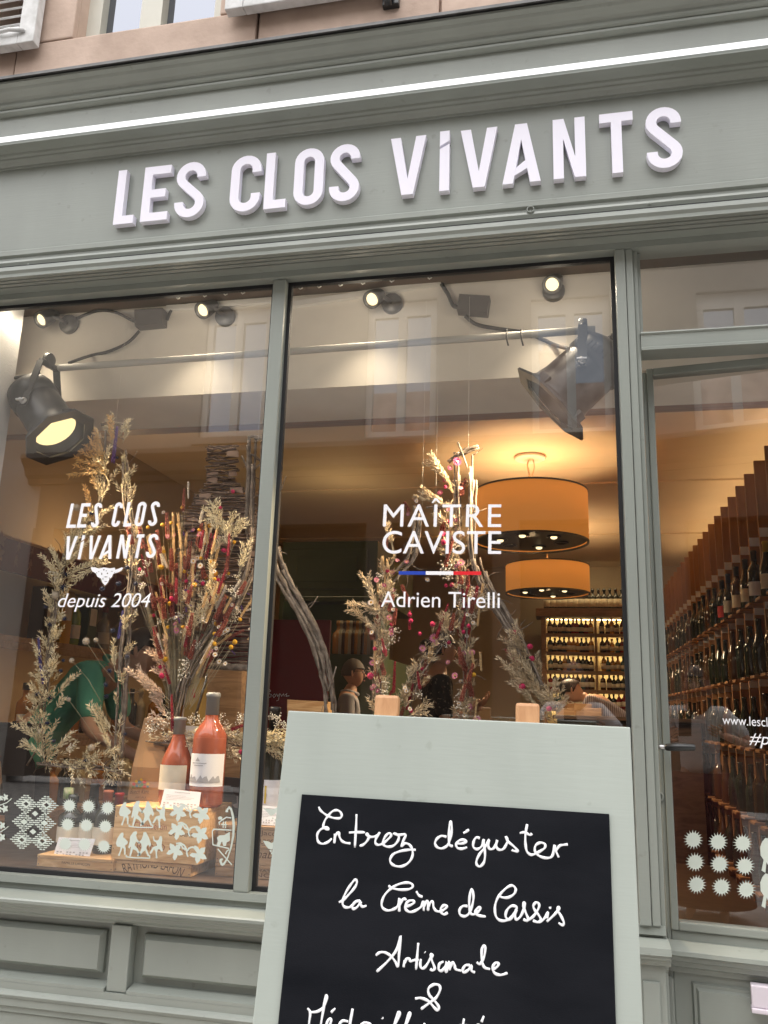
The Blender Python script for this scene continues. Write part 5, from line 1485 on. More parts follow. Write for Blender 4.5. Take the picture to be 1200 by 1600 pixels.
# stack behind the mullion, four boards high
yc4 = 0.20
x4a, x4b = P(338, 1330, yc4).x, P(452, 1340, yc4).x
zz = [ZD, P(390, 1352, yc4).z, P(390, 1320, yc4).z, P(390, 1290, yc4).z]
for k, (s, lab) in enumerate((('CHÂTEAU NOIR', 'brown crate stamped CHATEAU NOIR, lowest of the stack behind the mullion'), ('Chablis', 'brown crate stamped Chablis, middle of the stack behind the mullion'), ('SAUVIGNON', 'brown crate stamped Domaine Jacques, topmost of the stack behind the mullion'))):
    t, xa, xb = crate('wine_crate', None, None, zz[k] + .001 * k, zz[k + 1], yc4, .26, CRATE_D, lab, x0=x4a, x1=x4b)
    t['group'] = 'brown crates stacked behind the mullion'
    hh = zz[k + 1] - zz[k]
    if k == 0: front_text(t, 'CHÂTEAU', lerp(xa, xb, .5), lerp(xa, xb, .96), zz[k] + hh * .55, hh * .26, yc4); front_text(t, 'NOIR', lerp(xa, xb, .56), lerp(xa, xb, .90), zz[k] + hh * .16, hh * .3, yc4)
    elif k == 1: front_text(t, 'Chablis', lerp(xa, xb, .45), lerp(xa, xb, .92), zz[k] + hh * .4, hh * .4, yc4, shear=.3)
    else: front_text(t, 'Domaine Jacques', lerp(xa, xb, .10), lerp(xa, xb, .98), zz[k] + hh * .55, hh * .24, yc4); front_text(t, 'SAUVIGNON', lerp(xa, xb, .5), lerp(xa, xb, .99), zz[k] + hh * .1, hh * .25, yc4)
ztop4 = zz[3]
# bottles on the low crate
def dispbottle(px, pyb, y, h, r, kind, body, cap, lab, label, zb, lz=(.14, .42), arc_=170):
    c = P(px, pyb, y)
    return bottle_thing('wine_bottle', label, 'bottles in the window display', h, r, kind, body, cap, lab, (c.x, y, zb), lz, arc_, 24)
zl += .001
hgt = lambda px, py, y, z: P(px, py, y).z - z
dispbottle(106, 1330, .26, hgt(106, 1240, .26, zl), .042, 'spirit', WINE, None, 'cream', 'squat dark bottle with green and cream stopper, leftmost on the low crate', zl)
c = P(106, 1250, .26); mb = MB(); zt_ = P(106, 1238, .26).z; mb.lathe([(.017, 0), (.017, .035), (.001, .036)], 16, Matrix.Translation((c.x, .26, zt_ - .02))); o = mb.build('bottle_stopper', mat('green_cream_stopper', (.55, .5, .35), .6, scale=60, col2=(.12, .28, .06))); tag(o, 'cream stopper printed green on the squat dark bottle', 'stopper')
dispbottle(138, 1330, .27, hgt(138, 1224, .27, zl), .038, 'burg', WINE, 'black', 'cream', 'dark bottle with black neck, second on the low crate', zl)
dispbottle(160, 1335, .24, hgt(160, 1234, .24, zl), .038, 'bord', WINE, 'brown', 'cream', 'dark bottle with terracotta capsule, third on the low crate', zl)
dispbottle(178, 1335, .29, hgt(178, 1238, .29, zl), .036, 'bord', WINE, 'red', 'cream', 'dark bottle with bright red capsule, beside the big crate', zl)
zr = zc3 + .001
h1 = hgt(272, 1120, .26, zr); dispbottle(271, 1255, .26, h1 * 1.0, .052, 'burg', WINE_R, 'grey', 'cream', 'rose bottle with pink label, left of the two on the big crate', zr, (.17, .45), 130)
h2 = hgt(328, 1082, .25, zr); dispbottle(321, 1256, .25, h2, .056, 'bord', WINE_R, 'grey', 'white', 'large rose bottle with grey cap and white mountain label, on the big crate', zr, (.18, .46), 170)
yb_ = .33
cdk = P(421, 1280, yb_); bottle_thing('wine_bottle', 'dark bottle with white label and yellow stripe, right of the mullion', 'bottles in the window display', hgt(422, 1104, yb_, ztop4 + .001), .045, 'bord', WINE, 'black', 'white', (P(421, 1260, yb_).x, yb_, ztop4 + .001), (.08, .36), 170, 24)
mb = MB(); x_ = P(421, 1260, yb_).x; mb.box(x_ - .003, x_ + .003, yb_ - .049, yb_ - .0475, ztop4 + .06, ztop4 + .115); o = mb.build('label_stripe', mat('yellow_stripe', (.65, .45, .03), .6)); put_under(o, [q for q in bpy.data.objects if q.get('label', '').startswith('dark bottle with white label and yellow')][0])
# mountain drawing and lines on the large rose label
big = [q for q in bpy.data.objects if q.get('label', '').startswith('large rose bottle')][0]
mb = MB(); bx_, by_, bz_ = big.location
GREYP = mat('grey_print', (.42, .42, .45), .8)
r_ = .0578
def onb(an, z): return Vector((bx_ + math.sin(an) * r_, by_ - math.cos(an) * r_, bz_ + z))
vs, fs = [], []
for i in range(21):
    an = -1.2 + 2.4 * i / 20
    vs += [onb(an, h2 * .215), onb(an, h2 * (.255 + .02 * math.sin(i * 2.1) + .012 * math.sin(i * 5.3)))]
mb.add(vs, [(2 * i, 2 * i + 2, 2 * i + 3, 2 * i + 1) for i in range(20)])
for (a0, a1, z) in ((-.7, .3, .375), (-.5, .1, .355)):
    vs = []
    for i in range(7): an = lerp(a0, a1, i / 6); vs += [onb(an, h2 * z), onb(an, h2 * (z + .007))]
    mb.add(vs, [(2 * i, 2 * i + 2, 2 * i + 3, 2 * i + 1) for i in range(6)])
mb.add([onb(-.42, h2 * .395), onb(-.1, h2 * .395), onb(-.26, h2 * .43)], [(0, 1, 2)])
mb.build('label_print', GREYP, big)
# gift bag of kraft paper
KRAFT = mat('kraft_paper', (.40, .235, .12), .8, var=.05, scale=4, bump=.1, bscale=40)
yK = .30
kb0, kb1 = P(198, 1258, yK).x, P(252, 1260, yK).x
kz1 = P(230, 1122, yK).z
kt0, kt1 = P(218, 1122, yK).x, P(254, 1124, yK).x
bag = thing('gift_bag', 'tall kraft paper bottle bag printed with a coloured crest, beside the rose bottles', 'gift bag', ((kb0 + kb1) / 2, yK, zr))
vs = [(kb0, yK, zr), (kb1, yK, zr), (kb1, yK + .11, zr), (kb0, yK + .11, zr), (kb0 + .01, yK - .004, lerp(zr, kz1, .4)), (kb1 - .002, yK - .004, lerp(zr, kz1, .4)), (kb1 - .002, yK + .11, lerp(zr, kz1, .4)), (kb0 + .01, yK + .11, lerp(zr, kz1, .4)),
      (kt0, yK + .035, kz1), (kt1, yK + .035, kz1), (kt1, yK + .06, kz1), (kt0, yK + .06, kz1)]
mb = MB(); mb.add([Vector(q) for q in vs], [(0, 1, 5, 4), (1, 2, 6, 5), (2, 3, 7, 6), (3, 0, 4, 7), (4, 5, 9, 8), (5, 6, 10, 9), (6, 7, 11, 10), (7, 4, 8, 11), (0, 3, 2, 1), (8, 9, 10, 11)]); mb.build('bag_body', KRAFT, bag)
KO = Vector((0, yK - .0055, 0))
uvk = lambda px, py: (lambda q: (q.x, q.z))(P(px, py, yK - .0055))
mb = MB()
cc = [('crest_red', (.5, .05, .03)), ('crest_gold', (.6, .38, .05)), ('crest_blue', (.06, .16, .22)), ('crest_green', (.10, .22, .08))]
for k, (x, y, r) in enumerate([(209, 1225, 2.6), (213, 1221, 2.4), (218, 1222, 2.8), (222, 1226, 2.4), (226, 1222, 2.8), (231, 1225, 2.6), (214, 1228, 2.4), (219, 1229, 2.2), (226, 1229, 2.6), (221, 1218, 2.2), (231, 1229, 2.0), (208, 1230, 1.8)]):
    mb.mat = k % 4; mb.flat([uvk(x + r * math.cos(j * 1.05), y + r * math.sin(j * 1.05)) for j in range(6)], KO, UX, UZ, .0003 * (1 + k % 5))
mb.build('crest', [mat(n_, c_, .7) for n_, c_ in cc], bag)
for s, x0, x1, y, cp, shr in (('Buech Kant', 203, 233, 1240, 6.5, .35), ('ABGALL', 211, 229, 1247.5, 3.4, 0)):
    p0, p1 = uvk(x0, y), uvk(x1, y); text_on('bag_lettering', s, p0, p1, uvk(x0, y - cp)[1] - p0[1], KO, UX, UZ, BURN, bag, .0004, shear=shr)
# price cards
def card(corners, y, lean, label, zbase=None):
    c = [P(px, py, y) for px, py in corners]          # bl, br, tr, tl
    for k in (2, 3): c[k] = P(corners[k][0], corners[k][1], y + lean)
    mb = MB(); back = [q + Vector((0, .0012, 0)) for q in c]
    mb.add(c + back, [(0, 1, 2, 3), (7, 6, 5, 4), (0, 1, 5, 4), (1, 2, 6, 5), (2, 3, 7, 6), (3, 0, 4, 7)])
    o = mb.build('price_card', PAPER); tag(o, label, 'price card', 'white price cards in the window')
    mb = MB()
    def at(s, t): return c[0].lerp(c[1], s).lerp(c[3].lerp(c[2], s), t) + Vector((0, -.0008, 0))
    for i, (t, s0, s1, w_) in enumerate([(.86, .3, .72, .03), (.68, .1, .62, .016), (.60, .1, .85, .016), (.52, .1, .78, .016), (.44, .1, .4, .016)]):
        mb.add([at(s0, t), at(s1, t), at(s1, t + w_), at(s0, t + w_)], [(0, 1, 2, 3)])
    for r2 in range(2):
        for k in range(10):
            s0 = .06 + .09 * k
            if (k * 3 + r2) % 4 == 3: continue
            mb.add([at(s0, .10 + .12 * r2), at(s0 + .055, .10 + .12 * r2), at(s0 + .055, .17 + .12 * r2), at(s0, .17 + .12 * r2)], [(0, 1, 2, 3)])
    mb.build('printed_lines', GREYP, o)
card([(83, 1338), (139, 1341), (149, 1311), (92, 1308)], .165, .012, 'white price card leaning on the low crate in front of dark bottles')
card([(250, 1261), (310, 1265), (314, 1238), (257, 1232)], .17, .012, 'white price card in front of the rose bottles')
card([(399, 1288), (446, 1291), (449, 1262), (402, 1258)], .22, .012, 'white price card right of the mullion under the yellow striped label')
# black card with a wine glass picture; tall wooden case; white panel behind
yP = .40
def panel(corners, y, m, name, label, cat, th=.012):
    c = [P(px, py, y) for px, py in corners]; mb = MB(); b2_ = [q + Vector((0, th, 0)) for q in c]
    mb.add(c + b2_, [(0, 1, 2, 3), (7, 6, 5, 4), (0, 1, 5, 4), (1, 2, 6, 5), (2, 3, 7, 6), (3, 0, 4, 7)]); o = mb.build(name, m); tag(o, label, cat); return o
pn = panel([(345, 1300), (384, 1304), (386, 1217), (351, 1214)], yP, mat('slate_print', (.055, .06, .075), .5, var=.3, scale=6), 'wine_poster', 'small dark poster with a red wine glass, standing by the mullion', 'poster')
uvp = lambda px, py: (lambda q: (q.x, q.z))(P(px, py, yP - .0008)); PO_ = Vector((0, yP - .0008, 0))
mb = MB(); mb.mat = 0
mb.flat([uvp(*p) for p in [(364, 1230), (378, 1230), (378, 1238), (374, 1243), (371, 1244), (368, 1243), (364, 1238)]], PO_, UX, UZ, .0001)
mb.mat = 1
mb.flat([uvp(*p) for p in [(370, 1244), (372, 1244), (372, 1255), (378, 1258), (378, 1260), (364, 1259), (364, 1257), (370, 1255)]], PO_, UX, UZ, .0002)
mb.flat([uvp(*p) for p in [(363, 1258), (380, 1259), (374, 1263), (367, 1262)]], PO_, UX, UZ, .0003)
mb.build('glass_picture', [mat('wine_print', (.02, .008, .01), .5), mat('glass_print', (.30, .30, .33), .5)], pn)
panel([(246, 1262), (305, 1266), (312, 1135), (250, 1132)], .47, PAPER, 'white_panel', 'plain white board standing behind the rose bottles', 'board')
tb = panel([(321, 1300), (372, 1304), (378, 1048), (324, 1046)], .62, CRATE_D, 'tall_wooden_case', 'tall brown wooden bottle case standing behind the rose bottles', 'wooden case', .12)
tb2 = panel([(445, 1400), (503, 1404), (506, 1096), (449, 1093)], .55, CRATE, 'tall_wooden_case', 'tall pale wooden case beside the black board top, right of the mullion', 'wooden case', .14)
YT = mat('yellow_carton', (.34, .23, .08), .6)
yt = panel([(286, 1150), (310, 1152), (312, 1058), (288, 1056)], .95, YT, 'yellow_carton', 'dull yellow carton with red square label, behind the grey rod', 'carton', .1)
mb = MB(); q = [P(x, y, .948) for x, y in ((296, 1090), (305, 1090), (305, 1076), (296, 1076))]; mb.add(q, [(0, 1, 2, 3)]); mb.build('red_square', LABELM['red'], yt)
q0, q1 = P(302, 1130, .66), P(325, 1052, .66); mb = MB(); mb.tube([q0, q1], .005, 6); o = mb.build('grey_rod', STEEL); tag(o, 'thin pale grey rod leaning behind the glass-shaped frame', 'rod')
# ------------------------------------------------------------------ the easel board on the pavement
BTL = Vector((-0.49775, -0.98621, 1.11644))
BU = Vector((0.997733, 0.065181, -0.016768)).normalized()
BD = Vector((-0.005152, -0.174441, -0.984654)).normalized()
BV = -BD
BN = BU.cross(BV).normalized()          # towards the camera
BL = 1.02
BM = Matrix((( BU.x, BV.x, BN.x, BTL.x), (BU.y, BV.y, BN.y, BTL.y), (BU.z, BV.z, BN.z, BTL.z), (0, 0, 0, 1)))
easel = thing('menu_board', 'sage painted easel board with black chalk panel inviting passers-by to taste Creme de Cassis', 'sign board', (BTL.x + .3, BTL.y - .15, 0.0))
mb = MB(); mb.bbox(0, .60, -BL, 0, -.018, 0, .0025, BM); mb.build('backboard', SAGE_L, easel)
mb = MB(); mb.bbox(.0425, .560, -.90, -.1425, .0003, .004, .0008, BM); cb = mb.build('chalk_panel', CHALKB, easel)
for a, b_, dz in ((.154, .198, .040), (.407, .449, .037)):
    mb = MB(); mb.bbox(a, b_, -1.115, dz, -.046, -.0185, .006, BM); mb.build('leg', BEECH, easel)
for a in (.176, .428):           # back legs
    p0, p1 = BM @ Vector((a, -.06, -.06)), BM @ Vector((a, -.06, -.06)); p1 = Vector((p1.x, p1.y + .42, 0.0))
    d = (p1 - p0); M = Matrix.Translation(p0) @ d.to_track_quat('Z', 'Y').to_matrix().to_4x4()
    mb = MB(); mb.bbox(-.018, .018, -.012, .012, 0, d.length, .003, M); mb.build('leg', BEECH, easel)
mb = MB(); mb.bbox(.12, .48, -.98, -.955, -.05, -.019, .003, BM); mb.build('crossbar', BEECH, easel)

def bpt(px, py):
    d = ray(px, py); q = CAM + d * ((BTL - CAM).dot(BN) / d.dot(BN)) - BTL
    return (q.dot(BU), q.dot(BV))
def smooth(pts, k=5):
    out = []
    P_ = [Vector(p) for p in pts]
    n = len(P_)
    if n == 1: return [P_[0], P_[0] + Vector((1.2, 1.2))]
    for i in range(n - 1):
        p0, p1, p2, p3 = P_[max(i - 1, 0)], P_[i], P_[i + 1], P_[min(i + 2, n - 1)]
        for j in range(k):
            s = j / k
            out.append(0.5 * ((2 * p1) + (p2 - p0) * s + (2 * p0 - 5 * p1 + 4 * p2 - p3) * s * s + (3 * p1 - p0 - 3 * p2 + p3) * s ** 3))
    out.append(P_[-1])
    return out
def chalk_line(name, strokes, sc, ox, oy, r=.0021):
    mb = MB()
    for st in strokes:
        sp = smooth([(ox + x / sc, oy + y / sc) for x, y in st])
        q = []
        for p in sp:
            a, b_ = bpt(p.x, p.y); w = BTL + BU * a + BV * b_ + BN * .0042
            if not q or (w - q[-1]).length > 1e-4: q.append(w)
        if len(q) < 2: q.append(q[0] + BU * .001)
        rs = [r * (0.92 + .16 * math.sin(i * .7 + len(st))) for i in range(len(q))]
        rs[0] *= .8; rs[-1] *= .7
        mb.tube(q, rs, 8, True, True, (BN, .16))
    return mb.build(name, CHALK, cb)
chalk_line('chalk_writing', [
    [(112, 65), (130, 100), (165, 130), (205, 155), (260, 172), (310, 172), (328, 150), (315, 115), (280, 98), (240, 110), (205, 145), (170, 195), (155, 250), (175, 272), (205, 275), (190, 258), (140, 272), (105, 310), (98, 350), (110, 395), (150, 412), (200, 395), (235, 362)],
    [(262, 318), (262, 360), (258, 408)], [(260, 395), (270, 340), (290, 308), (303, 308), (305, 340), (325, 380), (360, 402), (410, 408)],
    [(466, 135), (462, 250), (450, 448)], [(395, 308), (460, 304), (545, 305)],
    [(495, 432), (530, 420), (565, 385), (582, 345), (568, 318), (558, 328), (585, 345), (620, 347), (660, 335), (685, 303), (650, 360), (642, 400), (665, 422), (710, 410), (760, 370), (790, 335), (772, 312), (738, 340), (714, 390), (722, 425), (760, 440), (810, 430), (850, 390), (862, 345), (835, 322), (810, 315), (860, 330), (925, 325), (905, 380), (885, 435), (920, 407), (960, 420), (985, 460), (990, 520), (960, 580), (900, 620), (840, 622), (795, 600), (780, 560), (810, 510), (880, 480), (960, 468), (1020, 468)]], 6, 480, 1250)
chalk_line('chalk_writing', [
    [(190, 240), (150, 232), (115, 255), (100, 290), (120, 322), (160, 328), (200, 300), (225, 230), (230, 160), (222, 120), (212, 160), (208, 240), (212, 300), (240, 312)],
    [(270, 290), (310, 292), (345, 275), (325, 262), (290, 268), (265, 295), (275, 325), (310, 332), (350, 320)], [(320, 210), (340, 200), (365, 182)],
    [(450, 250), (420, 245), (400, 280), (400, 320), (430, 335), (465, 310), (480, 260), (482, 300), (490, 380), (480, 440), (450, 470), (425, 455), (425, 420), (450, 370), (490, 320), (522, 262), (515, 310), (530, 335), (560, 325), (580, 280), (584, 265), (578, 310), (595, 338), (630, 335), (655, 300), (665, 262), (650, 238), (668, 275), (710, 310), (745, 350), (710, 347), (700, 338)],
    [(818, 140), (805, 220), (805, 290), (815, 350), (845, 378), (880, 372), (920, 350), (955, 325), (955, 295), (920, 285), (885, 305), (878, 345), (900, 380), (950, 402), (1000, 400), (1020, 370), (1030, 305), (1042, 350), (1065, 400)], [(1042, 350), (1070, 310), (1100, 302), (1135, 298)], [(760, 210), (800, 205), (840, 225), (855, 212)]], 5, 660, 1260)
chalk_line('chalk_writing', [
    [(120, 298), (160, 280), (220, 220), (270, 160), (290, 110), (272, 88), (235, 130), (190, 200), (160, 270), (158, 320), (180, 345), (220, 345), (250, 325), (285, 292), (320, 285), (285, 288), (248, 330), (255, 360), (290, 345), (325, 300), (325, 322), (345, 340), (380, 330)],
    [(590, 138), (605, 160), (680, 180), (770, 178), (810, 155), (800, 125), (750, 115), (680, 130), (610, 170), (550, 230), (522, 300), (530, 350), (575, 375), (630, 365), (670, 335), (688, 265), (688, 320), (685, 388)], [(688, 335), (710, 285), (735, 262), (748, 280)],
    [(745, 340), (790, 325), (825, 300), (810, 282), (770, 290), (742, 330), (750, 370), (790, 390), (840, 375), (890, 340), (912, 290), (915, 380)], [(845, 195), (870, 235), (905, 248)],
    [(917, 345), (938, 298), (954, 292), (955, 380)], [(957, 345), (983, 292), (1000, 300), (1007, 345), (1030, 378), (1065, 385), (1100, 370), (1128, 345), (1125, 328), (1098, 330), (1075, 358), (1077, 392), (1105, 412), (1140, 395)]], 6, 510, 1360)
chalk_line('chalk_writing', [
    [(185, 335), (140, 335), (110, 370), (115, 415), (160, 430), (200, 400), (230, 320), (240, 240), (222, 175), (205, 240), (200, 330), (212, 400), (245, 410), (285, 385), (305, 355), (285, 348), (260, 378), (265, 410), (300, 425), (355, 432)],
    [(475, 225), (500, 250), (560, 255), (615, 225), (635, 180), (610, 145), (570, 150), (510, 200), (460, 270), (440, 350), (450, 430), (490, 468), (550, 468), (600, 430), (645, 352), (600, 332), (555, 370), (540, 430), (570, 460), (610, 430), (642, 365), (630, 420), (640, 460), (680, 430), (715, 350), (720, 312), (706, 305), (708, 340), (730, 400), (750, 450), (740, 472), (705, 457)],
    [(745, 468), (800, 430), (850, 350), (850, 312), (825, 300), (800, 330), (812, 370), (850, 420), (870, 462), (845, 485), (795, 470)], [(845, 485), (880, 470), (910, 440), (937, 390), (930, 430), (925, 450)], [(955, 340), (958, 362)],
    [(925, 480), (990, 420), (1042, 360), (1035, 345), (1025, 370), (1060, 430), (1085, 490), (1070, 512), (1035, 490)]], 6, 700, 1360)
chalk_line('chalk_writing', [
    [(90, 265), (110, 245), (150, 238), (200, 262), (240, 310), (262, 348), (270, 250), (282, 110), (250, 220), (180, 310), (95, 390)],
    [(305, 355), (312, 300)], [(308, 335), (328, 292), (350, 288), (358, 308), (385, 300)], [(420, 165), (412, 260), (402, 375)], [(385, 300), (425, 296)],
    [(440, 290), (435, 340), (450, 365), (480, 345), (512, 290), (532, 262), (518, 255), (525, 300), (547, 360), (530, 380), (512, 368)], [(470, 236), (475, 241)],
    [(617, 310), (585, 330), (580, 375), (605, 380), (635, 340), (642, 312), (632, 365), (640, 388), (660, 312), (665, 380)], [(668, 360), (688, 318), (702, 335), (712, 370), (755, 382)],
    [(822, 340), (788, 340), (765, 375), (775, 395), (810, 375), (832, 342), (835, 382), (862, 395)],
    [(875, 315), (900, 330), (930, 280), (942, 210), (930, 185), (915, 220), (915, 300), (935, 355), (980, 370)], [(1000, 375), (1035, 350), (1045, 325), (1020, 322), (998, 360), (1015, 400), (1060, 415), (1115, 400)],
    [(395, 600), (440, 595), (500, 620), (545, 670), (570, 690), (580, 665), (550, 620), (505, 570), (500, 520), (540, 490), (580, 495), (590, 530), (560, 590), (510, 630), (440, 682)]], 5, 570, 1440)
chalk_line('chalk_writing', [
    [(75, 158), (90, 182), (84, 240), (72, 330)], [(90, 180), (130, 176), (165, 150), (182, 100), (175, 92), (162, 170), (148, 260), (150, 330), (170, 320), (190, 270), (205, 230), (198, 215), (182, 240), (182, 290), (200, 310), (225, 300)], [(205, 182), (228, 158)],
    [(300, 232), (268, 228), (245, 260), (250, 305), (290, 290), (310, 240), (324, 160), (308, 260), (320, 305), (345, 295)], [(420, 245), (385, 238), (360, 270), (368, 308), (400, 290), (420, 245), (425, 300), (445, 305)], [(455, 255), (452, 300), (470, 305)], [(486, 210), (491, 217)],
    [(500, 305), (545, 265), (582, 195), (572, 185), (552, 260), (562, 305), (600, 280), (640, 198), (632, 190), (612, 260), (622, 305), (650, 300)], [(720, 240), (700, 300), (720, 308), (745, 260), (760, 308)],
    [(936, 215), (925, 300), (940, 310)], [(905, 255), (960, 252)], [(1000, 290), (1030, 270), (1015, 250), (990, 280), (1010, 310), (1045, 298)], [(1032, 235), (1045, 200)]], 3.529, 460, 1530)

# ------------------------------------------------------------------ dried flower frames hanging in the window
FY = 0.31
rg = random.Random(11)
def W3(px, py, y=FY, j=0.0):
    q = P(px, py, y)
    return q + Vector((rg.uniform(-j, j), rg.uniform(-j, j), rg.uniform(-j, j)))
def dense(pts, step=6.0):
    out = []
    for p in smooth(pts, 8):
        if not out or (Vector(p) - out[-1]).length > step: out.append(Vector(p))
    return out
def twigs(mb, path, n, wid, r0, r1, y=FY, dep=0.02, branches=0):
    """bundle of n crooked twigs along a pixel path; wid = half width in px"""
    d = dense(path, 9)
    L = len(d)
    for k in range(n):
        a = rg.randint(0, max(0, L // 3)) if n > 2 else 0
        b_ = rg.randint(min(L - 1, max(a + 3, L * 2 // 3)), L - 1) if n > 2 else L - 1
        if b_ - a < 2: a, b_ = 0, L - 1
        off = rg.uniform(-wid, wid); oy_ = rg.uniform(-dep, dep)
        q = []
        for i in range(a, b_ + 1):
            t = d[min(i + 1, L - 1)] - d[max(i - 1, 0)]; t = t.normalized() if t.length > 0 else Vector((1, 0))
            nn = Vector((-t.y, t.x))
            off += rg.uniform(-wid, wid) * .16; off = max(-wid, min(wid, off))
            p = d[i] + nn * off
            q.append(P(p.x, p.y, y + oy_) + Vector((0, rg.uniform(-.002, .002), 0)))
        if len(q) < 2: continue
        ra, rb = rg.uniform(r0, r1), rg.uniform(r0, r1) * .7
        mb.tube(q, [lerp(ra, rb, i / (len(q) - 1)) * (1 + rg.uniform(-.18, .18)) for i in range(len(q))], 6)
    for k in range(branches):
        i = rg.randint(1, L - 2); p = d[i]; an = rg.uniform(0, 6.28); ln = rg.uniform(14, 38)
        q = [P(p.x, p.y, y)]
        for s in (1, 2, 3): an += rg.uniform(-.5, .5); p = p + Vector((math.cos(an), math.sin(an))) * ln / 3; q.append(P(p.x, p.y, y + rg.uniform(-.02, .02)))
        mb.tube(q, [.0022, .0018, .0014, .0008], 4)
def sprig(ms, mg, base, d, L, gl=.0165, n=None, droop=0.25, gw=.0019):
    """an oat head: thin bent stalk with hanging spikelets along its upper part"""
    d = d.normalized()
    side = d.orthogonal().normalized(); side.rotate(Matrix.Rotation(rg.random() * 6.28, 3, d))
    pts = []
    for i in range(6):
        t = i / 5
        pts.append(base + d * L * t + side * L * droop * t * t * .5 - UZ * L * .12 * t * t)
    ms.tube(pts, [.0011, .001, .0009, .0008, .0006, .0004], 3, False, False)
    n = n or int(L / .0030)
    for k in range(n):
        t = lerp(.22, 1.0, k / n) + rg.uniform(-.02, .02)
        t = max(0, min(.999, t)); i = int(t * 5); f = t * 5 - i
        p = pts[i].lerp(pts[i + 1], f)
        tg = (pts[i + 1] - pts[i]).normalized()
        o_ = tg.orthogonal(); o_.rotate(Matrix.Rotation(rg.random() * 6.28, 3, tg))
        gd = (tg * 1.0 + o_.normalized() * rg.uniform(.55, 1.15)).normalized()
        mg.seed(p + gd * .002, gd, gl * rg.uniform(.75, 1.2), gw * rg.uniform(.8, 1.2), rg)
def oats_along(ms, mg, path, n, spread_px, L=(.05, .09), lean=35, y=FY, dep=.025, flip=1, gl=.0165):
    d = dense(path, 5)
    for k in range(n):
        i = rg.randint(0, len(d) - 2)
        t = (d[i + 1] - d[i]).normalized() * flip
        an = math.radians(rg.uniform(-lean, lean)); t2 = Vector((t.x * math.cos(an) - t.y * math.sin(an), t.x * math.sin(an) + t.y * math.cos(an)))
        p = d[i] + Vector((rg.uniform(-1, 1), rg.uniform(-1, 1))) * spread_px
        yy = y - rg.uniform(-dep * .4, dep)
        b = P(p.x, p.y, yy); e = P(p.x + t2.x * 10, p.y + t2.y * 10, yy + rg.uniform(-.012, .008))
        sprig(ms, mg, b, e - b, rg.uniform(*L), gl)
def oat_px(ms, mg, p0, p1, y=FY, y2=None, gl=.0165, droop=.2, n=None, gw=.0019):
    b = P(p0[0], p0[1], y); e = P(p1[0], p1[1], (y if y2 is None else y2)); sprig(ms, mg, b, e - b, (e - b).length, gl, n, droop, gw)

# flower heads: one mesh per kind, copied
def head_mesh(name, kind, cols):
    mb = MB()
    if kind == 'daisy':
        for ring, (n, R, up) in enumerate(((13, 1.0, .25), (11, .78, .5), (8, .5, .7))):
            for k in range(n):
                a = 2 * math.pi * (k + ring * .4) / n; w = .23
                p = lambda r, da, h: Vector((math.cos(a + da) * r, math.sin(a + da) * r, h))
                mb.add([p(.12, 0, 0.05), p(R * .6, -w, up * .5), p(R, 0, up), p(R * .6, w, up * .5)], [(0, 1, 2, 3)])
        mb.mat = 1; mb.ball(Vector((0, 0, .2)), .33, 8, 5, (1, 1, .6))
    elif kind == 'button':
        mb.ball(Vector((0, 0, 0)), 1.0, 9, 6)
        for k in range(40):
            z = 1 - 2 * (k + .5) / 40; a = k * 2.4; s = math.sqrt(1 - z * z); v = Vector((s * math.cos(a), s * math.sin(a), z)); mb.seed(v * .85, v, .35, .16, rg)
    elif kind == 'pompom':
        for k in range(150):
            z = 1 - 2 * (k + .5) / 150; a = k * 2.4; s = math.sqrt(1 - z * z); v = Vector((s * math.cos(a), s * math.sin(a), z)); mb.seed(v * .35, v, .65, .07, rg)
        mb.ball(Vector((0, 0, 0)), .72, 10, 7)
    elif kind == 'thistle':
        mb.ball(Vector((0, 0, 0)), .8, 8, 6, (.8, .8, 1.1))
        for k in range(34):
            z = 1 - 2 * (k + .5) / 34; a = k * 2.4; s = math.sqrt(1 - z * z); v = Vector((s * math.cos(a), s * math.sin(a), z)); mb.seed(v * .7, v, .5, .12, rg)
    elif kind == 'spray':       # tiny white blossoms on threads
        for k in range(26):
            v = Vector((rg.gauss(0, .45), rg.gauss(0, .45), rg.gauss(0, .45))); mb.ball(v, .11, 5, 4); mb.mat = 1; mb.tube([Vector((0, 0, -.8)), v], .018, 3, False, False); mb.mat = 0
    elif kind == 'spike':       # plume of small florets
        for k in range(70):
            t = k / 70; a = k * 2.4; v = Vector((math.cos(a), math.sin(a), .7)); mb.seed(Vector((0, 0, -1 + 2 * t)) + v * .05, v, .34 * (1 - .55 * t), .10, rg)
    elif kind == 'ear':         # bristly grass ear
        for k in range(60):
            t = k / 60; a = k * 2.4; v = Vector((math.cos(a) * .6, math.sin(a) * .6, 1)); mb.seed(Vector((math.cos(a) * .08, math.sin(a) * .08, -1 + 1.8 * t)), v, .34, .075, rg)
    o = mb.build(name, cols)
    return o
HM = {}
def hcol(n, c): return mat(n, c, .75)
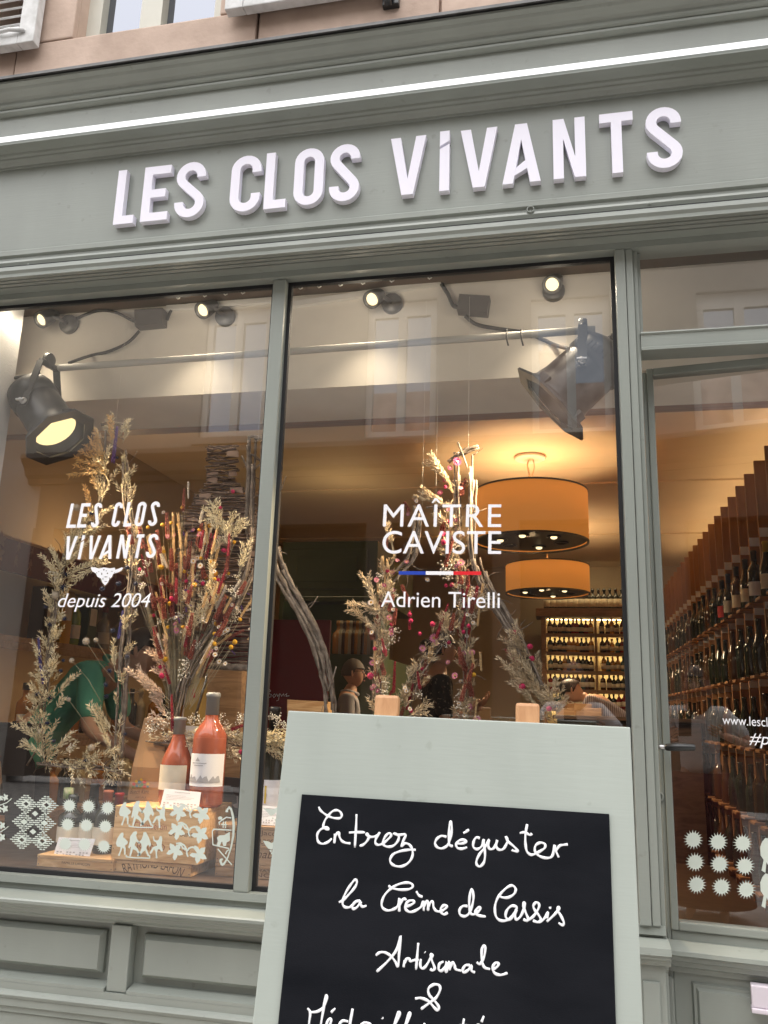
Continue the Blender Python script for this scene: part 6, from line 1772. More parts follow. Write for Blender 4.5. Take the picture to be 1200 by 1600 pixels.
HEADS = {
    'pink_strawflower': ('daisy', [hcol('pink_petal', (.58, .22, .33)), hcol('straw_center', (.45, .30, .10))]),
    'white_strawflower': ('daisy', [hcol('white_petal', (.74, .68, .64)), hcol('yellow_center', (.55, .33, .04))]),
    'magenta_flower': ('button', [hcol('magenta_petal', (.50, .02, .10))]),
    'yellow_button_flower': ('button', [hcol('yellow_petal', (.60, .33, .02))]),
    'purple_flower': ('spike', [hcol('purple_petal', (.13, .06, .24))]),
    'blue_thistle': ('thistle', [hcol('navy_petal', (.012, .020, .055))]),
    'blue_larkspur': ('spike', [hcol('blue_petal', (.07, .06, .24))]),
    'round_seed_head': ('pompom', [hcol('beige_seed', (.48, .42, .34))]),
    'white_blossom_spray': ('spray', [hcol('cream_blossom', (.78, .74, .66)), STEM]),
    'rust_plume': ('spike', [hcol('rust_floret', (.23, .055, .035))]),
    'red_plume': ('spike', [hcol('dark_red_floret', (.28, .012, .03))]),
    'grass_ear': ('ear', [hcol('tan_ear', (.58, .40, .20))]),
    'bunny_tail': ('ear', [hcol('pale_ear', (.70, .63, .53))]),
    'everlasting': ('daisy', [hcol('plum_petal', (.34, .04, .14)), hcol('cream_center', (.66, .50, .40))]),
}
def head(frame, kind, px, py, rpx, y=None, dirv=None, sz=None, stem=None, ms=None):
    """flower head of rpx pixel radius at a pixel, in front of the frame"""
    yy = FY - rg.uniform(.01, .04) if y is None else y
    c = P(px, py, yy)
    k = rpx * (yy - CAM.y) / FPX * 1.02
    if kind not in HM:
        HM[kind] = head_mesh(kind, *HEADS[kind]); o = HM[kind]
    else:
        o = HM[kind].copy(); COL.objects.link(o)
    d = Vector(dirv) if dirv else Vector((rg.uniform(-.6, .6), -1, rg.uniform(-.1, .7)))
    M = Matrix.Translation(c) @ d.to_track_quat('Z', 'Y').to_matrix().to_4x4() @ Matrix.Rotation(rg.random() * 6, 4, 'Z') @ Matrix.Diagonal((*(sz or (1, 1, 1)), 1)) @ Matrix.Scale(k, 4)
    o.parent = frame; o.matrix_parent_inverse = world_of(frame).inverted(); o.matrix_basis = M
    if stem is not None and ms is not None:
        e = P(stem[0], stem[1], FY); m = c.lerp(e, .5) + Vector((rg.uniform(-.008, .008), 0, rg.uniform(-.006, .006)))
        ms.tube([c, m, e], [.0008, .001, .0012], 3, False, False)
    return o
def spike(frame, kind, p0, p1, wpx, y=None):
    """elongated head lying from p0 (base) to p1 (tip)"""
    yy = FY - rg.uniform(.01, .045) if y is None else y
    a, b_ = P(*p0, yy), P(*p1, yy + rg.uniform(-.01, .01))
    L = (b_ - a).length
    if kind not in HM: HM[kind] = head_mesh(kind, *HEADS[kind]); o = HM[kind]
    else: o = HM[kind].copy(); COL.objects.link(o)
    k = wpx * (yy - CAM.y) / FPX
    M = Matrix.Translation((a + b_) / 2) @ (b_ - a).to_track_quat('Z', 'Y').to_matrix().to_4x4() @ Matrix.Diagonal((k / .35, k / .35, L / 2, 1))
    o.parent = frame; o.matrix_parent_inverse = world_of(frame).inverted(); o.matrix_basis = M
def fin(frame, ms, mg, mt, tw=TWIG, oat=OAT):
    mt.build('twigs', tw, frame)
    if ms.v: ms.build('stems', STEM, frame)
    if mg.v:
        o = mg.build('oat_grains', oat, frame, normals=False); o['kind'] = 'stuff'

# -- 1: bottle outline at the left
f1 = thing('flower_frame', 'bottle outline of twigs wrapped in dried oats and blue thistles, leftmost frame', 'dried flowers', P(125, 1195, FY))
mt, ms, mg = MB(), MB(), MB()
LF = [(170, 662), (166, 720), (160, 775), (146, 815), (118, 845), (98, 885), (86, 950), (76, 1030), (66, 1110), (62, 1190)]
RF = [(192, 662), (196, 720), (200, 790), (210, 850), (208, 900), (200, 960), (192, 1030), (187, 1110), (184, 1200)]
BF = [(58, 1190), (110, 1196), (160, 1199), (194, 1206)]
twigs(mt, LF, 9, 5, .0022, .0042, branches=8); twigs(mt, RF, 12, 6, .0022, .0045, branches=12); twigs(mt, BF, 9, 4, .002, .004, branches=10)
twigs(mt, [(158, 664), (175, 661), (201, 665)], 4, 2, .002, .004); twigs(mt, [(42, 1196), (52, 1180), (58, 1168)], 2, 1, .003, .004)
twigs(mt, [(188, 1205), (196, 1090), (205, 960)], 3, 3, .005, .007)
oats_along(ms, mg, LF[3:][::-1], 165, 9, (.05, .09), 34); oats_along(ms, mg, LF[:4][::-1], 22, 6, (.06, .10), 32)
oats_along(ms, mg, RF[::-1], 62, 6, (.045, .075), 24); oats_along(ms, mg, [(70, 1182), (110, 1184), (150, 1190), (188, 1200)], 40, 6, (.05, .085), 60)
mgg = MB()
for a, b_ in [((172, 760), (140, 675)), ((168, 740), (116, 728)), ((170, 720), (148, 690)), ((175, 700), (178, 645)), ((160, 770), (142, 742)), ((150, 830), (135, 760)), ((162, 720), (150, 668)), ((170, 735), (128, 705)),
               ((60, 1160), (30, 1118)), ((66, 1100), (44, 1085)), ((62, 1180), (36, 1150)), ((85, 1090), (117, 1048)), ((85, 1110), (104, 1083)), ((90, 900), (72, 868)), ((92, 880), (80, 855)), ((180, 1190), (140, 1090)), ((176, 1150), (152, 1105)), ((180, 1050), (173, 1000)), ((170, 880), (115, 890)), ((80, 1180), (112, 1145)), ((96, 900), (170, 862))]:
    for k in range(3): oat_px(ms, mgg if b_[1] < 770 else mg, a, (b_[0] + rg.uniform(-6, 6), b_[1] + rg.uniform(-8, 8)), FY - .02)
_o = mgg.build('lamplit_oat_grains', OAT_LAMPLIT, f1, normals=False); _o['kind'] = 'stuff'
for (x, y, r) in [(120, 793, 7.5), (87, 930, 8.5), (134.5, 1002, 7.2), (150, 1000, 4.8), (112, 1032, 5.2), (63, 1143, 5.5), (107, 1093, 4.5), (143, 1168, 6.5), (118, 852, 4.5)]:
    head(f1, 'round_seed_head', x, y, r, None, None, None, (x + (46 if x > 100 else 8), y + 65), ms)
for (x, y, r) in [(136, 775, 5), (143, 802, 4.5), (100, 918, 6), (104, 898, 5), (72, 948, 4), (78, 976, 4), (101, 967, 4), (160, 920, 4.5), (199, 887, 5), (185, 912, 4.5), (212, 912, 4), (176, 985, 4.5), (199, 1026, 4), (95, 1048, 3.5), (79, 1090, 4), (99, 1032, 3), (171, 1048, 4), (165, 1070, 4), (74, 1130, 4), (195, 1147, 3.4), (134, 1188, 4.5), (166, 1088, 4), (183, 715, 3), (180, 737, 3.5), (58, 1085, 4), (84, 1158, 3.5)]:
    head(f1, 'blue_thistle', x, y, r * 1.1)
for a, b_, w in [((64, 1045), (60, 998), 4), ((68, 1070), (63, 1040), 3), ((185, 1000), (192, 955), 4)]: spike(f1, 'blue_larkspur', a, b_, w)
spike(f1, 'purple_flower', (176, 725), (183, 668), 5)
for (x, y, r) in [(84, 895, 10), (86, 905, 8), (105, 850, 7), (60, 1082, 8), (68, 1048, 8), (110, 1168, 9)]: head(f1, 'white_blossom_spray', x, y, r)
fin(f1, ms, mg, mt)

# -- 2: filled brushwood bottle behind
f2 = thing('brushwood_frame', 'bottle shape filled with stacked brown twigs on bark strips, behind the flower goblet', 'twig bottle', P(345, 1040, .42))
mt = MB(); Y2 = .42
def halfw(y): return 24 if y < 752 else (24 + (y - 752) / 58 * 40 if y < 810 else 64)
mb = MB()
y = 698.0
while y < 1042:
    c_ = 347 - (y - 698) * .008; h_ = halfw(y)
    for k in range(2):
        a, b_ = c_ - h_ * rg.uniform(.85, 1.12), c_ + h_ * rg.uniform(.85, 1.12); yy = Y2 + rg.uniform(-.016, .016)
        q = [P(lerp(a, b_, t / 5), y + rg.uniform(-2.2, 2.2), yy + rg.uniform(-.004, .004)) for t in range(6)]
        r_ = rg.uniform(.0022, .0055); mt.tube(q, [r_ * rg.uniform(.7, 1.1) for _ in q], 6)
    y += rg.uniform(3.6, 5.2)
for (xa, xb) in ((324, 340), (356, 370)):
    y = 705
    while y < 1040:
        if rg.random() < .62:
            off = (halfw(y) - 24) * (.85 if xb > 347 else -.85); w_ = rg.uniform(10, 20); x0 = (xa + xb) / 2 + off - w_ / 2
            q = [P(x0, y, Y2 - .012), P(x0 + w_, y + rg.uniform(-2, 2), Y2 - .012), P(x0 + w_ + rg.uniform(-2, 2), y + rg.uniform(5, 10), Y2 - .010), P(x0, y + rg.uniform(5, 10), Y2 - .010)]
            q2 = [p + Vector((0, .003, 0)) for p in q]; mb.add(q + q2, [(0, 1, 2, 3), (7, 6, 5, 4), (0, 1, 5, 4), (1, 2, 6, 5), (2, 3, 7, 6), (3, 0, 4, 7)])
        y += rg.uniform(8, 14)
mt.build('stacked_twigs', TWIG_D, f2)
mb.build('bark_strips', mat('pinkish_bark', (.26, .17, .125), .85, scale=30, col2=(.42, .30, .23)), f2)
mb = MB(); q0, q1 = P(296, 1036, Y2 - .015), P(396, 1044, Y2 - .015); mb.tube([q0, q0.lerp(q1, .4) + Vector((0, 0, -.004)), q1], [.012, .013, .011], 8); mb.build('base_branch', TWIG, f2)

# -- 3: goblet of flowers with a twig stem and foot
f3 = thing('flower_frame', 'goblet-shaped spray of red, yellow and purple dried flowers on a twig foot', 'dried flowers', P(290, 1165, FY))
mt, ms, mg = MB(), MB(), MB()
twigs(mt, [(276, 1162), (282, 1090), (300, 1040), (335, 985), (372, 930), (392, 880), (400, 820)], 16, 9, .0025, .005, branches=10)
twigs(mt, [(270, 1165), (268, 1100), (262, 1040), (256, 980)], 7, 6, .0018, .0035, branches=4)
twigs(mt, [(228, 1156), (275, 1162), (340, 1158), (400, 1164), (452, 1158)], 10, 4, .0022, .0045, branches=10)
twigs(mt, [(254, 1146), (262, 1150), (285, 1152)], 3, 2, .004, .006)
def fan(x, y): # where the stalk of a flower at (x, y) joins
    return (lerp(277, x, .22) , lerp(1130, y, .18))
plist = []
for k in range(64):
    a = rg.uniform(-.36, .62); r = rg.uniform(140, 345) if a < .30 else rg.uniform(140, 250)
    x, y = 274 + math.sin(a) * r * .9, 1120 - math.cos(a) * r
    if x > 402: continue
    plist.append((x, y))
    ms.tube([P(x, y, FY - rg.uniform(0, .04)), W3(lerp(x, 276, .5), lerp(y, 1100, .5), FY, .01), P(*fan(x, y), FY)], [.0007, .001, .0013], 3, False, False)
for a, b_, w in [((283, 860), (278, 800), 3.6), ((272, 860), (270, 800), 3.4), ((325, 850), (321, 815), 3.2), ((270, 915), (272, 855), 3.4), ((282, 905), (283, 860), 3.2), ((330, 868), (340, 825), 3.6), ((258, 955), (254, 905), 3.2), ((300, 935), (302, 880), 3.2), ((262, 890), (255, 853), 3.4), ((325, 905), (340, 880), 3), ((385, 1000), (425, 980), 3), ((375, 965), (398, 930), 3.2), ((336, 1010), (362, 990), 3), ((248, 940), (243, 925), 3), ((262, 1000), (246, 940), 3.4)]: spike(f3, 'grass_ear', a, b_, w)
for a, b_, w in [((312, 818), (317, 797), 4.2), ((294, 780), (294, 752), 2.6), ((255, 885), (247, 842), 3.2), ((262, 888), (250, 860), 3.2), ((323, 850), (322, 830), 4), ((364, 925), (376, 905), 3.4), ((382, 955), (410, 945), 2.6), ((400, 978), (420, 955), 2.6), ((338, 995), (350, 975), 2.6)]: spike(f3, 'bunny_tail', a, b_, w)
for a, b_, w in [((312, 855), (313, 838), 7), ((290, 925), (288, 870), 4), ((353, 900), (360, 840), 5), ((338, 945), (352, 900), 4.4), ((262, 940), (240, 935), 6), ((272, 920), (250, 905), 6), ((286, 800), (288, 765), 4), ((250, 852), (238, 835), 4), ((320, 905), (316, 885), 7), ((352, 1000), (380, 985), 4), ((292, 945), (300, 915), 5), ((245, 955), (236, 930), 5), ((255, 925), (262, 900), 5)]: spike(f3, 'rust_plume', a, b_, w)
for a, b_, w in [((270, 1150), (268, 1088), 3.6), ((266, 1070), (256, 1040), 3.2), ((356, 870), (358, 835), 3), ((340, 930), (352, 890), 3.2), ((380, 1130), (408, 1118), 4), ((360, 1140), (385, 1132), 4)]: spike(f3, 'red_plume', a, b_, w)
for (x, y, r) in [(285, 793, 3), (254, 820, 3.4), (268, 817, 3), (279, 820, 3), (328, 821, 3.6), (345, 820, 3.4), (311, 828, 2.6), (366, 847, 3), (332, 879, 5.5), (337, 896, 4), (314, 872, 2.8), (252, 886, 4.4), (288, 893, 3), (304, 914, 4), (266, 943, 4.2), (255, 948, 3), (303, 915, 3), (338, 975, 4), (335, 1006, 3.6), (375, 968, 3.2), (367, 1003, 4), (361, 1011, 3.6), (258, 1030, 4.4), (402, 889, 3), (335, 990, 3), (256, 862, 3), (262, 980, 2.6)]: head(f3, 'yellow_button_flower', x, y, r, None, None, None, fan(x, y), ms)
for (x, y, r) in [(344, 793, 3), (364, 768, 3), (336, 840, 3.6), (350, 860, 3.6), (317, 912, 3.6), (341, 906, 3), (296, 926, 4), (269, 936, 4), (294, 982, 3.6), (252, 1042, 4), (253, 1056, 4), (385, 1143, 4), (398, 1165, 4), (376, 1175, 3.4), (330, 905, 3), (291, 908, 3)]: head(f3, 'magenta_flower', x, y, r, None, None, (1, 1, 1.35))
for (x, y, r) in [(312, 835, 6), (272, 836, 4.5), (302, 828, 3.5), (276, 985, 6), (274, 975, 4.5), (330, 1018, 4.6), (326, 1025, 5), (262, 838, 4)]: head(f3, 'pink_strawflower', x, y, r)
for (x, y, r) in [(302, 877, 5.5), (313, 884, 5.5), (308, 872, 5), (352, 988, 6), (347, 990, 5), (356, 984, 5), (336, 1023, 5), (343, 1034, 5), (352, 1037, 4), (335, 895, 4.5), (253, 912, 3.6), (342, 980, 4), (363, 945, 4), (338, 1013, 4), (370, 950, 4), (390, 983, 3), (405, 900, 3.4)]: head(f3, 'white_strawflower', x, y, r)
for (x, y, r) in [(287, 834, 6), (300, 830, 4.5), (268, 887, 5), (290, 922, 7), (280, 970, 7), (291, 953, 6), (336, 992, 5), (378, 950, 5), (365, 1020, 5), (356, 885, 4), (388, 928, 4), (332, 935, 5), (320, 870, 4)]: head(f3, 'purple_flower', x, y, r)
for (x, y, r) in [(288, 1040, 12), (285, 1055, 10), (270, 965, 9), (268, 1122, 10), (240, 1130, 13), (255, 1128, 12), (232, 1140, 8), (310, 1125, 10), (345, 1120, 8), (375, 1125, 9), (362, 1150, 9), (340, 935, 8), (292, 1035, 9), (338, 920, 8), (434, 1150, 8), (425, 1120, 6)]: head(f3, 'white_blossom_spray', x, y, r)
for a, b_ in [((355, 850), (334, 772)), ((350, 850), (372, 800)), ((345, 830), (328, 785)), ((345, 835), (325, 800)), ((360, 850), (385, 805)), ((330, 930), (338, 870)), ((325, 950), (318, 915)), ((300, 990), (318, 945)), ((372, 900), (390, 838)), ((285, 1010), (300, 945)), ((315, 985), (322, 930)), ((330, 870), (350, 835)), ((305, 960), (290, 925)), ((360, 860), (350, 815)), ((340, 960), (330, 900))]:
    for k in range(3): oat_px(ms, mg, (a[0] + rg.uniform(-3, 3), a[1]), (b_[0] + rg.uniform(-7, 7), b_[1] + rg.uniform(-8, 8)), FY - .03)
for a, b_ in [((300, 1150), (370, 1135)), ((290, 1158), (350, 1165)), ((330, 1155), (380, 1172)), ((360, 1150), (420, 1145)), ((400, 1155), (448, 1165)), ((300, 1152), (345, 1178)), ((340, 1160), (395, 1150)), ((380, 1158), (440, 1172))]:
    for k in range(4): oat_px(ms, mg, a, (b_[0] + rg.uniform(-10, 6), b_[1] + rg.uniform(-7, 7)), FY - .03)
for k in range(34):
    x = rg.uniform(238, 448); an = rg.uniform(-.5, .5); L = rg.uniform(30, 55); s_ = 1 if rg.random() < .7 else -1
    oat_px(ms, mg, (x, 1156 + rg.uniform(-8, 6)), (x + s_ * L * math.cos(an), 1154 + L * math.sin(an)), FY - rg.uniform(.02, .05))
for k in range(16): head(f3, 'white_blossom_spray', rg.uniform(236, 445), rg.uniform(1118, 1162), rg.uniform(7, 10))
fin(f3, ms, mg, mt)
mg2, ms2 = MB(), MB()
for a, b_ in [((268, 1120), (206, 1030)), ((264, 1080), (246, 988)), ((266, 1095), (216, 1048)), ((268, 1130), (232, 1085)), ((262, 1050), (238, 1010)), ((268, 1140), (238, 1115)), ((264, 1100), (230, 1060)), ((266, 1070), (240, 1035))]:
    for k in range(3): oat_px(ms2, mg2, (a[0], a[1]), (b_[0] + rg.uniform(-5, 5), b_[1] + rg.uniform(-6, 6)), FY - .02, gl=.016)
ms2.build('pink_oat_stems', STEM, f3); o = mg2.build('pink_oat_grains', OATP, f3, normals=False); o['kind'] = 'stuff'

for k in range(150):
    a = rg.uniform(-.30, .60); r = rg.uniform(110, 320) if a < .3 else rg.uniform(110, 245)
    x, y = 274 + math.sin(a) * r * .9, 1120 - math.cos(a) * r
    if x > 404: continue
    kd = rg.choice(['rust_plume', 'rust_plume', 'red_plume', 'grass_ear', 'grass_ear', 'bunny_tail', 'purple_flower', 'white_strawflower', 'yellow_button_flower', 'magenta_flower', 'white_blossom_spray', 'white_blossom_spray'])
    yy = FY + rg.uniform(-.05, .05)
    if kd in ('rust_plume', 'red_plume', 'grass_ear', 'bunny_tail'):
        L = rg.uniform(24, 46); spike(f3, kd, (x - math.sin(a) * L, y + math.cos(a) * L), (x, y), {'rust_plume': 6, 'red_plume': 4, 'grass_ear': 3.2, 'bunny_tail': 3}[kd], yy)
    else:
        head(f3, kd, x, y, {'purple_flower': 5, 'white_strawflower': 4, 'yellow_button_flower': 2.8, 'magenta_flower': 3, 'white_blossom_spray': 8}[kd], yy)
# -- 4: bare twig bottle behind the mullion
f4 = thing('twig_frame', 'bottle outline of bare grey vine twigs, half hidden behind the mullion', 'twig bottle', P(470, 1110, .36))
mt = MB(); Y4 = .36
twigs(mt, [(394, 686), (392, 740), (390, 800), (392, 860)], 8, 6, .004, .007, Y4, branches=8)
twigs(mt, [(412, 690), (410, 760), (414, 820), (425, 862)], 6, 4, .003, .005, Y4, branches=10)
twigs(mt, [(388, 685), (402, 683), (422, 687)], 4, 2, .003, .006, Y4)
twigs(mt, [(426, 845), (432, 880), (448, 915), (474, 960), (497, 1010), (508, 1050), (514, 1085), (516, 1120)], 17, 10, .004, .008, Y4, branches=14)
twigs(mt, [(470, 960), (488, 945), (500, 925)], 2, 1, .002, .003, Y4); twigs(mt, [(512, 1080), (520, 1060), (526, 1040)], 2, 1, .002, .003, Y4)
twigs(mt, [(430, 800), (438, 770), (448, 742)], 2, 1, .0012, .002, Y4); twigs(mt, [(378, 712), (390, 740), (392, 770)], 2, 1, .003, .004, Y4)
mt.build('twigs', TWIG, f4)

# -- 5: bottle frame in the right pane
f5 = thing('flower_frame', 'tall bottle frame of vine twigs with pink strawflowers and oats, in the right pane', 'dried flowers', P(720, 1130, FY))
mt, ms, mg = MB(), MB(), MB()
twigs(mt, [(712, 695), (714, 760), (716, 830), (710, 880)], 6, 5, .003, .005, branches=6)
twigs(mt, [(740, 698), (738, 770), (737, 850), (744, 900)], 9, 7, .003, .006, branches=10)
twigs(mt, [(700, 722), (726, 705), (748, 697), (762, 690)], 4, 3, .004, .007); twigs(mt, [(716, 690), (726, 715), (733, 738)], 2, 1, .003, .004)
twigs(mt, [(742, 860), (752, 900), (770, 935), (795, 975), (818, 1020), (842, 1075), (864, 1125)], 18, 9, .003, .006, branches=16)
twigs(mt, [(655, 790), (652, 830), (645, 870), (625, 895), (606, 920)], 9, 7, .003, .006, branches=8); twigs(mt, [(655, 795), (690, 792), (712, 790)], 4, 4, .003, .005)
twigs(mt, [(600, 910), (592, 980), (590, 1050), (588, 1130)], 7, 7, .002, .004, branches=8)
twigs(mt, [(640, 1120), (650, 1060), (690, 1000), (730, 945), (765, 900)], 8, 6, .002, .004, branches=6)
twigs(mt, [(724, 870), (726, 950), (728, 1040), (726, 1130)], 8, 8, .002, .004, branches=8)
twigs(mt, [(690, 840), (702, 870), (712, 890)], 4, 5, .004, .006)
oats_along(ms, mg, [(590, 1125), (592, 1050), (598, 980), (604, 920), (612, 880)], 72, 8, (.04, .068), 28)
oats_along(ms, mg, [(625, 1125), (640, 1080), (660, 1030), (700, 980), (745, 930)], 72, 9, (.04, .068), 30)
oats_along(ms, mg, [(726, 1125), (728, 1040), (728, 960), (722, 890)], 70, 8, (.04, .065), 28)
oats_along(ms, mg, [(868, 1125), (845, 1080), (825, 1040), (805, 1000)], 46, 8, (.05, .09), 25)
oats_along(ms, mg, [(706, 880), (700, 830), (702, 790)], 22, 9, (.045, .07), 50)
for a, b_ in [((712, 770), (670, 702)), ((710, 760), (672, 708)), ((706, 795), (653, 762)), ((702, 790), (660, 766)), ((850, 1100), (784, 1015)), ((835, 1080), (790, 1030)), ((862, 1120), (806, 1000)), ((855, 1120), (872, 1060)), ((866, 1122), (880, 1090)), ((600, 1000), (546, 935)), ((600, 985), (572, 885)), ((610, 960), (548, 940)), ((640, 1120), (672, 1090)), ((636, 1120), (664, 1105)), ((842, 1105), (800, 1050)), ((614, 860), (606, 812)), ((700, 1000), (690, 950)), ((745, 960), (770, 935))]:
    for k in range(3): oat_px(ms, mg, (a[0] + rg.uniform(-3, 3), a[1]), (b_[0] + rg.uniform(-5, 5), b_[1] + rg.uniform(-6, 6)), FY - .03)
for a, b_, w in [((600, 900), (598, 868), 3), ((606, 905), (605, 872), 3), ((586, 1050), (586, 1000), 3), ((746, 980), (750, 940), 2.6), ((752, 1050), (750, 1018), 2.8), ((745, 1090), (742, 1125), 2.6)]: spike(f5, 'grass_ear', a, b_, w)
for a, b_, w in [((615, 1085), (617, 1035), 3.6), ((680, 1000), (700, 945), 3.4), ((640, 985), (640, 955), 3), ((812, 1040), (790, 1015), 3.4), ((725, 1010), (735, 980), 4), ((635, 1110), (640, 1090), 3)]: spike(f5, 'red_plume', a, b_, w)
for a, b_, w in [((590, 980), (596, 930), 6), ((602, 860), (606, 830), 4), ((640, 800), (632, 785), 5), ((728, 1050), (720, 1020), 6), ((584, 1000), (576, 980), 6), ((640, 945), (628, 915), 6), ((735, 960), (742, 930), 5), ((592, 1070), (586, 1040), 6), ((738, 1090), (732, 1060), 6), ((690, 830), (694, 815), 6)]: spike(f5, 'rust_plume', a, b_, w)
for (x, y, r) in [(714, 722, 8.5), (703, 731, 5), (688, 770, 5)]: head(f5, 'everlasting', x, y, r)
for (x, y, r) in [(720, 880, 6.5), (621, 876, 4), (638, 803, 4), (650, 783, 4.5), (608, 965, 5.5), (582, 1036, 6), (678, 997, 8), (660, 1013, 6), (711, 1056, 6), (738, 1020, 5.5), (588, 906, 5), (635, 878, 4), (700, 1035, 4), (584, 1072, 4), (745, 1125, 7)]: head(f5, 'pink_strawflower', x, y, r)
for (x, y, r) in [(580, 942, 6.5), (581, 988, 4.6), (729, 994, 4), (668, 906, 4), (590, 1035, 4), (600, 1013, 5), (728, 1040, 4), (635, 1080, 4), (651, 783, 4), (613, 922, 4)]: head(f5, 'white_strawflower', x, y, r)
for (x, y, r) in [(676, 975, 4), (656, 990, 3), (601, 1017, 4), (579, 1056, 5), (702, 856, 4), (693, 847, 4), (695, 750, 3.4), (699, 815, 3), (696, 761, 3), (706, 914, 3.4), (690, 835, 4), (805, 988, 4), (828, 1010, 4), (816, 1073, 5), (831, 1029, 4), (858, 1107, 4), (642, 970, 3.4), (640, 960, 3.4), (697, 915, 3), (637, 1124, 5)]: head(f5, 'magenta_flower', x, y, r, None, None, (1, 1, 1.2))
for (x, y, r) in [(740, 1054, 3.6), (686, 840, 3.4), (692, 838, 3)]: head(f5, 'yellow_button_flower', x, y, r)
for (x, y, r) in [(694, 885, 12), (700, 895, 10), (710, 880, 10), (612, 1000, 12), (616, 985, 10), (740, 925, 11), (760, 935, 10), (720, 1085, 9), (716, 1105, 10), (655, 1085, 7), (618, 930, 7), (700, 900, 9), (600, 1080, 8), (740, 960, 8)]: head(f5, 'white_blossom_spray', x, y, r)
cols5 = [[(592, 1115), (596, 1040), (602, 960), (606, 890)], [(628, 1118), (655, 1050), (700, 985), (745, 925)], [(726, 1118), (728, 1030), (724, 930), (716, 880)], [(705, 870), (706, 800), (712, 740)]]
for cpath in cols5:
    dd = dense(cpath, 4)
    for k in range(30 if cpath is not cols5[3] else 12):
        q = dd[rg.randint(0, len(dd) - 1)]; x, y = q.x + rg.uniform(-13, 13), q.y + rg.uniform(-6, 6)
        kd = rg.choice(['rust_plume', 'rust_plume', 'red_plume', 'grass_ear', 'pink_strawflower', 'white_strawflower', 'magenta_flower', 'white_blossom_spray', 'everlasting'])
        yy = FY + rg.uniform(-.05, .0)
        if kd in ('rust_plume', 'red_plume', 'grass_ear'): spike(f5, kd, (x, y + 14), (x + rg.uniform(-9, 9), y - 14), {'rust_plume': 5, 'red_plume': 3.4, 'grass_ear': 3}[kd], yy)
        else: head(f5, kd, x, y, {'pink_strawflower': 4.6, 'white_strawflower': 4, 'magenta_flower': 3, 'white_blossom_spray': 8, 'everlasting': 4.4}[kd], yy)
fin(f5, ms, mg, mt, TWIG, OATT)
# fine threads that hold the frames
for i, (px, a, b_) in enumerate([(402, 612, 690), (659, 720, 790), (680, 730, 795), (731, 640, 705), (180, 610, 660)]):
    q0, q1 = P(px, a, FY), P(px + 1, b_, FY); mb = MB(); mb.tube([Vector((q1.x, FY, 2.595)), q1], .0004, 3, False, False); o = mb.build('hanging_thread', WHITEPL)
    tag(o, ('thin thread holding the bare twig bottle', 'left thread above the MAITRE lettering', 'right thread above the MAITRE lettering', 'thin thread holding the right flower frame', 'thin thread holding the leftmost flower frame')[i], 'thread', 'threads of the hanging frames')
# ------------------------------------------------------------------ people
def skin_mesh(pts, edges, radii, root=0, sub=2):
    me = bpy.data.meshes.new('skin_tmp')
    bm = bmesh.new()
    lay = bm.verts.layers.skin.verify()
    vs = []
    for i, p in enumerate(pts):
        v = bm.verts.new(p); r = radii[i]
        v[lay].radius = r if isinstance(r, tuple) else (r, r)
        v[lay].use_root = (i == root)
        vs.append(v)
    for a, b_ in edges: bm.edges.new((vs[a], vs[b_]))
    bm.to_mesh(me); bm.free()
    o = bpy.data.objects.new('skin_tmp', me); COL.objects.link(o)
    m = o.modifiers.new('s', 'SKIN'); m.use_smooth_shade = True
    s = o.modifiers.new('u', 'SUBSURF'); s.levels = sub; s.render_levels = sub
    dg = bpy.context.evaluated_depsgraph_get(); dg.update()
    em = bpy.data.meshes.new_from_object(o.evaluated_get(dg))
    out = [v.co.copy() for v in em.vertices], [tuple(p.vertices) for p in em.polygons]
    bpy.data.objects.remove(o); bpy.data.meshes.remove(me); bpy.data.meshes.remove(em)
    return out

def head_shape(M, mb):
    n, k = 22, 16
    vs, fs = [], []
    for i in range(k + 1):
        th = math.pi * i / k
        z = -math.cos(th); s = max(.02, math.sin(th))
        for j in range(n):
            a = 2 * math.pi * j / n
            x, y = s * math.cos(a), s * math.sin(a)
            fx_ = .074 * x; fy_ = (.092 if y > 0 else .100) * y; fz = .118 * z
            if z < 0:
                fx_ *= 1 - .38 * (-z) ** 1.4
                fy_ *= (1 - .12 * (-z)) if y > 0 else (1 - .55 * (-z) ** 1.1)
                if y > 0: fy_ += .014 * (-z)
            if y > .5: fy_ -= .006 * math.exp(-((z + .02) / .14) ** 2) * (y - .5) * 2     # eye hollow
            vs.append(M @ Vector((fx_, fy_, fz)))
    for i in range(k):
        for j in range(n):
            j2 = (j + 1) % n; fs.append((i * n + j, i * n + j2, (i + 1) * n + j2, (i + 1) * n + j))
    mb.add(vs, fs, True)

SKIN1 = mat('skin_tone', (.60, .36, .25), .55, sub=.1); SKIN2 = mat('skin_tone_light', (.58, .35, .25), .55, sub=.1)
EYEW = mat('eye_white', (.65, .62, .58), .3); DARKH = mat('black_hair', (.012, .010, .009), .5, bump=.5, bscale=90, stretch=(1, 1, .15)); GREYH = mat('grey_hair', (.11, .10, .095), .6, bump=.5, bscale=90); LIP = mat('lip', (.30, .10, .08), .5)

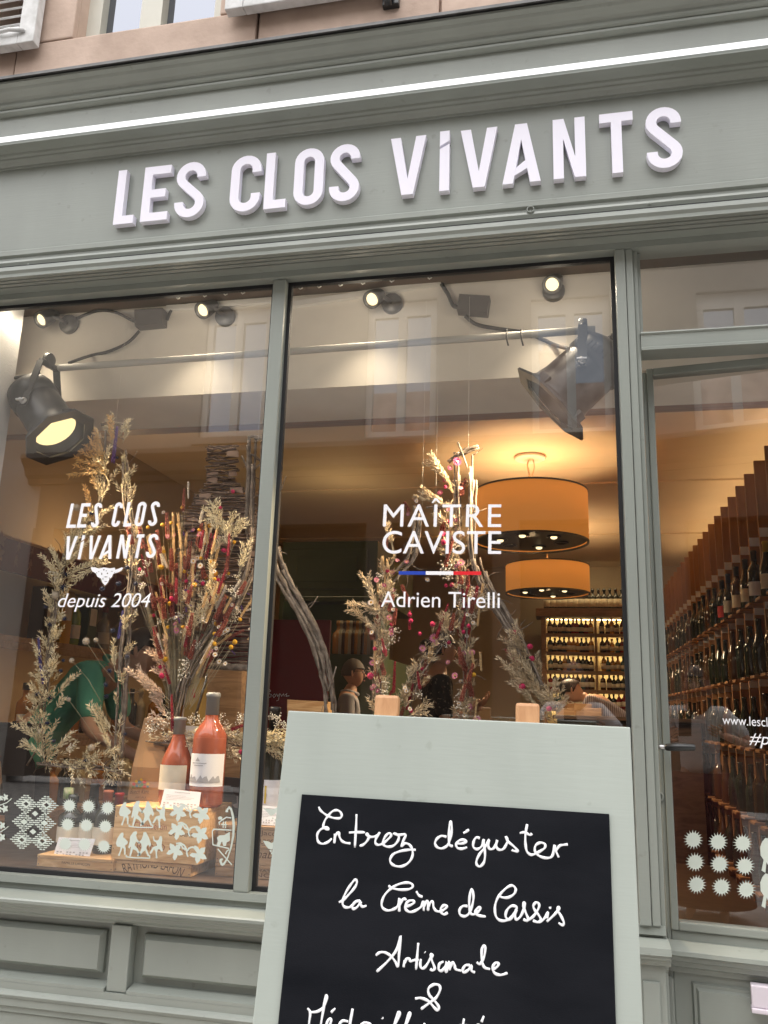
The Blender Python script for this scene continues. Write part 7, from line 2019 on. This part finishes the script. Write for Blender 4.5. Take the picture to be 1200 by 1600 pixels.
def person(label, base, yaw, H, skin, top, bottom, hair, lean=0.0, armR=None, armL=None, headpitch=0.0, headyaw=0.0, sleeve=.5, style='short', glasses=False, knee=0.0, topname='shirt', group=None, earring=False, collar=None, hairmat=None, hem=False, skirt=None):
    S = H / 1.75
    root = thing('person', label, 'person', base, group, yaw)
    W = Matrix.Translation(Vector(base)) @ Matrix.Rotation(yaw, 4, 'Z')
    hip = Vector((0, 0, .93 - knee * .55)) * S
    LM = Matrix.Translation(hip) @ Matrix.Rotation(-lean, 4, 'X') @ Matrix.Translation(-hip)     # lean forward (+y)
    up = lambda x, y, z: LM @ (Vector((x, y, z - knee * .55)) * S)
    lo_ = lambda x, y, z: Vector((x, y, z)) * S
    J = {'pelvis': lo_(0, 0, .95 - knee * .55), 'belly': up(0, .01, 1.08), 'chest': up(0, 0, 1.28), 'upper': up(0, -.01, 1.40), 'neck': up(0, .005, 1.475), 'skull': up(0, .02, 1.545)}
    for s, n in ((1, 'R'), (-1, 'L')):
        J['sh' + n] = up(.165 * s, -.01, 1.405)
        arm = armR if s > 0 else armL
        ua, fa = arm if arm else ((.10 * s, .02, -1), (.05 * s, .22, -1))
        ua, fa = Vector(ua).normalized(), Vector(fa).normalized()
        J['el' + n] = J['sh' + n] + ua * .29 * S
        J['wr' + n] = J['el' + n] + fa * .25 * S
        J['pa' + n] = J['wr' + n] + fa * .05 * S
        J['hi' + n] = lo_(.09 * s, 0, .90 - knee * .55)
        J['kn' + n] = lo_(.10 * s, .02 + knee * .45, .50 - knee * .22)
        J['an' + n] = lo_(.10 * s, -.02, .085); J['to' + n] = lo_(.115 * s, .14, .035)
    keys = list(J); ix = {k: i for i, k in enumerate(keys)}
    R = {'pelvis': (.145, .105), 'belly': (.135, .10), 'chest': (.155, .105), 'upper': (.135, .085), 'neck': (.055, .056), 'skull': (.056, .058)}
    for n in 'RL': R.update({'sh' + n: .062, 'el' + n: .042, 'wr' + n: (.030, .024), 'pa' + n: (.036, .018), 'hi' + n: .092, 'kn' + n: .058, 'an' + n: .040, 'to' + n: (.042, .026)})
    E_ = [('pelvis', 'belly'), ('belly', 'chest'), ('chest', 'upper'), ('upper', 'neck'), ('neck', 'skull')]
    for n in 'RL': E_ += [('upper', 'sh' + n), ('sh' + n, 'el' + n), ('el' + n, 'wr' + n), ('wr' + n, 'pa' + n), ('pelvis', 'hi' + n), ('hi' + n, 'kn' + n), ('kn' + n, 'an' + n), ('an' + n, 'to' + n)]
    sc = lambda r, g=0.0: tuple((q * .92 + g) * S for q in (r if isinstance(r, tuple) else (r, r)))
    v, f = skin_mesh([J[k] for k in keys], [(ix[a], ix[b_]) for a, b_ in E_], [sc(R[k]) for k in keys], 0)
    mb = MB(); mb.add([W @ q for q in v], f, True)
    # head with face
    hm = W @ LM @ Matrix.Translation(Vector((0, .028, 1.625 - knee * .55)) * S) @ Matrix.Rotation(headyaw, 4, 'Z') @ Matrix.Rotation(headpitch, 4, 'X') @ Matrix.Scale(S, 4)
    head_shape(hm, mb)
    for s in (1, -1):
        mb.ball(hm @ Vector((.074 * s, -.006, -.005)), .026 * S, 8, 6, (.4, .7, 1.2))
    nose = [Vector((0, .086, .022)), Vector((.010, .096, -.012)), Vector((-.010, .096, -.012)), Vector((0, .116, -.022)), Vector((.017, .094, -.034)), Vector((-.017, .094, -.034)), Vector((0, .092, -.040))]
    mb.add([hm @ q for q in nose], [(0, 1, 3), (0, 3, 2), (1, 4, 3), (2, 3, 5), (3, 4, 6), (3, 6, 5), (0, 2, 5, 6, 4, 1)], True)
    mb.mat = 1
    for s in (1, -1): mb.ball(hm @ Vector((.030 * s, .0815, .012)), .0115 * S, 8, 6, (1.2, .6, .75))
    mb.mat = 2
    for s in (1, -1):
        mb.ball(hm @ Vector((.030 * s, .0875, .012)), .0060 * S, 8, 6)
        mb.tube([hm @ Vector((x * s, y, z)) for x, y, z in ((.012, .091, .032), (.030, .090, .037), (.048, .078, .032))], [.0035 * S, .0042 * S, .0025 * S], 5)
    mb.mat = 3
    mb.tube([hm @ Vector(q) for q in ((-.022, .086, -.062), (-.010, .0945, -.060), (0, .0955, -.061), (.010, .0945, -.060), (.022, .086, -.062))], [.002 * S, .0055 * S, .006 * S, .0055 * S, .002 * S], 6)
    mb.mat = 0
    # hands: palm in the body, four fingers and a thumb of unequal length
    for s, n in ((1, 'R'), (-1, 'L')):
        d = (J['pa' + n] - J['wr' + n]).normalized()
        side = d.cross(Vector((0, 1, 0))); side = side.normalized() if side.length > .2 else Vector((1, 0, 0)); nn = d.cross(side)
        for k, (o_, L, r_) in enumerate(((-.027, .068, .0078), (-.009, .078, .0085), (.009, .074, .0083), (.026, .058, .0072))):
            p0 = J['pa' + n] + side * o_ * S + d * .012 * S; p1 = p0 + d * L * .45 * S + nn * .004 * S; p2 = p1 + (d * .8 + nn * .5).normalized() * L * .32 * S; p3 = p2 + (d * .45 + nn * .8).normalized() * L * .24 * S
            mb.tube([W @ q for q in (p0, p1, p2, p3)], [r_ * S, r_ * .95 * S, r_ * .85 * S, r_ * .6 * S], 7)
        p0 = J['wr' + n] + side * -.026 * S + d * .02 * S; p1 = p0 + (side * -.6 + d * .7).normalized() * .034 * S; p2 = p1 + (side * -.1 + d * .9 + nn * .4).normalized() * .030 * S
        mb.tube([W @ q for q in (p0, p1, p2)], [.012 * S, .010 * S, .007 * S], 7)
    mb.build('body', [skin, EYEW, DARKH, LIP], root)
    # clothes follow the body
    def garment(name, ks, es, grow, m, cut=None):
        JJ = dict(J); RR = dict(R)
        for n in 'RL':
            JJ['sl' + n] = J['sh' + n].lerp(J['el' + n], min(1, sleeve * 2)) if sleeve <= .5 else J['el' + n].lerp(J['wr' + n], (sleeve - .5) * 2)
            RR['sl' + n] = .058 if sleeve <= .5 else .044
        for n in 'RL': JJ['hem' + n] = J['hi' + n].lerp(J['kn' + n], .38); RR['hem' + n] = (.105, .10)
        idx = {k: i for i, k in enumerate(ks)}
        v_, f_ = skin_mesh([JJ[k] for k in ks], [(idx[a], idx[b_]) for a, b_ in es], [sc(RR[k], grow) for k in ks], 0)
        g = MB(); g.add([W @ q for q in v_], f_, True); return g.build(name, m, root)
    ks = ['pelvis', 'belly', 'chest', 'upper', 'shR', 'shL', 'slR', 'slL'] + (['elR', 'elL'] if sleeve > .5 else [])
    es = [('pelvis', 'belly'), ('belly', 'chest'), ('chest', 'upper'), ('upper', 'shR'), ('upper', 'shL')]
    es += [('shR', 'slR'), ('shL', 'slL')] if sleeve <= .5 else [('shR', 'elR'), ('elR', 'slR'), ('shL', 'elL'), ('elL', 'slL')]
    if hem: ks += ['hemR', 'hemL']; es += [('pelvis', 'hemR'), ('pelvis', 'hemL')]
    garment(topname, ks, es, .016, top)
    if skirt:
        g = MB(); g.lathe([(.19 * S, 1.02 * S - knee * .55), (.23 * S, .80 * S), (.27 * S, .45 * S), (.31 * S, .10)], 28, W); g.build('skirt', skirt, root)
    garment('trousers', ['pelvis', 'hiR', 'knR', 'anR', 'hiL', 'knL', 'anL'], [('pelvis', 'hiR'), ('hiR', 'knR'), ('knR', 'anR'), ('pelvis', 'hiL'), ('hiL', 'knL'), ('knL', 'anL')], .012, bottom)
    if collar:
        g = MB(); nb_ = W @ LM
        pts = [nb_ @ (Vector((.072 * math.cos(a), .068 * math.sin(a) + .004, 1.468 - knee * .55 - .02 * max(0, math.sin(a)))) * S) for a in [math.radians(100 + 340 * i / 14) for i in range(15)]]
        g.tube(pts, .017 * S, 6); g.build('collar', collar, root)
    # hair
    g = MB(); n, k = 20, 12; vs, fs = [], []
    for i in range(k + 1):
        th = math.pi * .5 * 1.25 * i / k
        for j in range(n):
            a = 2 * math.pi * j / n
            x, y, z = math.sin(th) * math.cos(a), math.sin(th) * math.sin(a), math.cos(th)
            lim = .34 if y > .25 else (-.22 if style == 'short' else -.35)
            if z < lim: z = lim + (z - lim) * .1; 
            jit = 1 + rg.uniform(-.02, .02)
            vs.append(hm @ Vector((x * .082 * jit, y * .104 * jit - .004, z * .124 * jit + .004)))
    for i in range(k):
        for j in range(n):
            j2 = (j + 1) % n; fs.append((i * n + j, i * n + j2, (i + 1) * n + j2, (i + 1) * n + j))
    g.add(vs, fs, True)
    if style == 'bun':
        g.ball(hm @ Vector((0, -.105, .02)), .050 * S, 12, 9); g.ball(hm @ Vector((0, -.07, -.03)), .06 * S, 12, 9)
    if style == 'long':
        for j in range(26):
            a = math.radians(150 + 240 * j / 25); p = Vector((.078 * math.cos(a + math.pi / 2 * 0), .09 * math.sin(a), .0))
            p = Vector((.080 * math.sin(a - math.pi), -.085 * math.cos(a - math.pi) * .9 - .01, .02)); 
            g.tube([hm @ p, hm @ (p * 1.05 + Vector((0, -.01, -.11))), hm @ (p * 1.02 + Vector((0, -.02, -.24)))], [.020 * S, .024 * S, .012 * S], 6)
    g.build('hair', hairmat or hair, root)
    if glasses:
        g = MB()
        for s in (1, -1):
            g.tube([hm @ Vector((.032 * s + .022 * math.cos(a), .103, .010 + .017 * math.sin(a))) for a in [math.radians(30 * i) for i in range(13)]], .0016 * S, 5)
            g.tube([hm @ Vector((.053 * s, .102, .014)), hm @ Vector((.077 * s, .05, .016)), hm @ Vector((.080 * s, -.005, .012))], .0015 * S, 5)
        g.tube([hm @ Vector((-.010, .104, .012)), hm @ Vector((.010, .104, .012))], .0015 * S, 5)
        g.build('glasses', BLACKMET, root)
    if earring:
        g = MB(); 
        for s in (1, -1): g.tube([hm @ Vector((.080 * s, -.004 + .018 * math.sin(a), -.045 + .018 * math.cos(a))) for a in [math.radians(30 * i) for i in range(13)]], .0016 * S, 5)
        g.build('earring', mat('gold_hoop', (.6, .45, .2), .3, metal=1.0), root)
    return root

GREENP = mat('green_polo', (.13, .46, .33), .85, var=.12, scale=6, bump=.15, bscale=200)
NAVY = mat('navy_trousers', (.012, .014, .025), .85)
GREYSH = mat('grey_shirt', (.42, .43, .48), .8, var=.1, scale=8)
FLORAL = mat('black_floral_dress', (.010, .010, .011), .8, scale=55, col2=(.012, .012, .013))
_nt = FLORAL.node_tree; _rp = [n for n in _nt.nodes if n.type == 'VALTORGB'][0]; _rp.color_ramp.elements[0].position = .60; _rp.color_ramp.elements[1].position = .66; _rp.color_ramp.elements[1].color = (.20, .17, .13, 1)
STRIPE = mat('striped_shirt', (.30, .26, .30), .8)
_nt = STRIPE.node_tree; _w = _nt.nodes.new('ShaderNodeTexWave'); _w.inputs['Scale'].default_value = 18; _tc = _nt.nodes.new('ShaderNodeTexCoord'); _r = _nt.nodes.new('ShaderNodeValToRGB')
_r.color_ramp.elements[0].color = (.10, .08, .12, 1); _r.color_ramp.elements[1].color = (.40, .36, .40, 1); _nt.links.new(_tc.outputs['Object'], _w.inputs['Vector']); _nt.links.new(_w.outputs[0], _r.inputs[0]); _nt.links.new(_r.outputs[0], _nt.nodes['Principled BSDF'].inputs['Base Color'])

def place(px, py_head, y, ztop_needed=None):
    q = P(px, py_head, y); return q
# man in green polo, bending over the display from the room, face turned to the right
yg = 1.32
hd_ = P(226, 1000, yg)
LG = math.radians(50)
Hm = 1.68
hx = hd_.x - math.sin(LG) * .68 * (Hm / 1.75) - .085
zb2 = ZF
person('young man with glasses in a green polo shirt, bending forward behind the leftmost flower frame', (hx, yg, min(ZF, zb2)), math.radians(-78), Hm, SKIN1, GREENP, NAVY, DARKH, lean=LG, armR=((.25, .12, -1), (-.1, .9, -.45)), armL=((-.15, .25, -1), (.1, .95, -.35)), headpitch=math.radians(36), sleeve=.45, knee=.09, hem=True, glasses=True, topname='polo_shirt', collar=GREENP)
# older man in grey shirt farther back
ym = 3.0
q = P(552, 1052, ym); Sm = (q.z - ZF) / 1.625
person('older man with glasses in a pale grey shirt, seen in profile behind the bare twigs', (q.x - .02, ym, ZF), math.radians(-80), Sm * 1.75, SKIN2, GREYSH, NAVY, GREYH, sleeve=.9, glasses=True, armR=((.1, .1, -1), (0, .5, -1)), collar=mat('pale_collar', (.40, .42, .48), .8))
# woman in black floral dress
yw_ = 2.3
q = P(692, 1015, yw_); Sw = (q.z - ZF) / 1.625
person('woman with dark hair and hoop earring in black floral top, behind right flower frame', (q.x - .03, yw_, ZF), math.radians(-70), Sw * 1.75, SKIN1, FLORAL, NAVY, DARKH, sleeve=.42, style='bun', earring=True, armR=((.2, .1, -1), (-.3, .9, .5)), armL=((-.1, .4, -1), (.1, .9, .55)))
# person in a striped shirt bending at the counter
ys2 = 5.35
q = P(958, 1108, ys2)
person('person in a striped shirt leaning low over the counter at the right', (q.x + .22, ys2, ZF), math.radians(80), 1.70, SKIN2, STRIPE, NAVY, DARKH, lean=math.radians(56), knee=.06, sleeve=.6, armR=((.1, .6, -1), (0, 1, -.5)), armL=((-.1, .6, -1), (0, 1, -.5)), headpitch=math.radians(-10))
# the photographer, mirrored in the door glass
pb = Vector((CAM.x + .03, CAM.y - .40, 0))
TEE = mat('white_tee', (.62, .61, .62), .85, var=.06, scale=8)
ph = person('brown haired woman in white T-shirt taking the photograph, mirrored in the door glass', (pb.x, pb.y - .02, 0.0), 0.0, 1.50, SKIN2, TEE, NAVY, DARKH, knee=.10, sleeve=.40, style='long', skirt=mat('dark_red_skirt', (.07, .012, .018), .85, scale=30, col2=(.12, .04, .03)), armR=((.65, .25, -.75), (-.62, .72, .30)), armL=((-.55, .3, -.8), (.55, .75, .30)), hairmat=mat('brown_hair', (.06, .022, .014), .5))
mb = MB(); M = Matrix.Translation(CAM) @ ROT.to_4x4()
mb.bbox(-.036, .036, -.085, .060, .012, .020, .003, M); o = mb.build('phone', BLACKMET); tag(o, 'dark phone held up by the photographer, mirrored in the door glass', 'phone')
